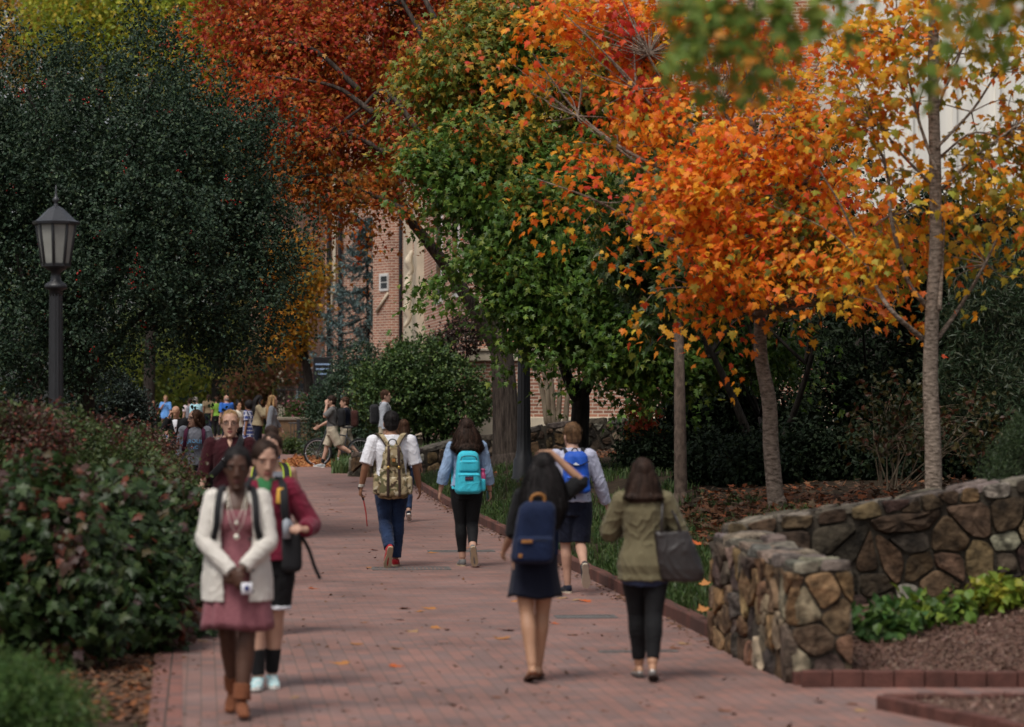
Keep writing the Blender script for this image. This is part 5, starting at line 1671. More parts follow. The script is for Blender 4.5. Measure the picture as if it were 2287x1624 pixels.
GR = [(.030, .060, .018), (.045, .085, .022), (.07, .12, .03), (.11, .16, .04)]
bush('holly_bush', 'rounded clipped green holly bush behind the walking students', 'bush', [B(930, 870, 68, 105, 1.2), B(870, 880, 68, 85, 1.0), B(1010, 890, 68, 90, 1.0), B(940, 820, 68, 75, .9), B(1060, 900, 68.5, 45, .5), B(830, 850, 68, 45, .5)], 4200, 6, .25, (.07, .11), GR, [3, 4, 3, 1.6], L_EVG, seed=201, stems=9, gaps=.22,
     base=Vector((WX(950, 66), 68, gz(WX(950, 66), 66))), stem_r=.05)
bush('juniper_bush', 'tall dark blue green juniper bush left of the rounded holly bush', 'bush', [B(790, 900, 72, 95, 1.1), B(740, 960, 72, 65, .9), B(810, 820, 72, 55, .7), B(770, 1000, 71, 60, .8), B(720, 900, 72, 35, .5), B(850, 960, 72, 70, .8)], 4200, 6, .22, (.06, .10), [(.022, .046, .026), (.03, .058, .03), (.04, .07, .034)], None, L_EVG, QUAD, seed=202, gaps=.15, stems=6)
bush('dark_shrub', 'grey green shrub under the holly beside the left lamp post', 'bush', [B(235, 900, 45, 75, .8), B(290, 930, 45, 55, .6), B(180, 930, 45, 60, .6)], 1600, 6, .2, (.05, .08), [(.025, .040, .030), (.035, .05, .038), (.02, .03, .024)], None, L_HOLLY, seed=203)

# blue spruce
rng = np.random.default_rng(204)
base = Vector((WX(822, 98), 98, gz(WX(822, 98), 98)))
spr = thing('spruce_tree', 'blue grey spruce in front of the far brick wing', 'tree', base)
mb = MB(); limb(mb, [base, W(822, 800, 98), W(820, 530, 98)], .14, .03, 8)
PP, TT = [], []
for i in range(26):
    z = 1.0 + i * .27; L = (8.3 - z) * .34 + .2
    for j in range(5):
        a = rng.uniform(0, 6.28); d = Vector((math.cos(a), math.sin(a), 0))
        p0 = base + Vector((0, 0, z)); p1 = p0 + d * L * .6 + Vector((0, 0, -.22 * L)); p2 = p0 + d * L + Vector((0, 0, .04 * L))
        q = spline([p0, p1, p2], 6)
        if j % 2 == 0: mb.tube(q, lerp_list([.03, .008], len(q)), 5)
        for p in q[2:]:
            for s in range(7):
                PP.append(p + Vector(rng.normal(size=3) * np.array([.05, .05, .035]))); TT.append(tuple(d * .7 + Vector(rng.normal(size=3) * .6)))
local(mb, base).build('trunk', BARK_D, spr)
PP = np.array([tuple(p) for p in PP]); TT = np.array(TT); n = len(PP)
place_leaves('crown', local(PP, base), TT, rng.normal(size=(n, 3)) + np.array([0, 0, 1.0]), rng.uniform(.13, .24, n), quad_tmpl(.16), pick_cols(rng, n, [(.10, .155, .155), (.13, .19, .19), (.07, .115, .112)]), L_EVG, spr)

# crape myrtle stems before the brick hall
rng = np.random.default_rng(205)
base = Vector((WX(1228, 62), 62, gz(WX(1228, 62), 62) + .2))
myr = thing('myrtle_tree', 'multi stemmed tan crape myrtle before the pale stone base of the brick hall', 'tree', base)
mb = MB()
for q in ([(1222, 945), (1210, 870), (1195, 820), (1180, 780)], [(1228, 945), (1222, 870), (1208, 800), (1200, 700)], [(1236, 945), (1232, 860), (1222, 790), (1225, 690)], [(1245, 945), (1250, 880), (1252, 800), (1262, 700)], [(1262, 945), (1268, 880), (1275, 820), (1300, 720)]):
    limb(mb, [W(a, b, 62) for a, b in q], .075, .035, 9)
local(mb, base).build('trunk', BARK_T, myr)
P, out, k = crown_pts(rng, [B(1230, 680, 62, 80, .9), B(1190, 700, 62, 40, .6)], 500, .4, .3, .9, 55)
pos, T, Nn = sprays(rng, P, out, 7, .3, .06, 'leaf'); n = len(pos)
place_leaves('crown', local(pos, base), T, Nn, rng.uniform(.08, .12, n), QUAD, pick_cols(rng, n, [(.04, .06, .015), (.10, .04, .02), (.06, .075, .02)]), L_GRN, myr)

# ---------- dark evergreens filling the right
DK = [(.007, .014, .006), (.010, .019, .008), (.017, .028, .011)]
dk = [('tall dark evergreen behind the orange maple trunk', [B(1720, 560, 42, 190, 1.8), B(1600, 480, 43, 150, 1.6), B(1800, 400, 43, 150, 1.6), B(1850, 640, 40, 120, 1.5), B(1500, 620, 41, 120, 1.4), B(1800, 830, 50, 190, 1.4), B(1680, 870, 50, 170, 1.3), B(1750, 1000, 50, 130, 1.0)], 301),  # nearer upper crowns added to shade the hollow under the trees
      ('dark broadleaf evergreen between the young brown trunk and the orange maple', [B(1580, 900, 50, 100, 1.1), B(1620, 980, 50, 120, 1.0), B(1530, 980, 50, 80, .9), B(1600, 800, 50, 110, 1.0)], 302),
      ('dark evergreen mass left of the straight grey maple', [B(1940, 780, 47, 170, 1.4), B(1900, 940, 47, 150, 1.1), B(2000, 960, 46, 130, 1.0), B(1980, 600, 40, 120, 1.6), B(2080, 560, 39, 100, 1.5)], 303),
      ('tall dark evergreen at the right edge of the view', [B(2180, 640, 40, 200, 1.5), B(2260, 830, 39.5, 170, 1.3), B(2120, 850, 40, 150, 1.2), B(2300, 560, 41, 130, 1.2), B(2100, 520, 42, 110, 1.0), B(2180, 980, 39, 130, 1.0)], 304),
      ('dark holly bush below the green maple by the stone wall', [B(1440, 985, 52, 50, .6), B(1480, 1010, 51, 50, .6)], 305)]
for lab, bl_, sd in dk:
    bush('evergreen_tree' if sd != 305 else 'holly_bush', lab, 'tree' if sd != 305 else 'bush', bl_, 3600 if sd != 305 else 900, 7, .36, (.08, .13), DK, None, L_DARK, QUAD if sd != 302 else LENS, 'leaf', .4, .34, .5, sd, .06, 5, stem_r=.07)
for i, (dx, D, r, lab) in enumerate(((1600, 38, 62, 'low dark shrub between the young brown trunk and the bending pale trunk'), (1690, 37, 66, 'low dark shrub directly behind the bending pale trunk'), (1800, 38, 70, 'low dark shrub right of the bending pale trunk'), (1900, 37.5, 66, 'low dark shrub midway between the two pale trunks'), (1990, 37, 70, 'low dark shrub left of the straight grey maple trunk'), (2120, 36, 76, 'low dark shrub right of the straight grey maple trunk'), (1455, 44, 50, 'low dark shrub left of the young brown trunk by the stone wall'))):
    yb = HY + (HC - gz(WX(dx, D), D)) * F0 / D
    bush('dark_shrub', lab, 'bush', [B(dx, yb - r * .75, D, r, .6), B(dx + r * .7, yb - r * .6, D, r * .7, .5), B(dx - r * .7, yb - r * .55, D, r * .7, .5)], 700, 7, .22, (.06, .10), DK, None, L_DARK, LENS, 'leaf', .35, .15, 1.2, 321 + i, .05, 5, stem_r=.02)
bush('leafy_shrub', 'tall narrow leaved shrub right of the straight grey maple trunk', 'bush', [B(2200, 720, 34, 120, .8), B(2260, 620, 34.5, 90, .7), B(2180, 860, 33.5, 110, .8), B(2270, 900, 33, 90, .7)], 1500, 7, .34, (.09, .14), [(.028, .05, .022), (.04, .065, .03), (.05, .06, .028)], None, L_GRN, quad_tmpl(.13), 'leaf', .4, .35, .9, 311, .05, 7, group=None)
bush('juniper_bush', 'soft green juniper bush above the retaining wall at the right edge', 'bush', [B(2270, 1020, 24.5, 60, .4), B(2220, 1060, 24.3, 45, .3), B(2310, 980, 24.6, 70, .45)], 1500, 7, .10, (.03, .05), [(.045, .075, .03), (.06, .09, .035), (.03, .05, .02)], None, L_GRN, quad_tmpl(.12), 'leaf', .3, .15, 2.0, 312, .02, 5, base=Vector((WX(2265, 24.4), 24.4, .7)))
bush('bare_shrub', 'thin half bare shrub with yellowing leaves behind the straight grey maple trunk', 'bush', [B(1990, 880, 33, 80, .6), B(2060, 950, 32.5, 80, .5), B(1950, 960, 33, 60, .5), B(2180, 950, 32, 90, .5)], 260, 5, .3, (.07, .10), [(.045, .05, .015), (.07, .055, .015), (.03, .04, .014), (.08, .03, .014)], None, L_GRN, LENS, 'leaf', .3, .45, 1.2, 313, .06, 16, bark=BARK_T, stem_r=.012)
bush('maple_sapling', 'small sapling with orange red leaves against the dark wall', 'bush', [B(1440, 960, 47.5, 40, .3), B(1425, 900, 47.5, 30, .3)], 90, 6, .25, (.09, .13), [(.35, .10, .02), (.25, .14, .02), (.10, .11, .02), (.4, .05, .02)], None, L_AUT, SSTAR, 'maple', .3, .2, 1.2, 314, .06, 4, stem_r=.012)
bush('myrtle_bush', 'dark purple leaved shrub behind the rounded holly bush', 'bush', [B(1040, 745, 69, 45, .6), B(1000, 770, 69, 40, .5)], 420, 6, .35, (.07, .11), [(.045, .02, .02), (.06, .03, .025), (.03, .035, .018)], None, L_GRN, LENS, 'leaf', .3, .3, 1.0, 315, .06, 6)

# ---------- the left hedge: oakleaf hydrangeas in front, red nandina-like shrubs above and behind
def hyd_extra(rng, pos, cols):
    s = (vnoise(pos, 1.0, 71) > .80) | (rng.random(len(pos)) < .05)
    s |= (pos[:, 2] > 1.05) & (rng.random(len(pos)) < .20)
    cols[s] = pick_cols(rng, int(s.sum()), [(.075, .034, .022), (.058, .028, .024), (.15, .042, .022), (.075, .055, .024)])
    return cols
HG = [(.024, .046, .015), (.033, .062, .018), (.047, .080, .023), (.07, .10, .03)]
for i, (lab, bl_) in enumerate((
    ('oakleaf hydrangea nearest the camera in the left hedge, big green lobed leaves', [B(120, 1280, 19.8, 150, .55), B(60, 1180, 20, 150, .55), B(190, 1370, 19.6, 90, .4), B(30, 1380, 19.6, 120, .45)]),
    ('oakleaf hydrangea in the middle of the left hedge, beside the dirt strip', [B(270, 1270, 21.2, 120, .55), B(230, 1180, 21.4, 120, .5), B(330, 1360, 21, 90, .4), B(260, 1390, 20.8, 80, .35)]),
    ('oakleaf hydrangea overhanging the path edge at the end of the hedge', [B(370, 1270, 22.5, 85, .5), B(350, 1180, 22.8, 90, .5), B(390, 1370, 22.2, 70, .35)]))):
    bush('hydrangea_bush', lab, 'bush', bl_, 1250, 5, .18, (.05, .125), HG, [3, 4, 3, 1], L_GRN, STAR, 'maple', .5, .12, 1.6, 401 + i, .05, 8, extra=hyd_extra, stem_r=.016)
def red_extra(rng, pos, cols):
    s = vnoise(pos, 1.3, 81) > -.1
    cols[s] = pick_cols(rng, int(s.sum()), [(.095, .028, .022), (.075, .030, .024), (.17, .042, .024), (.07, .038, .028), (.085, .056, .034), (.085, .075, .035)])
    return cols
for i, (lab, bl_) in enumerate((
    ('red and green leaved shrub at the left edge below the lamp post', [B(60, 1020, 23.5, 105, .6), B(20, 960, 23.7, 60, .4), B(110, 1080, 23.3, 90, .5)]),
    ('red leaved shrub at the foot of the lamp post', [B(170, 1010, 25.2, 90, .6), B(200, 1080, 24.8, 90, .5), B(130, 960, 25.4, 40, .3)]),
    ('red twiggy shrub in the middle of the hedge top', [B(265, 1040, 26.2, 90, .6), B(300, 1110, 25.8, 90, .5)]),
    ('green and pink leaved shrub above the path edge in the hedge', [B(360, 1100, 25.5, 75, .5), B(400, 1150, 24.6, 65, .45), B(380, 1210, 24.2, 60, .4)]),
    ('far red shrub at the end of the hedge beside the sweatshirt woman', [B(355, 1045, 30.5, 60, .5), B(400, 1090, 30, 50, .45), B(320, 1010, 31, 50, .5)]))):
    bush('nandina_bush', lab, 'bush', bl_, 1500, 6, .24, (.030, .060), [(.045, .07, .02), (.06, .09, .025), (.085, .11, .035)], None, L_GRN, LENS, 'leaf', .35, .22, 1.6, 411 + i, .04, 12, extra=red_extra if i != 3 else hyd_extra, stem_r=.008, bark=bark_mat('red_twig', (.05, .022, .018), (.10, .05, .04), 1, 1, 9, .2) if i == 0 else bpy.data.materials.get('red_twig'))

# ---------- yellow green plants in the mulch below the retaining wall
YG = [(.14, .20, .03), (.22, .25, .03), (.08, .15, .03), (.30, .30, .035)]
yp = [(1945, 1400, 20.0, 0), (2000, 1410, 20.1, 0), (2055, 1375, 20.4, 1), (2120, 1375, 20.5, 1), (2190, 1345, 20.8, 2), (2245, 1325, 21.0, 2), (2290, 1330, 20.9, 2)]
yl = ['dark green leafy plant tucked against the stone wall end', 'second green plant from the stone wall end', 'bright green leafy plant, third from the stone wall end', 'lime green leafy plant in the middle of the mulch row', 'yellow green leafy plant right of the middle of the mulch row', 'yellow leaved plant below the retaining wall, second from the right edge', 'yellow leaved plant at the right edge of the mulch row']
for i, (dx, dy, D, c) in enumerate(yp):
    pal = [[(.05, .11, .03), (.08, .15, .03)], [(.11, .19, .03), (.17, .23, .03), (.07, .13, .03)], [(.24, .27, .03), (.16, .23, .03), (.34, .32, .04)]][c]
    x = WX(dx, D)
    g0 = gz(x, D)
    bush('leafy_plant', yl[i], 'plant', [((x, D, g0 + .13), (.16, .14, .09)), ((x + .08, D, g0 + .08), (.12, .12, .07))], 26, 4, .08, (.08, .13), pal, None, L_GRN, lens_tmpl(.42, .08, -.25), 'leaf', .4, .0, 2, 421 + i, .03, 4, base=Vector((x, D, g0)), group='leafy plants along the foot of the retaining wall', stem_r=.006)

# ---------- grass and other ground cover (nobody could count these)
def blades(name, pts, h0, h1, pal, seed, lean=.6, w=.012, m=None):
    rng = np.random.default_rng(seed)
    n = len(pts)
    P = np.array(pts)
    a = rng.uniform(0, 6.28, n); d = np.stack([np.cos(a), np.sin(a), np.zeros(n)], 1)
    h = rng.uniform(h0, h1, n); l = rng.uniform(.2, 1.0, n) * lean * h
    sd = np.stack([-d[:, 1], d[:, 0], np.zeros(n)], 1) * w * rng.uniform(.6, 1.3, (n, 1))
    up = np.array([0, 0, 1.0])
    p1 = P + d * (l * .35)[:, None] + up * (h * .62)[:, None]; p2 = P + d * l[:, None] + up * (h * rng.uniform(.6, 1.0, n))[:, None]
    V = np.stack([P - sd, P + sd, p1 + sd * .8, p1 - sd * .8, p2], 1).reshape(-1, 3)
    o = fast_mesh(name, V, [(0, 1, 2, 3), (3, 2, 4)], 5, n, m or L_GRN, None, pick_cols(rng, n, pal), False)
    return tag(o, kind='stuff')
rng = np.random.default_rng(501)
pts = []
while len(pts) < 46000:
    y = 21.9 + 36 * rng.random() ** 1.5
    x = xr(y) + .08 + rng.random() ** 1.3 * (2.3 + (y > 40) * .6)
    if x > 1.3 and y < 22.0: continue
    q = vnoise(np.array([[x, y, 0]]), .35, 91)[0]
    if (x - xr(y)) > 1.7 and q < .25: continue
    if q < -.75: continue
    cx, cy = round(x / .22) * .22 + rng.normal() * .05, round(y / .22) * .22 + rng.normal() * .05
    if cx < xr(cy) + .06: cx = xr(cy) + .06 + rng.random() * .1
    pts.append((cx, cy, gz(cx, cy) - .01))
blades('bank_grass', pts, .07, .185, [(.030, .062, .016), (.045, .085, .020), (.065, .11, .026), (.09, .11, .04)], 502, .8, .007)
bush('low_shrub', 'soft bright green low shrub out of focus at the bottom left corner', 'bush', [B(60, 1590, 14.2, 110, .35, .8), B(150, 1600, 14.3, 75, .3, .8), B(-40, 1560, 14.4, 110, .35), B(60, 1530, 14.6, 60, .3, .5)], 1500, 8, .14, (.030, .055), [(.055, .11, .03), (.075, .14, .035), (.10, .16, .04)], None, L_GRN, quad_tmpl(.16), 'leaf', .3, .15, 2.0, 451, .03, 8, base=Vector((WX(60, 14.3), 14.3, 0)), stem_r=.006)
pts = []
while len(pts) < 15000:
    x = rng.uniform(-3.55, -2.02); y = rng.uniform(13.0, 15.0)
    if x > -2.28 - (15 - y) * .12 + rng.normal() * .12: continue
    pts.append((x, y, 0))
blades('near_grass', pts[:2500], .10, .26, [(.06, .10, .03), (.08, .13, .035), (.12, .12, .05)], 503, 1.3, .006)
pts = []
while len(pts) < 7000:
    x = rng.uniform(-4.1, -1.2); y = rng.uniform(60.8, 67.5)
    pts.append((x, y, gz(x, y)))
blades('far_groundcover', pts, .18, .42, [(.08, .13, .04), (.11, .16, .06), (.06, .10, .03)], 504, .7, .02)
pts = [(rng.uniform(-4.35, -3.75), rng.uniform(66.5, 68.5), 0) for i in range(1500)]
pts = [(x, y, gz(x, y)) for x, y, z in pts]
blades('verge_grass', pts, .1, .25, [(.07, .12, .02), (.10, .15, .03)], 505, .7, .02)
pts = [(rng.uniform(-18, -6), rng.uniform(112, 124), 0) for i in range(9000)]
pts = [(x, y, gz(x, y)) for x, y, z in pts]
blades('far_lawn_grass', pts, .15, .4, [(.06, .11, .02), (.09, .13, .03)], 506, .7, .05)

def litter(name, pts, pal, seed, s0=.06, s1=.12, flat=.35, tm=SSTAR):
    rng = np.random.default_rng(seed); n = len(pts); P = np.array(pts)
    T = np.stack([rng.normal(size=n), rng.normal(size=n), rng.normal(size=n) * flat], 1)
    Nn = np.stack([rng.normal(size=n) * flat, rng.normal(size=n) * flat, np.ones(n)], 1)
    o = place_leaves(name, P, T, Nn, rng.uniform(s0, s1, n), tm, pick_cols(rng, n, pal), L_DRY)
    return tag(o, kind='stuff')
LP_ = [(.13, .058, .030), (.16, .075, .040), (.085, .042, .025), (.21, .065, .026), (.13, .085, .058), (.06, .036, .024)]
rng = np.random.default_rng(511)
pts = []
while len(pts) < 7000:
    y = rng.uniform(22.2, 60); x = xr(y) + rng.uniform(.9, 9.0)
    pr = 1.0 if x - xr(y) > 1.8 else .25
    if y > 34 + rng.random() * 3 and x - xr(y) > 1.6 and not y > 52: continue
    if rng.random() > pr * (.7 if y < 36 else .5): continue
    pts.append((x, y, gz(x, y) + rng.uniform(.0, .06)))
for i in range(3600):
    y = rng.uniform(22.3, 33); x = xr(y) + 1.15 + abs(rng.normal()) * 1.1 + .3 * math.sin(y * 2.1)
    pts.append((x, y, gz(x, y) + rng.uniform(.02, .12)))
litter('leaf_litter', pts, LP_, 512)
pts = []
for i in range(900):
    y = rng.uniform(21.5, 54); x = xr(y) - .02 - abs(rng.normal()) * .09
    pts.append((x, y, gz(x, y) + .008 + rng.random() * .012))
for i in range(200):
    y = rng.uniform(14, 22); x = xl(y) - .02 + rng.normal() * .06
    pts.append((x, y, .010 + rng.random() * .01))
for i in range(650):
    y = 16 + 45 * rng.random() ** 1.6; x = xl(y) + (xr(y) - xl(y)) * rng.random()
    pts.append((x, y, gz(x, y) + .009))
litter('leaf_crumbs', pts, [(.13, .065, .04), (.09, .05, .035), (.17, .08, .04)], 516, .018, .055, .25)
pts = []
for i in range(2600):
    y = rng.uniform(16.4, 21.8); x = xl(y) - .04 - rng.random() ** 1.5 * 1.1
    pts.append((x, y, .004 + rng.random() * .01))
litter('leaf_litter', pts, [(.12, .07, .045), (.18, .10, .06), (.09, .05, .035), (.2, .075, .03)], 513, .03, .075, .25)
pts = []
for i in range(15000):
    x = 2.0 + rng.random() * 3.2; y = rng.uniform(18.48, 21.45)
    pts.append((x, y, gz(x, y) + rng.uniform(-.005, .02)))
for i in range(2500):
    x = rng.uniform(2.5, 4.2); y = rng.uniform(15.0, 17.5)
    if (x - 2.4) * 2.25 + (y - 17.1) < .15 or y > 17.12 + (x - 2.4) * .115: continue
    pts.append((x, y, .065 + rng.random() * .02))
litter('mulch_chips', pts, [(.12, .068, .05), (.18, .11, .085), (.24, .165, .13), (.075, .042, .034), (.15, .075, .055)], 514, .025, .06, .5, quad_tmpl(.18, .02))
pts = [(rng.uniform(-6.0, -3.3), rng.uniform(65.2, 75), 0) for i in range(3500)]
litter('orange_leaf_litter', [(x, y, gz(x, y) + .02) for x, y, z in pts if x < -3.0 - (y - 65) * .05], [(.36, .14, .05), (.28, .10, .04), (.42, .2, .08)], 515, .08, .14)

# fallen leaves one can pick out on the paving
tv, tf = STAR
lv = []
for (x, y, z) in tv:
    lv.append((x, y - .4, .02 + .16 * (x * x) + .10 * (y - .4) ** 2))
fl_me = []
for i, c in enumerate([(.36, .15, .045), (.42, .09, .02), (.30, .18, .09), (.16, .06, .03)]):
    me = bpy.data.meshes.new('fallen_leaf'); me.from_pydata([tuple(p) for p in lv], [], tf); me.materials.append(mat('fallen_leaf_%s' % 'abcd'[i], c, rough=.8, var=.3, vscale=40)); fl_me.append(me)
spots = [(968, 1236, 0, .16), (924, 1412, 2, .15), (885, 1528, 3, .10), (885, 1450, 0, .14), (797, 1441, 0, .15), (760, 1484, 0, .17), (885, 1490, 1, .14), (902, 1361, 0, .17), (937, 1367, 0, .14), (958, 1361, 0, .18), (890, 1386, 3, .12), (815, 1392, 0, .12), (975, 1404, 0, .14), (1130, 1410, 1, .18), (1120, 1428, 0, .18), (1310, 1345, 1, .18), (1285, 1342, 2, .14), (1255, 1338, 2, .14), (828, 1270, 0, .15), (835, 1230, 1, .14), (1240, 1394, 1, .12), (1280, 1420, 0, .14), (1045, 1225, 0, .14), (1066, 1218, 0, .16), (1060, 1268, 0, .14), (700, 1316, 1, .14), (756, 1145, 3, .15), (880, 1125, 3, .18), (740, 1140, 3, .16), (765, 1120, 2, .16), (735, 1085, 3, .2), (790, 1078, 3, .2), (810, 1098, 3, .2), (1150, 1345, 0, .1), (1110, 1560, 3, .1), (770, 1590, 3, .1), (1010, 1575, 3, .08), (980, 1545, 3, .08), (660, 1560, 2, .1), (1350, 1590, 3, .09), (1560, 1560, 3, .12), (1620, 1590, 3, .12), (1830, 1570, 3, .12), (1900, 1575, 3, .12), (1920, 1590, 2, .12), (1710, 1500, 3, .12), (300, 1528, 2, .12), (455, 1434, 2, .12), (1530, 1440, 2, .14), (1510, 1450, 3, .13)]
rg = random.Random(5)
for i, (dx, dy, c, sz) in enumerate(spots):
    D = HC * F0 / (dy - HY)
    for _ in range(4): D = (HC - gz(WX(dx, D), D)) * F0 / (dy - HY)
    o = link('fallen_leaf', fl_me[c])
    o.location = (WX(dx, D), D, gz(WX(dx, D), D) + .004); sz *= .85; o.scale = (sz, sz, sz * 1.3); o.rotation_euler = (rg.uniform(-.15, .15), rg.uniform(-.15, .15), rg.uniform(0, 6.28))
    tag(o, ['curled orange maple leaf lying on the brick paving', 'bright red orange fallen leaf on the brick paving', 'pale tan fallen leaf lying on the brick paving', 'small dark brown fallen leaf on the brick paving'][c], 'leaf', 'fallen leaves scattered on the brick path')
for i, (x, y, c) in enumerate([(2.2, 26.2, 1), (1.75, 24.4, 0), (1.95, 23.4, 0), (1.35, 25.4, 0), (2.05, 25.0, 0), (1.2, 27.5, 0), (1.6, 22.6, 0), (1.9, 27.8, 1), (1.1, 24.6, 0)]):
    o = link('fallen_leaf', fl_me[c]); o.location = (x, y, gz(x, y) + .20); o.scale = (.12, .12, .2); o.rotation_euler = (.45, rg.uniform(-.3, .3), rg.uniform(-1, 1))
    tag(o, 'orange maple leaf caught in the bank grass by the kerb', 'leaf', 'orange leaves caught in the bank grass')

# ---------- far trees
def far_tree(label, base, blobs, pal, w, nt, size, seed, name='tree', group='trees far behind the plaza'):
    rng = np.random.default_rng(seed)
    base = Vector(base); t = thing(name, label, 'tree', base, 0, group)
    P, out, k = crown_pts(rng, blobs, nt, .4, .25, .35, seed)
    pos, T, Nn = sprays(rng, P, out, 7, .7, .18, 'leaf'); n = len(pos)
    place_leaves('crown', local(pos, base), T, Nn, rng.uniform(size * .7, size * 1.3, n), QUAD if size < .3 else SSTAR, pick_cols(rng, n, pal, w), L_AUT, t)
    mb = MB(); c = Vector(blobs[0][0])
    limb(mb, [base, base.lerp(c, .5) + Vector((.2, 0, 0)), c], .28, .10, 9)
    for b in blobs[1:]:
        limb(mb, [base.lerp(c, .6), base.lerp(c, .8).lerp(Vector(b[0]), .5), Vector(b[0])], .10, .04, 7)
    local(mb, base).build('trunk', BARK_D, t)
def G(dx, D): return (WX(dx, D), D, gz(WX(dx, D), D))
far_tree('golden yellow tree between the holly and the brick wing', G(690, 104), [B(660, 690, 104, 65, 1.4), B(650, 600, 104, 70, 1.4), B(645, 750, 104, 45, 1.0), B(690, 620, 104, 38, 1.0)], [(.50, .27, .03), (.42, .24, .03), (.26, .20, .03), (.56, .22, .02)], None, 1300, .20, 601)
far_tree('yellow green tree above the holly at upper left', G(330, 112), [B(330, 60, 112, 190, 3), B(440, 170, 112, 110, 2.2), B(200, 20, 113, 170, 3), B(420, 20, 112, 130, 2.4), B(430, 280, 111, 60, 1.2)], [(.44, .46, .05), (.30, .38, .05), (.58, .46, .06), (.22, .28, .04)], None, 3600, .24, 602)
far_tree('orange yellow tree at the far upper left corner', G(80, 118), [B(60, 40, 118, 180, 3), B(160, -40, 118, 160, 3)], [(.50, .32, .06), (.42, .36, .05), (.5, .22, .04)], None, 1600, .26, 603)
far_tree('green tree behind the holly seen right of its top', G(480, 125), [B(480, 230, 125, 140, 2.8), B(460, 400, 125, 150, 3), B(540, 330, 124, 130, 2.6), B(560, 120, 125, 170, 3)], [(.06, .10, .02), (.09, .13, .025), (.13, .15, .03)], None, 3000, .26, 604)
for i, (dx, dy, r, D, pal, lab) in enumerate((
    (300, 860, 70, 124, [(.06, .08, .02), (.10, .11, .02)], 'olive green tree at the far left of the plaza'),
    (400, 850, 80, 128, [(.10, .13, .02), (.08, .10, .02), (.16, .15, .025)], 'light green tree behind the blue dress woman'),
    (500, 850, 80, 126, [(.09, .11, .02), (.16, .15, .03), (.06, .08, .02)], 'yellowish tree behind the middle of the crowd'),
    (590, 850, 70, 122, [(.10, .055, .03), (.07, .07, .02), (.13, .05, .03)], 'reddish tree behind the right of the crowd'),
    (450, 780, 80, 136, [(.05, .07, .015), (.08, .08, .02)], 'dark green tree beyond the plaza centre'),
    (570, 760, 80, 138, [(.07, .06, .02), (.12, .08, .02)], 'brownish tree beyond the plaza, below the yellow tree'),
    (340, 760, 100, 138, [(.03, .045, .015), (.05, .06, .02)], 'deep green tree beyond the plaza, behind the holly'))):
    pal = [tuple(min(.5, q * 2.8) for q in c) for c in pal]
    far_tree(lab, G(dx, D), [B(dx, dy, D, r, 1.5), B(dx + r * .6, dy - r * .5, D, r * .7, 1.2), B(dx - r * .6, dy + r * .3, D, r * .7, 1.2)], pal, None, 900, .20, 611 + i)
bush('flower_bush', 'bush with pink flowers beyond the terrace wall', 'bush', [B(690, 910, 88, 28, .5), B(660, 925, 88, 26, .5)], 420, 6, .25, (.08, .13), [(.05, .08, .02), (.07, .10, .025), (.35, .09, .14)], [4, 4, 1.3], L_GRN, QUAD, 'leaf', .3, .1, 1.0, 631, .06, 5)
bush('dark_shrub', 'low green shrub in front of the terrace wall', 'bush', [B(650, 1000, 78, 24, .4), B(690, 1005, 77, 26, .4)], 420, 6, .2, (.06, .10), [(.04, .07, .02), (.06, .09, .02)], None, L_GRN, QUAD, 'leaf', .3, .1, 1.0, 632, .05, 5)
# wooded backdrop: reads as one mass
rng = np.random.default_rng(640)
nb_ = 260
C = np.stack([rng.uniform(-75, 75, nb_), rng.uniform(150, 185, nb_), rng.uniform(1, 26, nb_)], 1)
C[:, 2] *= .6 + .4 * rng.random(nb_)
P, out, k = crown_pts(rng, [(Vector(c), (5.0, 3.5, 4.2)) for c in C], 15000, .5, .15, .1, 641)
pos, T, Nn = sprays(rng, P, out, 4, 1.4, .5, 'leaf'); n = len(pos)
wc = pick_cols(rng, n, [(.05, .075, .018), (.08, .10, .022), (.16, .13, .025), (.10, .05, .02)], [4, 3, 1.5, 1])
tag(place_leaves('far_wood', pos, T, Nn, rng.uniform(.5, .9, n), SSTAR, wc, L_GRN), kind='stuff')
# ------------------------------------------------------------------ the people in the photograph
AWAY, TOW = 6, 186
def DY(dx, D): return WX(dx, D), D

# clothes
WHITE_T = cloth('white_jersey', (.70, .70, .74), var=.04)
CARDI = cloth('cream_knit', (.66, .62, .56), var=.06, bump=.6, bscale=320)
ROSE = cloth('dusty_rose', (.27, .105, .12), c2=(.20, .07, .085), vscale=60, bump=.4)
MAROON = cloth('burgundy_fleece', (.15, .012, .030), var=.18, rough=.95, sheen=.15)
GREEN_T = cloth('green_jersey', (.03, .14, .05))
BLACK_C = cloth('black_cloth', (.011, .011, .012), sheen=.03)
LEGG = cloth('black_leggings', (.009, .009, .010), var=.05, rough=.75, sheen=.02)
OXBLOOD = cloth('oxblood_shirt', (.034, .005, .008))
DENIM = cloth('dark_denim', (.008, .015, .040), c2=(.019, .036, .085), vscale=5)
CHAMB = cloth('chambray', (.24, .34, .50), var=.14)
GREY_S = cloth('grey_sweat', (.19, .195, .225))
LAV = cloth('lavender_grey', (.42, .43, .54))
NAVY = cloth('navy_cloth', (.007, .009, .020))
NAVYP = cloth('navy_canvas', (.006, .013, .042), var=.15, rough=.7)
OLIVE = cloth('olive_twill', (.135, .115, .065), var=.12)
KHAKI = cloth('khaki_twill', (.42, .36, .27))
TEAL = cloth('turquoise_nylon', (.045, .47, .60), var=.08, rough=.6)
TEAL_D = cloth('turquoise_seam', (.02, .22, .30), rough=.6)
ROYAL = cloth('royal_blue_nylon', (.008, .075, .42), rough=.5, spec=.3)
TAN_L = mat('tan_leather', (.30, .13, .035), rough=.55, var=.2, vscale=20)
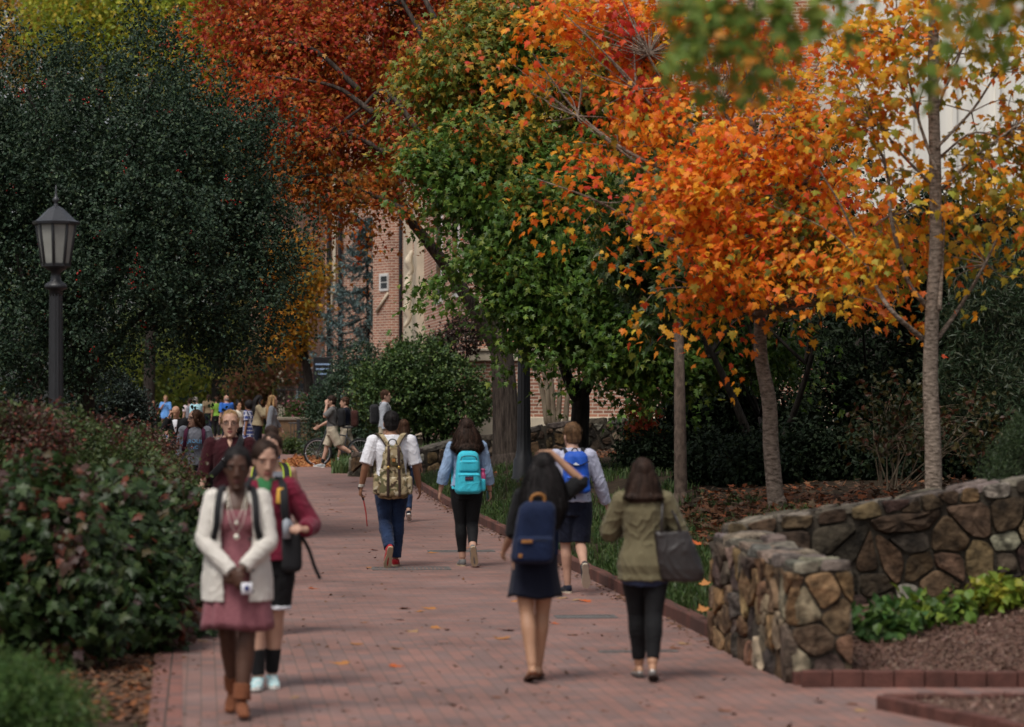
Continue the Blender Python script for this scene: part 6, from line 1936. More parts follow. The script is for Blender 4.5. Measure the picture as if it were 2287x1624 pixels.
BRN_L = mat('brown_leather', (.11, .035, .014), rough=.5, var=.2, vscale=20, bump=.3)
SUEDE = mat('brown_suede', (.17, .06, .028), rough=.95, var=.15, vscale=20, bump=.3, bscale=200)
DK_L = mat('black_leather', (.022, .017, .016), rough=.42, spec=.45, var=.2, vscale=8, bump=.3, bscale=60)
RED_C = cloth('red_canvas', (.36, .015, .022))
GREY_C = cloth('grey_canvas', (.14, .135, .13))
BLACK_P = cloth('black_nylon', (.014, .014, .016), rough=.65)
SILVER = mat('silver_leather', (.34, .32, .30), rough=.35, metal=.5, var=.15, vscale=20)

def camo_mat():
    m, nt, b = nodes('camouflage_canvas')
    tc = N(nt, 'ShaderNodeTexCoord')
    def layer(sc, th, seed):
        mp = N(nt, 'ShaderNodeMapping'); mp.inputs['Location'].default_value = (seed, seed * 2.1, seed * .7); nt.links.new(tc.outputs['Object'], mp.inputs['Vector'])
        nz = N(nt, 'ShaderNodeTexNoise'); nz.inputs['Scale'].default_value = sc; nz.inputs['Detail'].default_value = 2; nt.links.new(mp.outputs[0], nz.inputs['Vector'])
        g = N(nt, 'ShaderNodeMath', operation='GREATER_THAN'); g.inputs[1].default_value = th; nt.links.new(nz.outputs['Fac'], g.inputs[0]); return g.outputs[0]
    c = None
    prev = (.36, .29, .175)
    last = None
    for sc, th, sd, colr in ((9, .53, 1.0, (.20, .15, .08)), (11, .58, 7.0, (.11, .10, .05)), (14, .62, 4.0, (.06, .04, .025)), (12, .60, 11.0, (.46, .40, .28))):
        mx = N(nt, 'ShaderNodeMix'); mx.data_type = 'RGBA'
        nt.links.new(layer(sc, th, sd), mx.inputs['Factor'])
        if last is None: mx.inputs[6].default_value = rgb(prev)
        else: nt.links.new(last, mx.inputs[6])
        mx.inputs[7].default_value = rgb(colr); last = mx.outputs[2]
    nt.links.new(last, b.inputs['Base Color']); b.inputs['Roughness'].default_value = .85; b.inputs['Specular IOR Level'].default_value = .15
    return m
CAMO = camo_mat()
def plaid_mat():
    m, nt, b = nodes('blue_plaid')
    tc = N(nt, 'ShaderNodeTexCoord')
    k = N(nt, 'ShaderNodeTexBrick'); k.offset = 0; k.inputs['Scale'].default_value = 1; k.inputs['Brick Width'].default_value = .085; k.inputs['Row Height'].default_value = .10; k.inputs['Mortar Size'].default_value = .012
    k.inputs['Color1'].default_value = rgb((.02, .03, .12)); k.inputs['Color2'].default_value = rgb((.03, .05, .19)); k.inputs['Mortar'].default_value = rgb((.42, .43, .50))
    sp = N(nt, 'ShaderNodeSeparateXYZ'); nt.links.new(tc.outputs['Object'], sp.inputs[0])
    cb = N(nt, 'ShaderNodeCombineXYZ'); ad = N(nt, 'ShaderNodeMath', operation='ADD'); nt.links.new(sp.outputs['X'], ad.inputs[0]); nt.links.new(sp.outputs['Y'], ad.inputs[1])
    nt.links.new(ad.outputs[0], cb.inputs['X']); nt.links.new(sp.outputs['Z'], cb.inputs['Y']); nt.links.new(cb.outputs[0], k.inputs['Vector'])
    nt.links.new(k.outputs['Color'], b.inputs['Base Color']); b.inputs['Roughness'].default_value = .85
    return m

def ring(P, a, b, th):
    pass

def sock(f, sd, m, to=.62):
    mb = MB(); f.legtube(mb, sd, .005, 1.0, 0, to); return f.part('sock', mb, m, wr=0)

# ---- 1. the woman in the white cardigan, nearest the camera
x, y = DY(530, 16.76)
f = Fig('woman in a cream cardigan and dusty rose dress walking towards the camera', 1.69, x, y, 184, fem=True, skin='dark', stance=-.035, L=(12, 4, 0), Rr=(-9, 16, -16),
        armL=('p', (-.215, .09, 1.14), (-.035, .225, .965)), armR=('p', (.215, .09, 1.14), (.015, .245, .935)), nod=6, voxel=.0065, curl=55,
        hands=dict(L=dict(direction=(.72, .25, -.55), palm=(.2, -.75, -.55)), R=dict(direction=(-.5, .1, -.8), palm=(-.1, -.9, .1))), group=None)
f.face(lip=LIP_D, brow='black')
f.hair('tied', 'black')
f.skirt(ROSE, 'dress', 1.28, .565, .245, .205, 8, .014, .012)
mb = MB(); p, r = f.torso(1.15, 1.33, .012, 0, 8); mb.tube(p, r, 20, cap=False, side=(1, 0, 0))
for sg in (-1, 1):
    mb.ball(f.tp((sg * .066, .076, 1.258)), (.068, .064, .066), 12)
    mb.tube([f.tp((sg * .085, .09, 1.33)), f.tp((sg * .092, .06, 1.42)), f.tp((sg * .08, -.03, 1.47))], [(.014, .006)] * 3, 8)
f.part('bodice', mb, ROSE, wr=.002)
# open cardigan: a thick C-shaped shell with sleeves
mb = MB()
n, K = 26, 16
v, fc = [], []
for i in range(K + 1):
    t = i / K; z = 1.462 + (.75 - 1.462) * t
    gap = R(30 + 16 * math.sin(min(1, t * 1.6) * math.pi) * .6 - 9 * t) if t > .04 else R(52)
    a = float(np.interp(z, [q[0] for q in f.T], [q[1] for q in f.T])); b = float(np.interp(z, [q[0] for q in f.T], [q[2] for q in f.T]))
    a = max(a, .13 + .06 * t) + .028 + .035 * t; b = max(b, .095) + .028 + .055 * t + (.035 if 1.18 < z < 1.33 else 0)
    a = min(a, .235)
    if z > 1.40: a = float(np.interp(z, [1.40, 1.462], [.165, .098])); b = float(np.interp(z, [1.40, 1.462], [.115, .085]))
    for q, th in ((0, 0), (1, -.016)):
        for j in range(n):
            ph = R(90) + gap + (2 * math.pi - 2 * gap) * j / (n - 1)
            v.append(f.tp(((a + th) * math.cos(ph), (b + th) * math.sin(ph) * 1.0 + .004, max(z, .951))) + Vector((0, 0, min(0, z - .951))))
for i in range(K):
    o0, o1 = i * 2 * n, (i + 1) * 2 * n
    for j in range(n - 1):
        fc.append((o0 + j, o0 + j + 1, o1 + j + 1, o1 + j)); fc.append((o0 + n + j + 1, o0 + n + j, o1 + n + j, o1 + n + j + 1))
    fc.append((o0, o1, o1 + n, o0 + n)); fc.append((o0 + n - 1, o0 + 2 * n - 1, o1 + 2 * n - 1, o1 + n - 1))
for j in range(n - 1):
    fc.append((j + 1, j, n + j, n + j + 1)); o = K * 2 * n; fc.append((o + j, o + j + 1, o + n + j + 1, o + n + j))
mb.add(v, fc)
for sd in 'LR': f.armtube(mb, sd, .016, .95, .006)
card = f.part('cardigan', mb, CARDI, wr=.006, wf=6)
for i, z in enumerate((1.16, 1.06, .96, .82)):
    mb = MB(); mb.ball(f.tp((-.085 - .02 * (z < 1), .165 + .012 * i, max(z, .952))) + Vector((0, 0, min(0, z - .952))), (.011, .006, .011), 10); f.direct('button', mb, SOLE_DARK, card)
for sd in 'LR':
    hip, kn, an, fw, up = f.leg[sd]
    mb = MB(); f.legtube(mb, sd, .010, 1.0, .012, .86)
    mb.tube([an - fw * .05 - up * .062, an + fw * .01 - up * .05, an + fw * .08 - up * .066, an + fw * .17 - up * .084], [(.035, .043), (.043, .052), (.045, .038), (.037, .02)], 12, side=(1, 0, 0))
    mb.tube([an + fw * -.045 - up * .03, an + fw * -.045 - up * .10], [.03, .027], 10, cap=False)
    f.part('ankle_boot', mb, SUEDE, wr=.003, wf=12)
# pendants
mb = MB()
for sg, zl, yy in ((1, 1.255, .16), (-1, 1.255, .16)):
    q = spline([f.tp((sg * .06, .02, 1.49)), f.tp((sg * .052, .085, 1.42)), f.tp((sg * .03, .125, 1.34)), f.tp((0, .153, 1.265))], 5)
    mb.tube(q, [.0018] * len(q), 6)
    q = spline([f.tp((sg * .065, .02, 1.49)), f.tp((sg * .062, .085, 1.40)), f.tp((sg * .045, .150, 1.28)), f.tp((.0, .148, 1.185))], 5)
    mb.tube(q, [.0018] * len(q), 6)
mb.ball(f.tp((0, .160, 1.262)), (.014, .006, .014), 12); mb.ball(f.tp((0, .156, 1.172)), (.020, .007, .018), 12)
f.direct('necklace', mb, mat('pale_silver', (.72, .68, .58), rough=.3, metal=.6))
f.pack('backpack', 'dark backpack with black straps on the cardigan woman', BLACK_P, 1.02, 1.42, .135, .07, -.15, front=.155, wide=.112, strap_w=.022, low=None) if False else f.pack('backpack', 'dark backpack with black straps on the cardigan woman', BLACK_P, 1.02, 1.42, .135, .07, -.15, front=.158, wide=.112, strap_w=.022)
h = f.arm['L'][2] + Vector((-.035, .05, -.12))
mb = MB(); mb.box(h, (.072, .012, .075), 0, .2, .004)
card_o = f.held('phone', 'small white cased phone held in the clasped hands of the cardigan woman', 'phone', mb, mat('white_plastic', (.7, .7, .74), rough=.3, var=.03))
mb = MB(); c = Vector(card_o.location)
mb.ball((0, .008, .037), (.016, .003, .018), 10); mb.build('blue_mark', mat('navy_ink', (.02, .03, .16), rough=.4), card_o)

# ---- 2. the woman in burgundy beside her
x, y = DY(592, 18.3)
f = Fig('woman in a burgundy fleece and black shorts walking just behind the cardigan woman', 1.71, x, y, 184, fem=True, build=1.08, skin='fair', L=(-3, 8, 0), Rr=(8, 6, 4), sw=.165,
        armL=('p', (-.325, .0, 1.16), (-.285, .20, 1.13)), armR=('p', (.30, -.02, 1.13), (.24, .14, .98)), yaw=14, nod=12, voxel=.007, curl=75,
        hands=dict(L=dict(direction=(.5, .7, .25), palm=(.6, -.3, -.8))), group=None)
f.face(brow='brown')
f.hair('tied', 'brown')
f.top(GREEN_T, 'tee', 1.0, .0, .012, 0, 0, 1.49, .002)
mb = MB(); p, r = f.torso(.93, 1.475, .030, .02, 12); mb.tube(p, r, 22, cap=False, side=(1, 0, 0))
for sg in (-1, 1): mb.ball(f.tp((sg * .066, .078, 1.258)), (.078, .072, .074), 12)
for sd in 'LR': f.armtube(mb, sd, .030, .97, .0)
jk = f.part('fleece_jacket', mb, MAROON, wr=.009, wf=5)
mb = MB(); q = [f.tp((-.05, .075, 1.475)), f.tp((.05, .075, 1.475)), f.tp((0, .175, 1.31))]
q += [p + Vector((0, .012, 0)) for p in q]
mb.tube([f.tp((0, .06, 1.485)), f.tp((-.005, .135, 1.40)), f.tp((-.008, .163, 1.33))], [(.058, .022), (.038, .018), (.010, .012)], 12, side=(1, 0, 0))
f.direct('collar_opening', mb, GREEN_T)
mb = MB(); mb.tube([f.tp((-.115, .118, 1.42)), f.tp((-.11, .15, 1.37)), f.tp((-.105, .16, 1.32))], [(.028, .009)] * 3, 8, side=(1, 0, 0)); f.direct('gold_patch', mb, mat('gold_felt', (.55, .30, .05), rough=.9), jk)
f.pants(BLACK_C, 'shorts', .40, .02, .022, 1.0, .004)
for sd in 'LR':
    mb = MB(); f.legtube(mb, sd, .0445, .42, .0, .375); f.part('white_hem', mb, WHITE_T, wr=0)
    sock(f, sd, BLACK_C, .78)
f.shoes(cloth('aqua_mesh', (.22, .52, .56), c2=(.62, .62, .60), vscale=30), SOLE_WHITE)
f.pack('backpack', 'black strapped backpack on the burgundy fleece woman', BLACK_P, 1.0, 1.44, .14, .075, -.15, front=.185, wide=.125, strap_w=.028)
t = thing('shoulder_bag', 'small black bag hanging at the hip of the burgundy fleece woman', 'bag', Matrix.Translation((f.x, f.y, f.z)) @ Matrix.Rotation(f.rz, 4, 'Z') @ (Vector((-.19, .10, .84)) * f.S), f.rz)
o = Vector((-.19, .10, .84))
mb = MB(); v, fc = superloft(roundbox_rings(-.19, .10, .84, 1.13, .075, .06, .05, .05), 3); mb.add(v, fc); [setattr(mb, 'v', [(p - o) * f.S for p in mb.v])]
mb.build('pouch', BLACK_P, t)
mb = MB(); q = spline([(-.25, .12, 1.11), (-.31, .11, 1.0), (-.35, .10, .88), (-.39, .09, .79)], 4); mb.tube(q, [(.013, .004)] * len(q), 8); mb.v = [(p - o) * f.S for p in mb.v]; mb.build('strap_end', BLACK_STRAP, t)
mb = MB(); v, fc = superloft([(-.155, .168, 1.08, .03, .03), (-.155, .168, 1.20, .03, .03), (-.155, .168, 1.22, .016, .016), (-.155, .168, 1.25, .016, .016)], 2, 14); mb.add(v, fc); mb.v = [(p - o) * f.S for p in mb.v]
mb.build('clear_bottle', mat('clear_plastic', (.35, .38, .42), rough=.15, spec=.6), t)

# ---- 3. bun and tank top woman
x, y = DY(607, 22.4)
f = Fig('woman with a dark bun and grey tank top, half hidden behind the burgundy fleece woman', 1.70, x, y, 182, skin='fair', build=1.02, L=(8, 6, None), Rr=(-6, 12, None), voxel=.008, sw=.17, group=None)
f.face(); f.hair('bun', 'brown')
f.top(GREY_S, 'tank_top', 1.12, 0, .012, 0, 0, 1.42, .003)
f.top(WHITE_T, 'tank_hem', .92, 0, .017, 0, .01, 1.16, .003, bust=False)
f.pants(BLACK_C, 'shorts', .4, .014, .02)
f.shoes(GREY_C)
f.pack('backpack', 'backpack with lime edged black straps on the tank top woman', BLACK_P, 1.0, 1.42, .14, .07, -.125, strap_m=BLACK_STRAP, wide=.13, strap_w=.026, front=.14)
LIME_E = cloth('lime_edge', (.42, .55, .04))
t, base, _, _ = f.pk
for sg in (-1, 1):
    for dx in (-.03, .03):
        mb = MB(); P = [p + Vector((dx, 0, 0)) for p in f.strap_pts(sg, 1.38, .13, -.125, .142, 1.06)]; mb.tube(P, [(.006, .008)] * len(P), 6, side=(1, 0, 0)); f.fin(mb); mb.build('strap_piping', LIME_E, t, True, base)

# ---- 4. man in the dark red shirt
x, y = DY(514, 28)
f = Fig('blond man with glasses in a dark red shirt walking towards the camera', 1.865, x, y, 185, fem=False, skin='fair', L=(14, 6, None), Rr=(-10, 18, -14), armR=('a', 6, 12, 22), armL=('a', 4, 10, 20), voxel=.0075, sw=.195, group=None, curl=30)
f.face(brow='sandy'); f.glasses(); f.hair('crop', 'blonde')
f.top(OXBLOOD, 'shirt', .90, .62, .014, .018, .012, 1.488, .006)
mb = MB(); mb.tube([f.tp((0, .058, 1.478)), f.tp((0, .100, 1.43)), f.tp((0, .128, 1.385))], [(.040, .016), (.022, .012), (.004, .010)], 10, side=(1, 0, 0)); f.direct('open_collar', mb, SKIN['fair'])
f.pants(NAVY, 'trousers', .98, .012, .014); f.shoes(BRN_L, SOLE_DARK)
t = thing('sling_bag', 'black cross body sling bag with a bright buckle on the dark red shirt man', 'bag', Matrix.Translation((f.x, f.y, f.z)) @ Matrix.Rotation(f.rz, 4, 'Z') @ (Vector((.20, -.14, .98)) * f.S), f.rz)
o = Vector((.20, -.14, .98))
mb = MB(); q = spline([f.tp(p) for p in ((.20, -.10, 1.02), (.215, .03, 1.06), (.12, .143, 1.17), (.02, .158, 1.28), (-.08, .142, 1.39), (-.115, .06, 1.475), (-.10, -.05, 1.47), (.0, -.15, 1.3), (.15, -.15, 1.08))], 5)
mb.tube(q, [(.036, .006)] * len(q), 10, side=(.6, 0, .8)); mb.v = [p * f.S - o * f.S for p in mb.v]; mb.build('strap', BLACK_STRAP, t)
mb = MB(); mb.box(f.tp((.028, .170, 1.275)), (.085, .014, .07), 0, 0, .004); M_ = Matrix.Rotation(R(40), 3, 'Y'); c = f.tp((.028, .170, 1.275)); mb.v = [(c + M_ @ (p - c)) * f.S - o * f.S for p in mb.v]; mb.build('buckle', METAL, t, False)
mb = MB(); v, fc = superloft(roundbox_rings(.16, -.19, .98, 1.24, .15, .06, .05), 3); mb.add([f.tp(p) for p in v], fc); mb.v = [p * f.S - o * f.S for p in mb.v]; mb.build('bag_body', BLACK_P, t)

# ---- 5. woman in the grey lettered sweatshirt
x, y = DY(436, 42)
f = Fig('long haired woman with glasses in a grey lettered sweatshirt looking to her side', 1.775, x, y, 183, skin='fair', build=1.1, L=(10, 5, None), Rr=(-8, 14, None), yaw=-62, voxel=.009, sw=.17, armL=('a', 2, 9, 14), armR=('a', 4, 9, 14), group=None)
f.face(); f.glasses(); f.hair('long', 'auburn', .16, .95)
sw = f.top(GREY_S, 'sweatshirt', .86, .97, .032, .006, .02, 1.49, .009, 5)
LET = mat('pale_blue_print', (.22, .52, .85), rough=.8)
def print_text(f, s, size, zc, m, name, arc=0.0, parent=None, y0=.165):
    tv, tf = text_verts(s, size, .006)
    mb = MB(); out = []
    for p in tv:
        X = -p.x
        out.append(f.tp((X, y0 - X * X * 1.25 + p.z, zc + p.y - arc * X * X)))
    mb.add(out, tf); return f.direct(name, mb, m, parent, False)
print_text(f, 'CAROLINA', .088, 1.27, LET, 'chest_lettering', 1.2, sw, .192)
print_text(f, 'NC', .075, 1.17, LET, 'chest_emblem', 0, sw, .180)
f.pants(NAVY, 'shorts', .36, .015, .03, 1.0); f.shoes(GREY_C)
f.pack('backpack', 'backpack with dark maroon straps on the sweatshirt woman', cloth('maroon_nylon', (.06, .012, .03)), 1.0, 1.42, .14, .075, -.15, strap_m=cloth('maroon_strap', (.07, .012, .035)), front=.185, wide=.13, strap_w=.030)

# ---- 6. man with the camouflage backpack
x, y = DY(874, 31.2)
f = Fig('broad man in a white tee shirt with a camouflage backpack walking away', 1.82, x, y, 7, fem=False, skin='brown', sw=.205, build=1.05, L=(-2, 44, -62), Rr=(4, 5, 0), armL=('a', -2, 17, 22, 8), armR=('a', 4, 14, 18, 4), voxel=.0065, curl=40,
        hands=dict(L=dict(curl=85)), group=None)
f.hair('short', 'black', vox=.006)
f.top(WHITE_T, 'tee_shirt', .92, .40, .013, .020, .006, 1.488, .006, 6, vox=.007)
f.pants(DENIM, 'jeans', .985, .010, .014, 1.02, .007, 9, vox=.007)
f.shoes(RED_C, SOLE_TAN)
mb = MB(); mb.lathe([(.052, -.006), (.055, 0), (.052, .006)], 20); mb.v = [f.tp((p.x * 1.16, p.y * 1.16 - .006, 1.512 + p.z + .25 * p.y)) for p in mb.v]; f.direct('neck_cord', mb, BRN_L)
hw = f.arm['L'][2]
mb = MB()
d = (f.arm['L'][2] - f.arm['L'][1]).normalized()
for k in range(3):
    c = hw - d * (.01 + .012 * k); r_ = [c + (Vector((math.cos(a), math.sin(a), 0)) * .034) for a in np.linspace(0, 6.283, 13)]
    mb.tube(r_, [.005] * 13, 6, cap=False)
f.direct('bracelet', mb, mat('bead_white', (.6, .57, .5), rough=.5))
h = f.hand_at['L']
mb = MB(); a = h + Vector((.055, .02, -.36)); b = h + Vector((-.045, -.02, .09))
mb.tube([h + Vector((.012, 0, -.06)), b], [.011, .010], 8, 1); mb.tube([h + Vector((.012, 0, -.06)), h + Vector((.04, .01, -.20)), a], [.008, .0075, .006], 8, 0)
f.held('walking_stick', 'thin red folded cane with a black handle in the hand of the camouflage backpack man', 'cane', mb, [mat('red_stick', (.35, .03, .03), rough=.4), SOLE_DARK])
CAM_D = mat('dark_brown_strap', (.035, .018, .013), rough=.7, var=.2, bump=.3)
f.pack('backpack', 'camouflage rucksack with dark brown straps on the white tee man', CAMO, .775, 1.335, .182, .09, -.125, .40, CAMO, straps=False, wr=.010, e=2.6, top_loop=False)
def pz(zf, xo=0, out=.0): return Vector((xo, -.125 - .17 - out, zf))
mb = MB(); v, fc = superloft(roundbox_rings(0, -.240, 1.13, 1.375, .105, .09, .05, .12), 2.8); mb.add(v, fc); f.pack_piece('flap', mb, CAMO)
mb = MB(); v, fc = superloft(roundbox_rings(0, -.290, .80, 1.02, .160, .055, .05, .06), 2.8); mb.add(v, fc); f.pack_piece('pocket', mb, CAMO)
for sg in (-1, 1):
    mb = MB(); v, fc = superloft(roundbox_rings(sg * .175, -.215, .82, 1.03, .05, .065, .035, .05), 2.8); mb.add(v, fc); f.pack_piece('side_pocket', mb, CAMO)
    mb = MB(); q = spline([(sg * .052, -.30, 1.372), (sg * .056, -.335, 1.30), (sg * .060, -.342, 1.15), (sg * .064, -.355, .98), (sg * .066, -.352, .80)], 5); mb.tube(q, [(.015, .006)] * len(q), 8, side=(1, 0, 0)); f.pack_piece('buckle_strap', mb, CAM_D)
    mb = MB(); mb.ball((sg * .06, -.352, 1.13), (.017, .006, .017), 10); f.pack_piece('snap', mb, mat('brass', (.42, .27, .08), rough=.4, metal=.8))
    mb = MB(); P = spline([(sg * .045, -.175, 1.36), (sg * .085, -.130, 1.43), (sg * .128, -.085, 1.490), (sg * .155, .01, 1.50), (sg * .150, .11, 1.40), (sg * .155, .13, 1.25), (sg * .19, .04, 1.08), (sg * .175, -.13, 1.0)], 6)
    mb.tube(P, [(.030, .007)] * len(P), 10, side=(.75, sg * .35, 0)); f.pack_piece('strap', mb, CAMO)
    for e_ in (-.026, .026):
        mb = MB(); mb.tube([p + Vector((e_, -.004, .003)) for p in P], [(.006, .0075)] * len(P), 6, side=(1, 0, 0)); f.pack_piece('strap_edge', mb, CAM_D)
mb = MB(); mb.box((0, -.342, 1.21), (.038, .006, .038), 0, 0, .002); f.pack_piece('leather_patch', mb, TAN_L, False)
mb = MB(); q = spline([(-.05, -.17, 1.385), (-.035, -.175, 1.43), (0, -.178, 1.445), (.035, -.175, 1.43), (.05, -.17, 1.385)], 5); mb.tube(q, [.007] * len(q), 8); f.pack_piece('handle', mb, SOLE_DARK)

# ---- 7. woman walking ahead of him
x, y = DY(902, 42)
f = Fig('long brown haired woman in a pale tee half hidden ahead of the camouflage backpack man', 1.62, x, y, 8, skin='fair', L=(10, 6, None), Rr=(-8, 34, -30), armR=('a', 12, 14, 24, -6), armL=('a', -8, 8, 10), voxel=.008, group=None)
f.hair('long', 'auburn', .24, .8); f.top(LAV, 'tee_shirt', .92, .36, .012, .02, .006, 1.482, .005)
f.pants(DENIM, 'jeans', .97, .008, .008); f.shoes(NAVY)
mb = MB(); c = f.arm['R'][2]; mb.tube([c + Vector((math.cos(a), math.sin(a), 0)) * .029 for a in np.linspace(0, 6.283, 13)], [.004] * 13, 6, cap=False); f.direct('hair_tie', mb, SOLE_DARK)

# ---- 8. woman with the turquoise backpack
x, y = DY(1042, 31.2)
f = Fig('dark haired woman in a chambray shirt with a turquoise backpack walking away', 1.735, x, y, 6, skin='fair', build=1.05, sw=.17, L=(5, 5, 0), Rr=(-2, 46, -66), armL=('a', 2, 17, 12, 6), armR=('a', 4, 14, 16, 4), voxel=.0065, curl=45, group=None)
f.hair('long', 'brown', .19, 1.42, strands=420, wave=.028, vox=.006)
f.top(CHAMB, 'shirt', .95, .78, .018, .012, .012, 1.482, .009, 7, vox=.007)
for sd in 'LR':
    mb = MB(); f.armtube(mb, sd, .032, .80, .0, .70); f.part('rolled_cuff', mb, CHAMB, wr=.007, wf=12)
f.pants(LEGG, 'leggings', .90, .006, .0, 1.02, .002)
f.shoes(GREY_C, SOLE_TAN)
f.pack('backpack', 'bright turquoise backpack with a dark name patch on the chambray shirt woman', TEAL, .865, 1.375, .165, .085, -.12, .20, TEAL, pocket=[(.885, 1.12, .140, .05, TEAL), (1.135, 1.27, .122, .032, TEAL)], zip_m=TEAL_D, wr=.004, wide=.11)
mb = MB(); mb.box((0, -.362, 1.055), (.098, .006, .052), 0, 0, .002); f.pack_piece('name_patch', mb, mat('navy_patch', (.02, .022, .05), rough=.7), False)
tv, tf = text_verts('JANSPORT', .0205, .001); mb = MB(); mb.add([Vector((p.x, -.3665 - p.z, 1.055 + p.y)) for p in tv], tf); f.pack_piece('patch_lettering', mb, mat('patch_thread', (.30, .08, .10), rough=.8), False)
mb = MB(); q = spline([(-.10, -.30, 1.255), (-.075, -.305, 1.31), (0, -.31, 1.32), (.075, -.305, 1.31), (.10, -.30, 1.255)], 5); mb.tube(q, [.0055] * len(q), 6); f.pack_piece('zip', mb, mat('dark_zip', (.03, .05, .07), rough=.5))
mb = MB(); v, fc = superloft(roundbox_rings(.175, -.20, .90, 1.05, .035, .05, .03), 2.8); mb.add(v, fc); f.pack_piece('side_pocket', mb, TEAL)
for sg in (-1, 1):
    mb = MB(); mb.box((sg * .085, -.318, 1.25), (.02, .008, .03), 0, 0, .002); f.pack_piece('strap_buckle', mb, METAL, False)
t, base, _, _ = f.pk
mb = MB(); mb.lathe([(.030, .93), (.033, .94), (.033, 1.10), (.028, 1.115), (.024, 1.12), (.024, 1.15), (.027, 1.155), (.026, 1.175)], 16, 0, (.178, -.20, 0))
f.held('water_bottle', 'pink water bottle in the side pocket of the turquoise backpack', 'bottle', mb, mat('pink_plastic', (.42, .05, .16), rough=.35, spec=.5))
mb = MB(); h = f.hand_at['R']; mb.box(h + Vector((-.012, .02, .015)), (.012, .06, .12), 0, .2, .003)
f.held('phone', 'dark phone in the right hand of the chambray shirt woman', 'phone', mb, mat('phone_teal', (.05, .14, .15), rough=.3))
mb = MB(); c = f.arm['R'][2]; mb.tube([c + Vector((math.cos(a), math.sin(a), 0)) * .029 for a in np.linspace(0, 6.283, 13)], [.004] * 13, 6, cap=False); f.direct('hair_tie', mb, SOLE_DARK)

# ---- 9. man with the royal blue backpack
x, y = DY(1280, 27)
f = Fig('sandy haired man in a lavender grey long sleeved shirt with a royal blue backpack', 1.735, x, y, 8, fem=False, skin='fair', sw=.180, lean=4, L=(6, 5, 0), Rr=(-4, 58, -62), armR=('a', 4, 22, 14, 4), armL=('a', 10, 10, 30), voxel=.007, group=None, yaw=12)
f.hair('short', 'sandy', vox=.006); f.top(LAV, 'long_sleeved_shirt', .93, .97, .016, .006, .01, 1.488, .008, 7)
f.pants(NAVY, 'shorts', .46, .016, .026, 1.02, .006, 8); f.shoes(NAVY, mat('sole_beige', (.50, .43, .33), rough=.85, bump=.4, bscale=120))
f.pack('backpack', 'royal blue backpack on the lavender shirted man', ROYAL, 1.02, 1.45, .145, .085, -.125, .15, BLACK_STRAP, pocket=[(1.03, 1.20, .13, .045, ROYAL)], zip_m=BLACK_P, wr=.008, wide=.13)
mb = MB(); q = [(.02, -.352, 1.26), (-.05, -.350, 1.255), (-.02, -.352, 1.285)]; v = [Vector(p) for p in q] + [Vector(p) + Vector((0, .006, 0)) for p in q]; mb.add(v, [(0, 1, 2), (5, 4, 3), (0, 3, 4, 1), (1, 4, 5, 2), (2, 5, 3, 0)]); mb.v = [p + Vector((0, .045, .05)) for p in mb.v]
f.pack_piece('white_mark', mb, mat('white_print', (.7, .72, .75), rough=.5), False)
mb = MB(); q = spline([(-.12, -.30, 1.34), (0, -.312, 1.30), (.12, -.30, 1.345)], 5); mb.tube(q, [(.010, .005)] * len(q), 6); f.pack_piece('compression_strap', mb, BLACK_STRAP)

# ---- 10. woman in the dark skirt with her arm on her head
x, y = DY(1194, 18.8)
f = Fig('black haired woman in a dark skirt with one hand on top of her head', 1.60, x, y, 3, skin='tan', build=.97, sway=.10, stance=-.036, L=(-7, 13, -14), Rr=(7, 4, 0), armR=('p', (.37, .05, 1.53), (.125, .055, 1.765)), armL=('a', 10, 12, 45), voxel=.0065, curl=50,
        hands=dict(R=dict(direction=(-.95, .0, -.02), palm=(-.15, .1, -1))), group=None)
f.hair('long', 'black', .34, 1.42, strands=260)
f.top(BLACK_C, 'top', .95, .56, .014, .010, .01, 1.482, .007)
f.skirt(NAVY, 'skirt', 1.06, .635, .215, .165, 7, .008, .016)
f.shoes(BRN_L, mat('sole_brown', (.06, .028, .016), rough=.7), 'flat', 'loafer')
f.pack('backpack', 'navy backpack with tan leather tabs on the dark skirted woman', NAVYP, .905, 1.385, .168, .085, -.12, .12, NAVYP, pocket=[(.925, 1.12, .150, .045, NAVYP)], zip_m=BLACK_P, cx=-.03, wr=.004, top_loop=False, e=3.4)
mb = MB(); q = spline([(-.085, -.165, 1.36), (-.075, -.17, 1.42), (-.03, -.175, 1.44), (.015, -.17, 1.42), (.025, -.165, 1.36)], 5); mb.tube(q, [(.014, .007)] * len(q), 8); f.pack_piece('leather_loop', mb, TAN_L)
mb = MB(); mb.box((-.095, -.366, 1.085), (.085, .006, .026), 0, 0, .002); f.pack_piece('leather_label', mb, TAN_L, False)
mb = MB(); mb.box((-.135, -.366, .975), (.03, .006, .03), 0, 0, .002); f.pack_piece('leather_tab', mb, TAN_L, False)

# ---- 11. woman in the olive jacket
x, y = DY(1441, 18.9)
f = Fig('dark haired woman in an olive jacket and black leggings carrying a dark tote', 1.56, x, y, 2, skin='tan', build=1.06, sw=.172, stance=-.03, L=(11, 5, 0), Rr=(-10, 14, -16), armL=('p', (-.29, .08, 1.17), (-.20, .28, 1.20)), armR=('p', (.27, .03, 1.17), (.20, .25, 1.18)), voxel=.0065, sway=-.03, group=None)
f.hair('long', 'brown', .10, 1.22, strands=200)
f.top(OLIVE, 'jacket', .79, .95, .030, .010, .03, 1.482, .011, 6)
mb = MB(); p, r = f.torso(.862, .93, .020, .0, 4); 
mb.tube([q - Vector((0, 0, .10)) for q in p], [(a + .012, b + .012) for a, b in r], 20, cap=False, side=(1, 0, 0)); f.part('shirt_tail', mb, cloth('navy_shirt', (.03, .04, .08)), wr=.004)
f.pants(LEGG, 'leggings', .97, .008, .0, 1.0, .003)
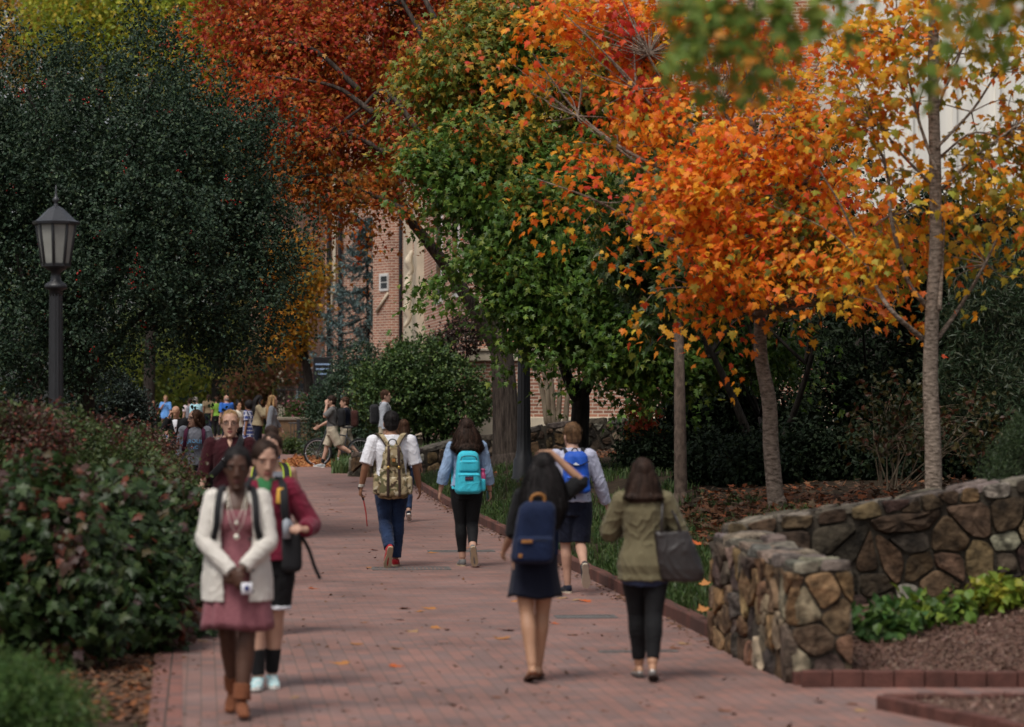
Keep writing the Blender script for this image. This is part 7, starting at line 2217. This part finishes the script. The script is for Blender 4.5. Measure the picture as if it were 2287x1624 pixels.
f.shoes(SILVER, mat('sole_grey', (.10, .09, .085), rough=.7), 'flat', 'ballet_flat')
o = Vector((.225, -.12, .80)); Mw = Matrix.Translation((f.x, f.y, f.z)) @ Matrix.Rotation(f.rz, 4, 'Z')
t = thing('tote_bag', 'large dark leather tote hanging from the shoulder of the olive jacket woman', 'bag', Mw @ (o * f.S), f.rz)
mb = MB()
v, fc = superloft([(.285, -.125, .80, .14, .05), (.285, -.125, .815, .175, .075), (.275, -.125, .90, .185, .085), (.24, -.125, 1.05, .165, .075), (.205, -.125, 1.19, .135, .05), (.203, -.125, 1.20, .130, .046)], 3.0, 30); mb.add(v, fc); mb.v = [(p - o) * f.S for p in mb.v]
remesh('bag', mb, DK_L, t, .008, smooth=3, wrinkle=.008, wfreq=5, seed=4)
for yy in (-.165, -.085):
    mb = MB(); q = spline([(.12, yy, 1.17), (.13, yy, 1.30), (.150, -.075, 1.44), (.165, .0, 1.47), (.20, -.03, 1.38), (.25, yy, 1.28), (.28, yy, 1.17)], 5); mb.tube(q, [(.010, .006)] * len(q), 8); mb.v = [(f.tp((p.x, p.y, p.z)) - o) * f.S for p in mb.v]; mb.build('strap', DK_L, t)

# ---- 12-14. the three by the bicycle
x, y = DY(742, 64.7)
f = Fig('man in a grey tee and beige shorts striding left with a phone at his ear', 1.79, x, y, 88, fem=False, skin='fair', L=(-26, 34, -42), Rr=(20, 6, 6), armL=('p', (-.22, .16, 1.25), (-.13, .12, 1.52)), armR=('a', 22, 6, 40), voxel=.010, group=None, hands=dict(L=dict(direction=(.25, .1, .9), palm=(1, 0, 0))))
f.hair('short', 'brown'); f.top(GREY_C, 'tee_shirt', .93, .40, .014, .02, .006, 1.488, .006); f.pants(KHAKI, 'shorts', .46, .02, .03, 1.02, .006)
for sd in 'LR': sock(f, sd, BLACK_C, .86)
f.shoes(cloth('grey_mesh', (.35, .37, .38)), SOLE_WHITE); f.pack('backpack', 'black backpack on the man with the phone', BLACK_P, 1.0, 1.45, .14, .095, -.125)
x, y = DY(772, 66.4)
f = Fig('man in a navy shirt and khaki shorts walking left behind the bicycle', 1.74, x, y, 90, fem=False, skin='fair', L=(16, 6, 0), Rr=(-18, 26, -30), armR=('a', 26, 8, 30), armL=('a', 24, 8, 30), voxel=.010, group=None)
f.hair('short', 'auburn'); f.top(NAVY, 'shirt', .93, .45, .014, .02, .006, 1.488, .006); f.pants(KHAKI, 'shorts', .46, .02, .03)
for sd in 'LR': sock(f, sd, WHITE_T, .88)
f.shoes(cloth('blue_grey_mesh', (.22, .27, .30)), SOLE_WHITE); f.pack('backpack', 'dark reddish brown backpack on the navy shirted man', cloth('russet_nylon', (.05, .018, .014)), 1.0, 1.42, .14, .10, -.125)
x, y = DY(859, 63.5)
f = Fig('man in a pale grey sweater walking right past the rounded holly bush', 1.90, x, y, -88, z=gz(x, y) + .02, fem=False, skin='fair', L=(16, 6, 0), Rr=(-14, 22, -20), armR=('a', -6, 8, 14), armL=('a', 10, 8, 16), voxel=.010, group=None)
f.hair('short', 'auburn'); f.top(cloth('pale_grey_knit', (.36, .38, .42)), 'sweater', .93, .97, .020, .006, .01, 1.488, .007); f.pants(KHAKI, 'trousers', .97, .014, .014); f.shoes(BRN_L, SOLE_DARK)
f.pack('backpack', 'black backpack on the pale grey sweater man', BLACK_P, 1.0, 1.44, .14, .10, -.125)

# bicycle
bx, by = DY(757, 66.0)
bk = thing('bicycle', 'dark mountain bicycle pointing left at the end of the path', 'bicycle', (bx, by, gz(bx, by)), R(174))
TYRE = mat('tyre_rubber', (.014, .014, .014), rough=.85, bump=.5, bscale=120)
FRAME = mat('frame_grey', (.05, .052, .058), rough=.35, spec=.5, metal=.3)
def wheel(px):
    Rr = .335
    t = MB(); q = [Vector((px + Rr * math.cos(a), 0, Rr + Rr * math.sin(a))) for a in np.linspace(0, 2 * math.pi, 49)]; t.tube(q, [.026] * 49, 10, cap=False)
    wo = t.build('wheel', TYRE, bk)
    t = MB(); q = [Vector((px + (Rr - .034) * math.cos(a), 0, Rr + (Rr - .034) * math.sin(a))) for a in np.linspace(0, 2 * math.pi, 49)]; t.tube(q, [(.014, .012)] * 49, 8, cap=False); t.build('rim', mat('rim_alloy', (.4, .4, .42), rough=.35, metal=.8), wo)
    t = MB()
    for i in range(24):
        a = 2 * math.pi * i / 24
        t.tube([Vector((px + .02 * math.cos(a + 1.2), .02 * (-1) ** i, Rr + .02 * math.sin(a + 1.2))), Vector((px + (Rr - .04) * math.cos(a), 0, Rr + (Rr - .04) * math.sin(a)))], [.0022] * 2, 4)
    t.tube([(px, -.05, Rr), (px, .05, Rr)], [.022] * 2, 10); t.build('spokes', METAL, wo)
wheel(.53); wheel(-.53)
t = MB()
for q, r in (([(-.12, 0, .34), (-.20, 0, .80)], .017), ([(-.19, 0, .74), (.33, 0, .84)], .018), ([(-.12, 0, .34), (.35, 0, .74)], .020), ([(.31, 0, .90), (.37, 0, .70)], .022), ([(-.12, .05, .34), (-.53, .06, .335)], .011), ([(-.12, -.05, .34), (-.53, -.06, .335)], .011), ([(-.19, .03, .74), (-.53, .06, .335)], .010), ([(-.19, -.03, .74), (-.53, -.06, .335)], .010)):
    t.tube(q, [r, r], 8)
t.build('frame', FRAME, bk)
t = MB()
for s in (-1, 1): t.tube(spline([(.37, s * .03, .70), (.40, s * .06, .62), (.53, s * .06, .335)], 4), lerp_list([.016, .018, .013], 9), 8)
t.build('fork', FRAME, bk)
t = MB(); t.tube([(.31, 0, .90), (.29, 0, .98), (.35, 0, 1.02)], [.014] * 3, 8); t.tube(spline([(.30, -.31, 1.03), (.35, -.1, 1.02), (.35, .1, 1.02), (.30, .31, 1.03)], 4), [.012] * 13, 8)
for s in (-1, 1): t.tube([(.30, s * .20, 1.03), (.29, s * .32, 1.03)], [.017] * 2, 8)
t.build('handlebar', SOLE_DARK, bk)
t = MB(); t.tube([(-.20, 0, .80), (-.22, 0, .93)], [.013] * 2, 8); v, fc = superloft([(-.23, 0, .93, .13, .05), (-.23, 0, .955, .145, .072), (-.24, 0, .975, .12, .06), (-.24, 0, .985, .06, .03)], 2.4, 20); t.add(v, fc); t.build('saddle', SOLE_DARK, bk)
t = MB(); t.lathe([(.09, -.004), (.09, .004)], 24); t.v = [Vector((-.12 + p.x, -.06 + p.z, .34 + p.y)) for p in t.v]
t.tube([(-.12, -.08, .34), (-.05, -.08, .20)], [.011] * 2, 6); t.tube([(-.12, .08, .34), (-.19, .08, .48)], [.011] * 2, 6); t.box((-.05, -.13, .195), (.09, .08, .02)); t.box((-.19, .13, .485), (.09, .08, .02)); t.build('crank', FRAME, bk)

# ---- the crowd on the plaza, far and out of focus
G_ = 'crowd of students on the far plaza'
def crowd(label, dx, top, D, rotz, fem, skin, hair, hairkind, up, low, **kw):
    x = WX(dx, D); g = gz(x, D)
    H = kw.pop('H', None) or (HC - (top - HY) * D / F0 - g)
    ln = kw.pop('length', .25); upk = kw.pop('upk', {}); lowk = kw.pop('lowk', {}); shoe = kw.pop('shoe', GREY_C); dress = kw.pop('dress', None)
    f = Fig(label, H, x, D, rotz, fem=fem, skin=skin, voxel=.013, group=G_, **kw)
    f.hair(hairkind, hair, ln, strands=40)
    if up is not None: f.top(up, 'shirt', **upk)
    if low is not None: f.pants(low, 'trousers', **lowk)
    if dress: f.skirt(dress[0], 'dress', 1.3, dress[1], dress[2], dress[2] * .8, 8, .01, .016)
    f.shoes(shoe)
    return f
ST = dict(L=(8, 6, None), Rr=(-8, 14, None))
crowd('woman in a maroon top and dark trousers standing far left of the crowd', 343, 893, 106, 180, True, 'brown', 'black', 'long', cloth('maroon_top', (.06, .012, .014)), BLACK_C, armL=('a', 8, 12, 60, 40), armR=('a', 8, 12, 60, 40))
crowd('blonde woman in a bright blue dress far left of the crowd', 370, 882, 104, 178, True, 'fair', 'blonde', 'short', cloth('sky_blue', (.12, .30, .66)), None, dress=(cloth('sky_blue', (.12, .30, .66)), .80, .22), upk=dict(sleeve=.4, hem=.98), armL=('a', 10, 8, 20), armR=('p', (.2, .1, 1.2), (.05, .17, 1.4)), shoe=cloth('blue_shoe', (.1, .3, .6)), build=1.1, **ST)
f = crowd('man in a black suit with a white collar holding a phone to his ear', 396, 914, 55, 172, False, 'tan', 'auburn', 'bald', BLACK_C, BLACK_C, H=1.66, nod=22, lean=8, upk=dict(sleeve=.96, hem=.86, off=.024), armR=('p', (.26, .14, 1.25), (.15, .16, 1.50)), shoe=BLACK_C)
mb = MB(); mb.tube([f.tp((0, .13, 1.46)), f.tp((-.01, .16, 1.34)), f.tp((-.015, .165, 1.2))], [(.06, .02), (.04, .02), (.012, .015)], 10, side=(1, 0, 0)); f.direct('shirt_front', mb, WHITE_T)
f = crowd('person in a pale shirt with a grey backpack seen from behind in the crowd', 424, 888, 93, 8, False, 'fair', 'brown', 'short', cloth('pale_pink', (.55, .47, .48)), BLACK_C, **ST)
f.pack('backpack', 'grey backpack on the pale shirted person in the crowd', GREY_S, .95, 1.44, .16, .10, -.12)
crowd('grey haired man in a pale cyan shirt leaning towards others in the crowd', 442, 884, 92, 40, False, 'fair', 'grey', 'short', cloth('pale_cyan', (.34, .60, .68)), KHAKI, lean=14, build=1.1, upk=dict(sleeve=.45))
f = crowd('person in a tan shirt behind the cyan shirted man in the crowd', 466, 880, 108, 10, False, 'brown', 'brown', 'short', cloth('tan_shirt', (.20, .15, .09)), NAVY, **ST)
f = crowd('brown haired person with a lime green pack in the crowd', 484, 884, 100, 20, True, 'tan', 'auburn', 'short', cloth('lime', (.18, .34, .05)), BLACK_C, **ST)
crowd('bald man in a strong blue shirt in the middle of the crowd', 506, 881, 90, 30, False, 'fair', 'grey', 'bald', cloth('strong_blue', (.03, .13, .48)), NAVY, build=1.12, upk=dict(sleeve=.45), **ST)
crowd('woman with a dark bun and a white top behind the dark red shirt man', 532, 896, 76, 225, True, 'tan', 'black', 'bun', cloth('cream_top', (.60, .57, .48)), BLACK_C, build=1.1, upk=dict(sleeve=.4), **ST)
f = crowd('woman with curly hair in a blue plaid dress behind the dark red shirt man', 556, 894, 71, 60, True, 'brown', 'black', 'afro', None, None, dress=(plaid_mat(), .62, .23), build=1.08, **ST)
f.top(bpy.data.materials['blue_plaid'], 'dress_top', .98, .36, .018, .02)
f = crowd('woman with long black hair and a tan bag looking at her phone', 576, 881, 70, 285, True, 'tan', 'black', 'long', cloth('beige_wrap', (.26, .21, .13)), NAVY, nod=25, length=.3, upk=dict(sleeve=.9, off=.035), armR=('p', (.24, .12, 1.22), (.12, .2, 1.42)), armL=('p', (-.24, .12, 1.22), (-.1, .24, 1.40)), **ST)
f = crowd('woman with very long blonde hair in a grey cardigan and jeans walking right', 607, 880, 68, 275, True, 'fair', 'blonde', 'long', cloth('grey_cardigan', (.17, .18, .20)), cloth('light_denim', (.10, .17, .33)), length=.42, upk=dict(sleeve=.95, hem=.86, off=.024), L=(-14, 16, None), Rr=(14, 6, None), armL=('a', 14, 8, 20), armR=('a', -10, 8, 10))
# ------------------------------------------------------------------ light, sky, camera
w = bpy.data.worlds.new('World'); SC.world = w; w.use_nodes = True
nt = w.node_tree
bg = nt.nodes['Background']
sky = nt.nodes.new('ShaderNodeTexSky'); sky.sky_type = 'NISHITA'; sky.sun_disc = False
SUN_EL, SUN_AZ = R(61), R(210)      # azimuth: clockwise from +Y (the way the camera looks)
sky.sun_elevation = SUN_EL; sky.sun_rotation = SUN_AZ
sky.air_density = 1.0; sky.dust_density = 4.0; sky.ozone_density = 1.0
hs = nt.nodes.new('ShaderNodeHueSaturation'); hs.inputs['Saturation'].default_value = .35
nt.links.new(sky.outputs['Color'], hs.inputs['Color']); nt.links.new(hs.outputs['Color'], bg.inputs['Color'])
bg.inputs['Strength'].default_value = .085
sd = bpy.data.lights.new('sun', 'SUN'); sd.energy = 1.5; sd.angle = R(22); sd.color = (1.0, .95, .88)
so = bpy.data.objects.new('sun', sd); COL.objects.link(so)
dirv = Vector((math.sin(SUN_AZ) * math.cos(SUN_EL), math.cos(SUN_AZ) * math.cos(SUN_EL), math.sin(SUN_EL)))
so.rotation_euler = (-dirv).to_track_quat('-Z', 'Y').to_euler()
so.location = (0, 0, 40)

cam = bpy.data.cameras.new('camera'); co = bpy.data.objects.new('camera', cam); COL.objects.link(co)
co.location = (0, 0, HC); co.rotation_euler = (R(90), 0, 0)
cam.sensor_width = 36; cam.lens = 36 * F0 / 2287
cam.shift_y = (HY - 812) / 2287
cam.clip_end = 2000
cam.dof.use_dof = True; cam.dof.focus_distance = 41; cam.dof.aperture_fstop = 2.1; cam.dof.aperture_blades = 0
SC.camera = co
vs = SC.view_settings
vs.view_transform = 'Standard'; vs.look = 'None'; vs.exposure = 0.54; vs.gamma = 1
cy = SC.cycles
cy.use_denoising = True
try: cy.denoiser = 'OPENIMAGEDENOISE'
except Exception: pass
cy.max_bounces = 5; cy.diffuse_bounces = 3; cy.glossy_bounces = 2; cy.transmission_bounces = 4; cy.transparent_max_bounces = 4
cy.sample_clamp_indirect = 4.0
cy.caustics_reflective = False; cy.caustics_refractive = False
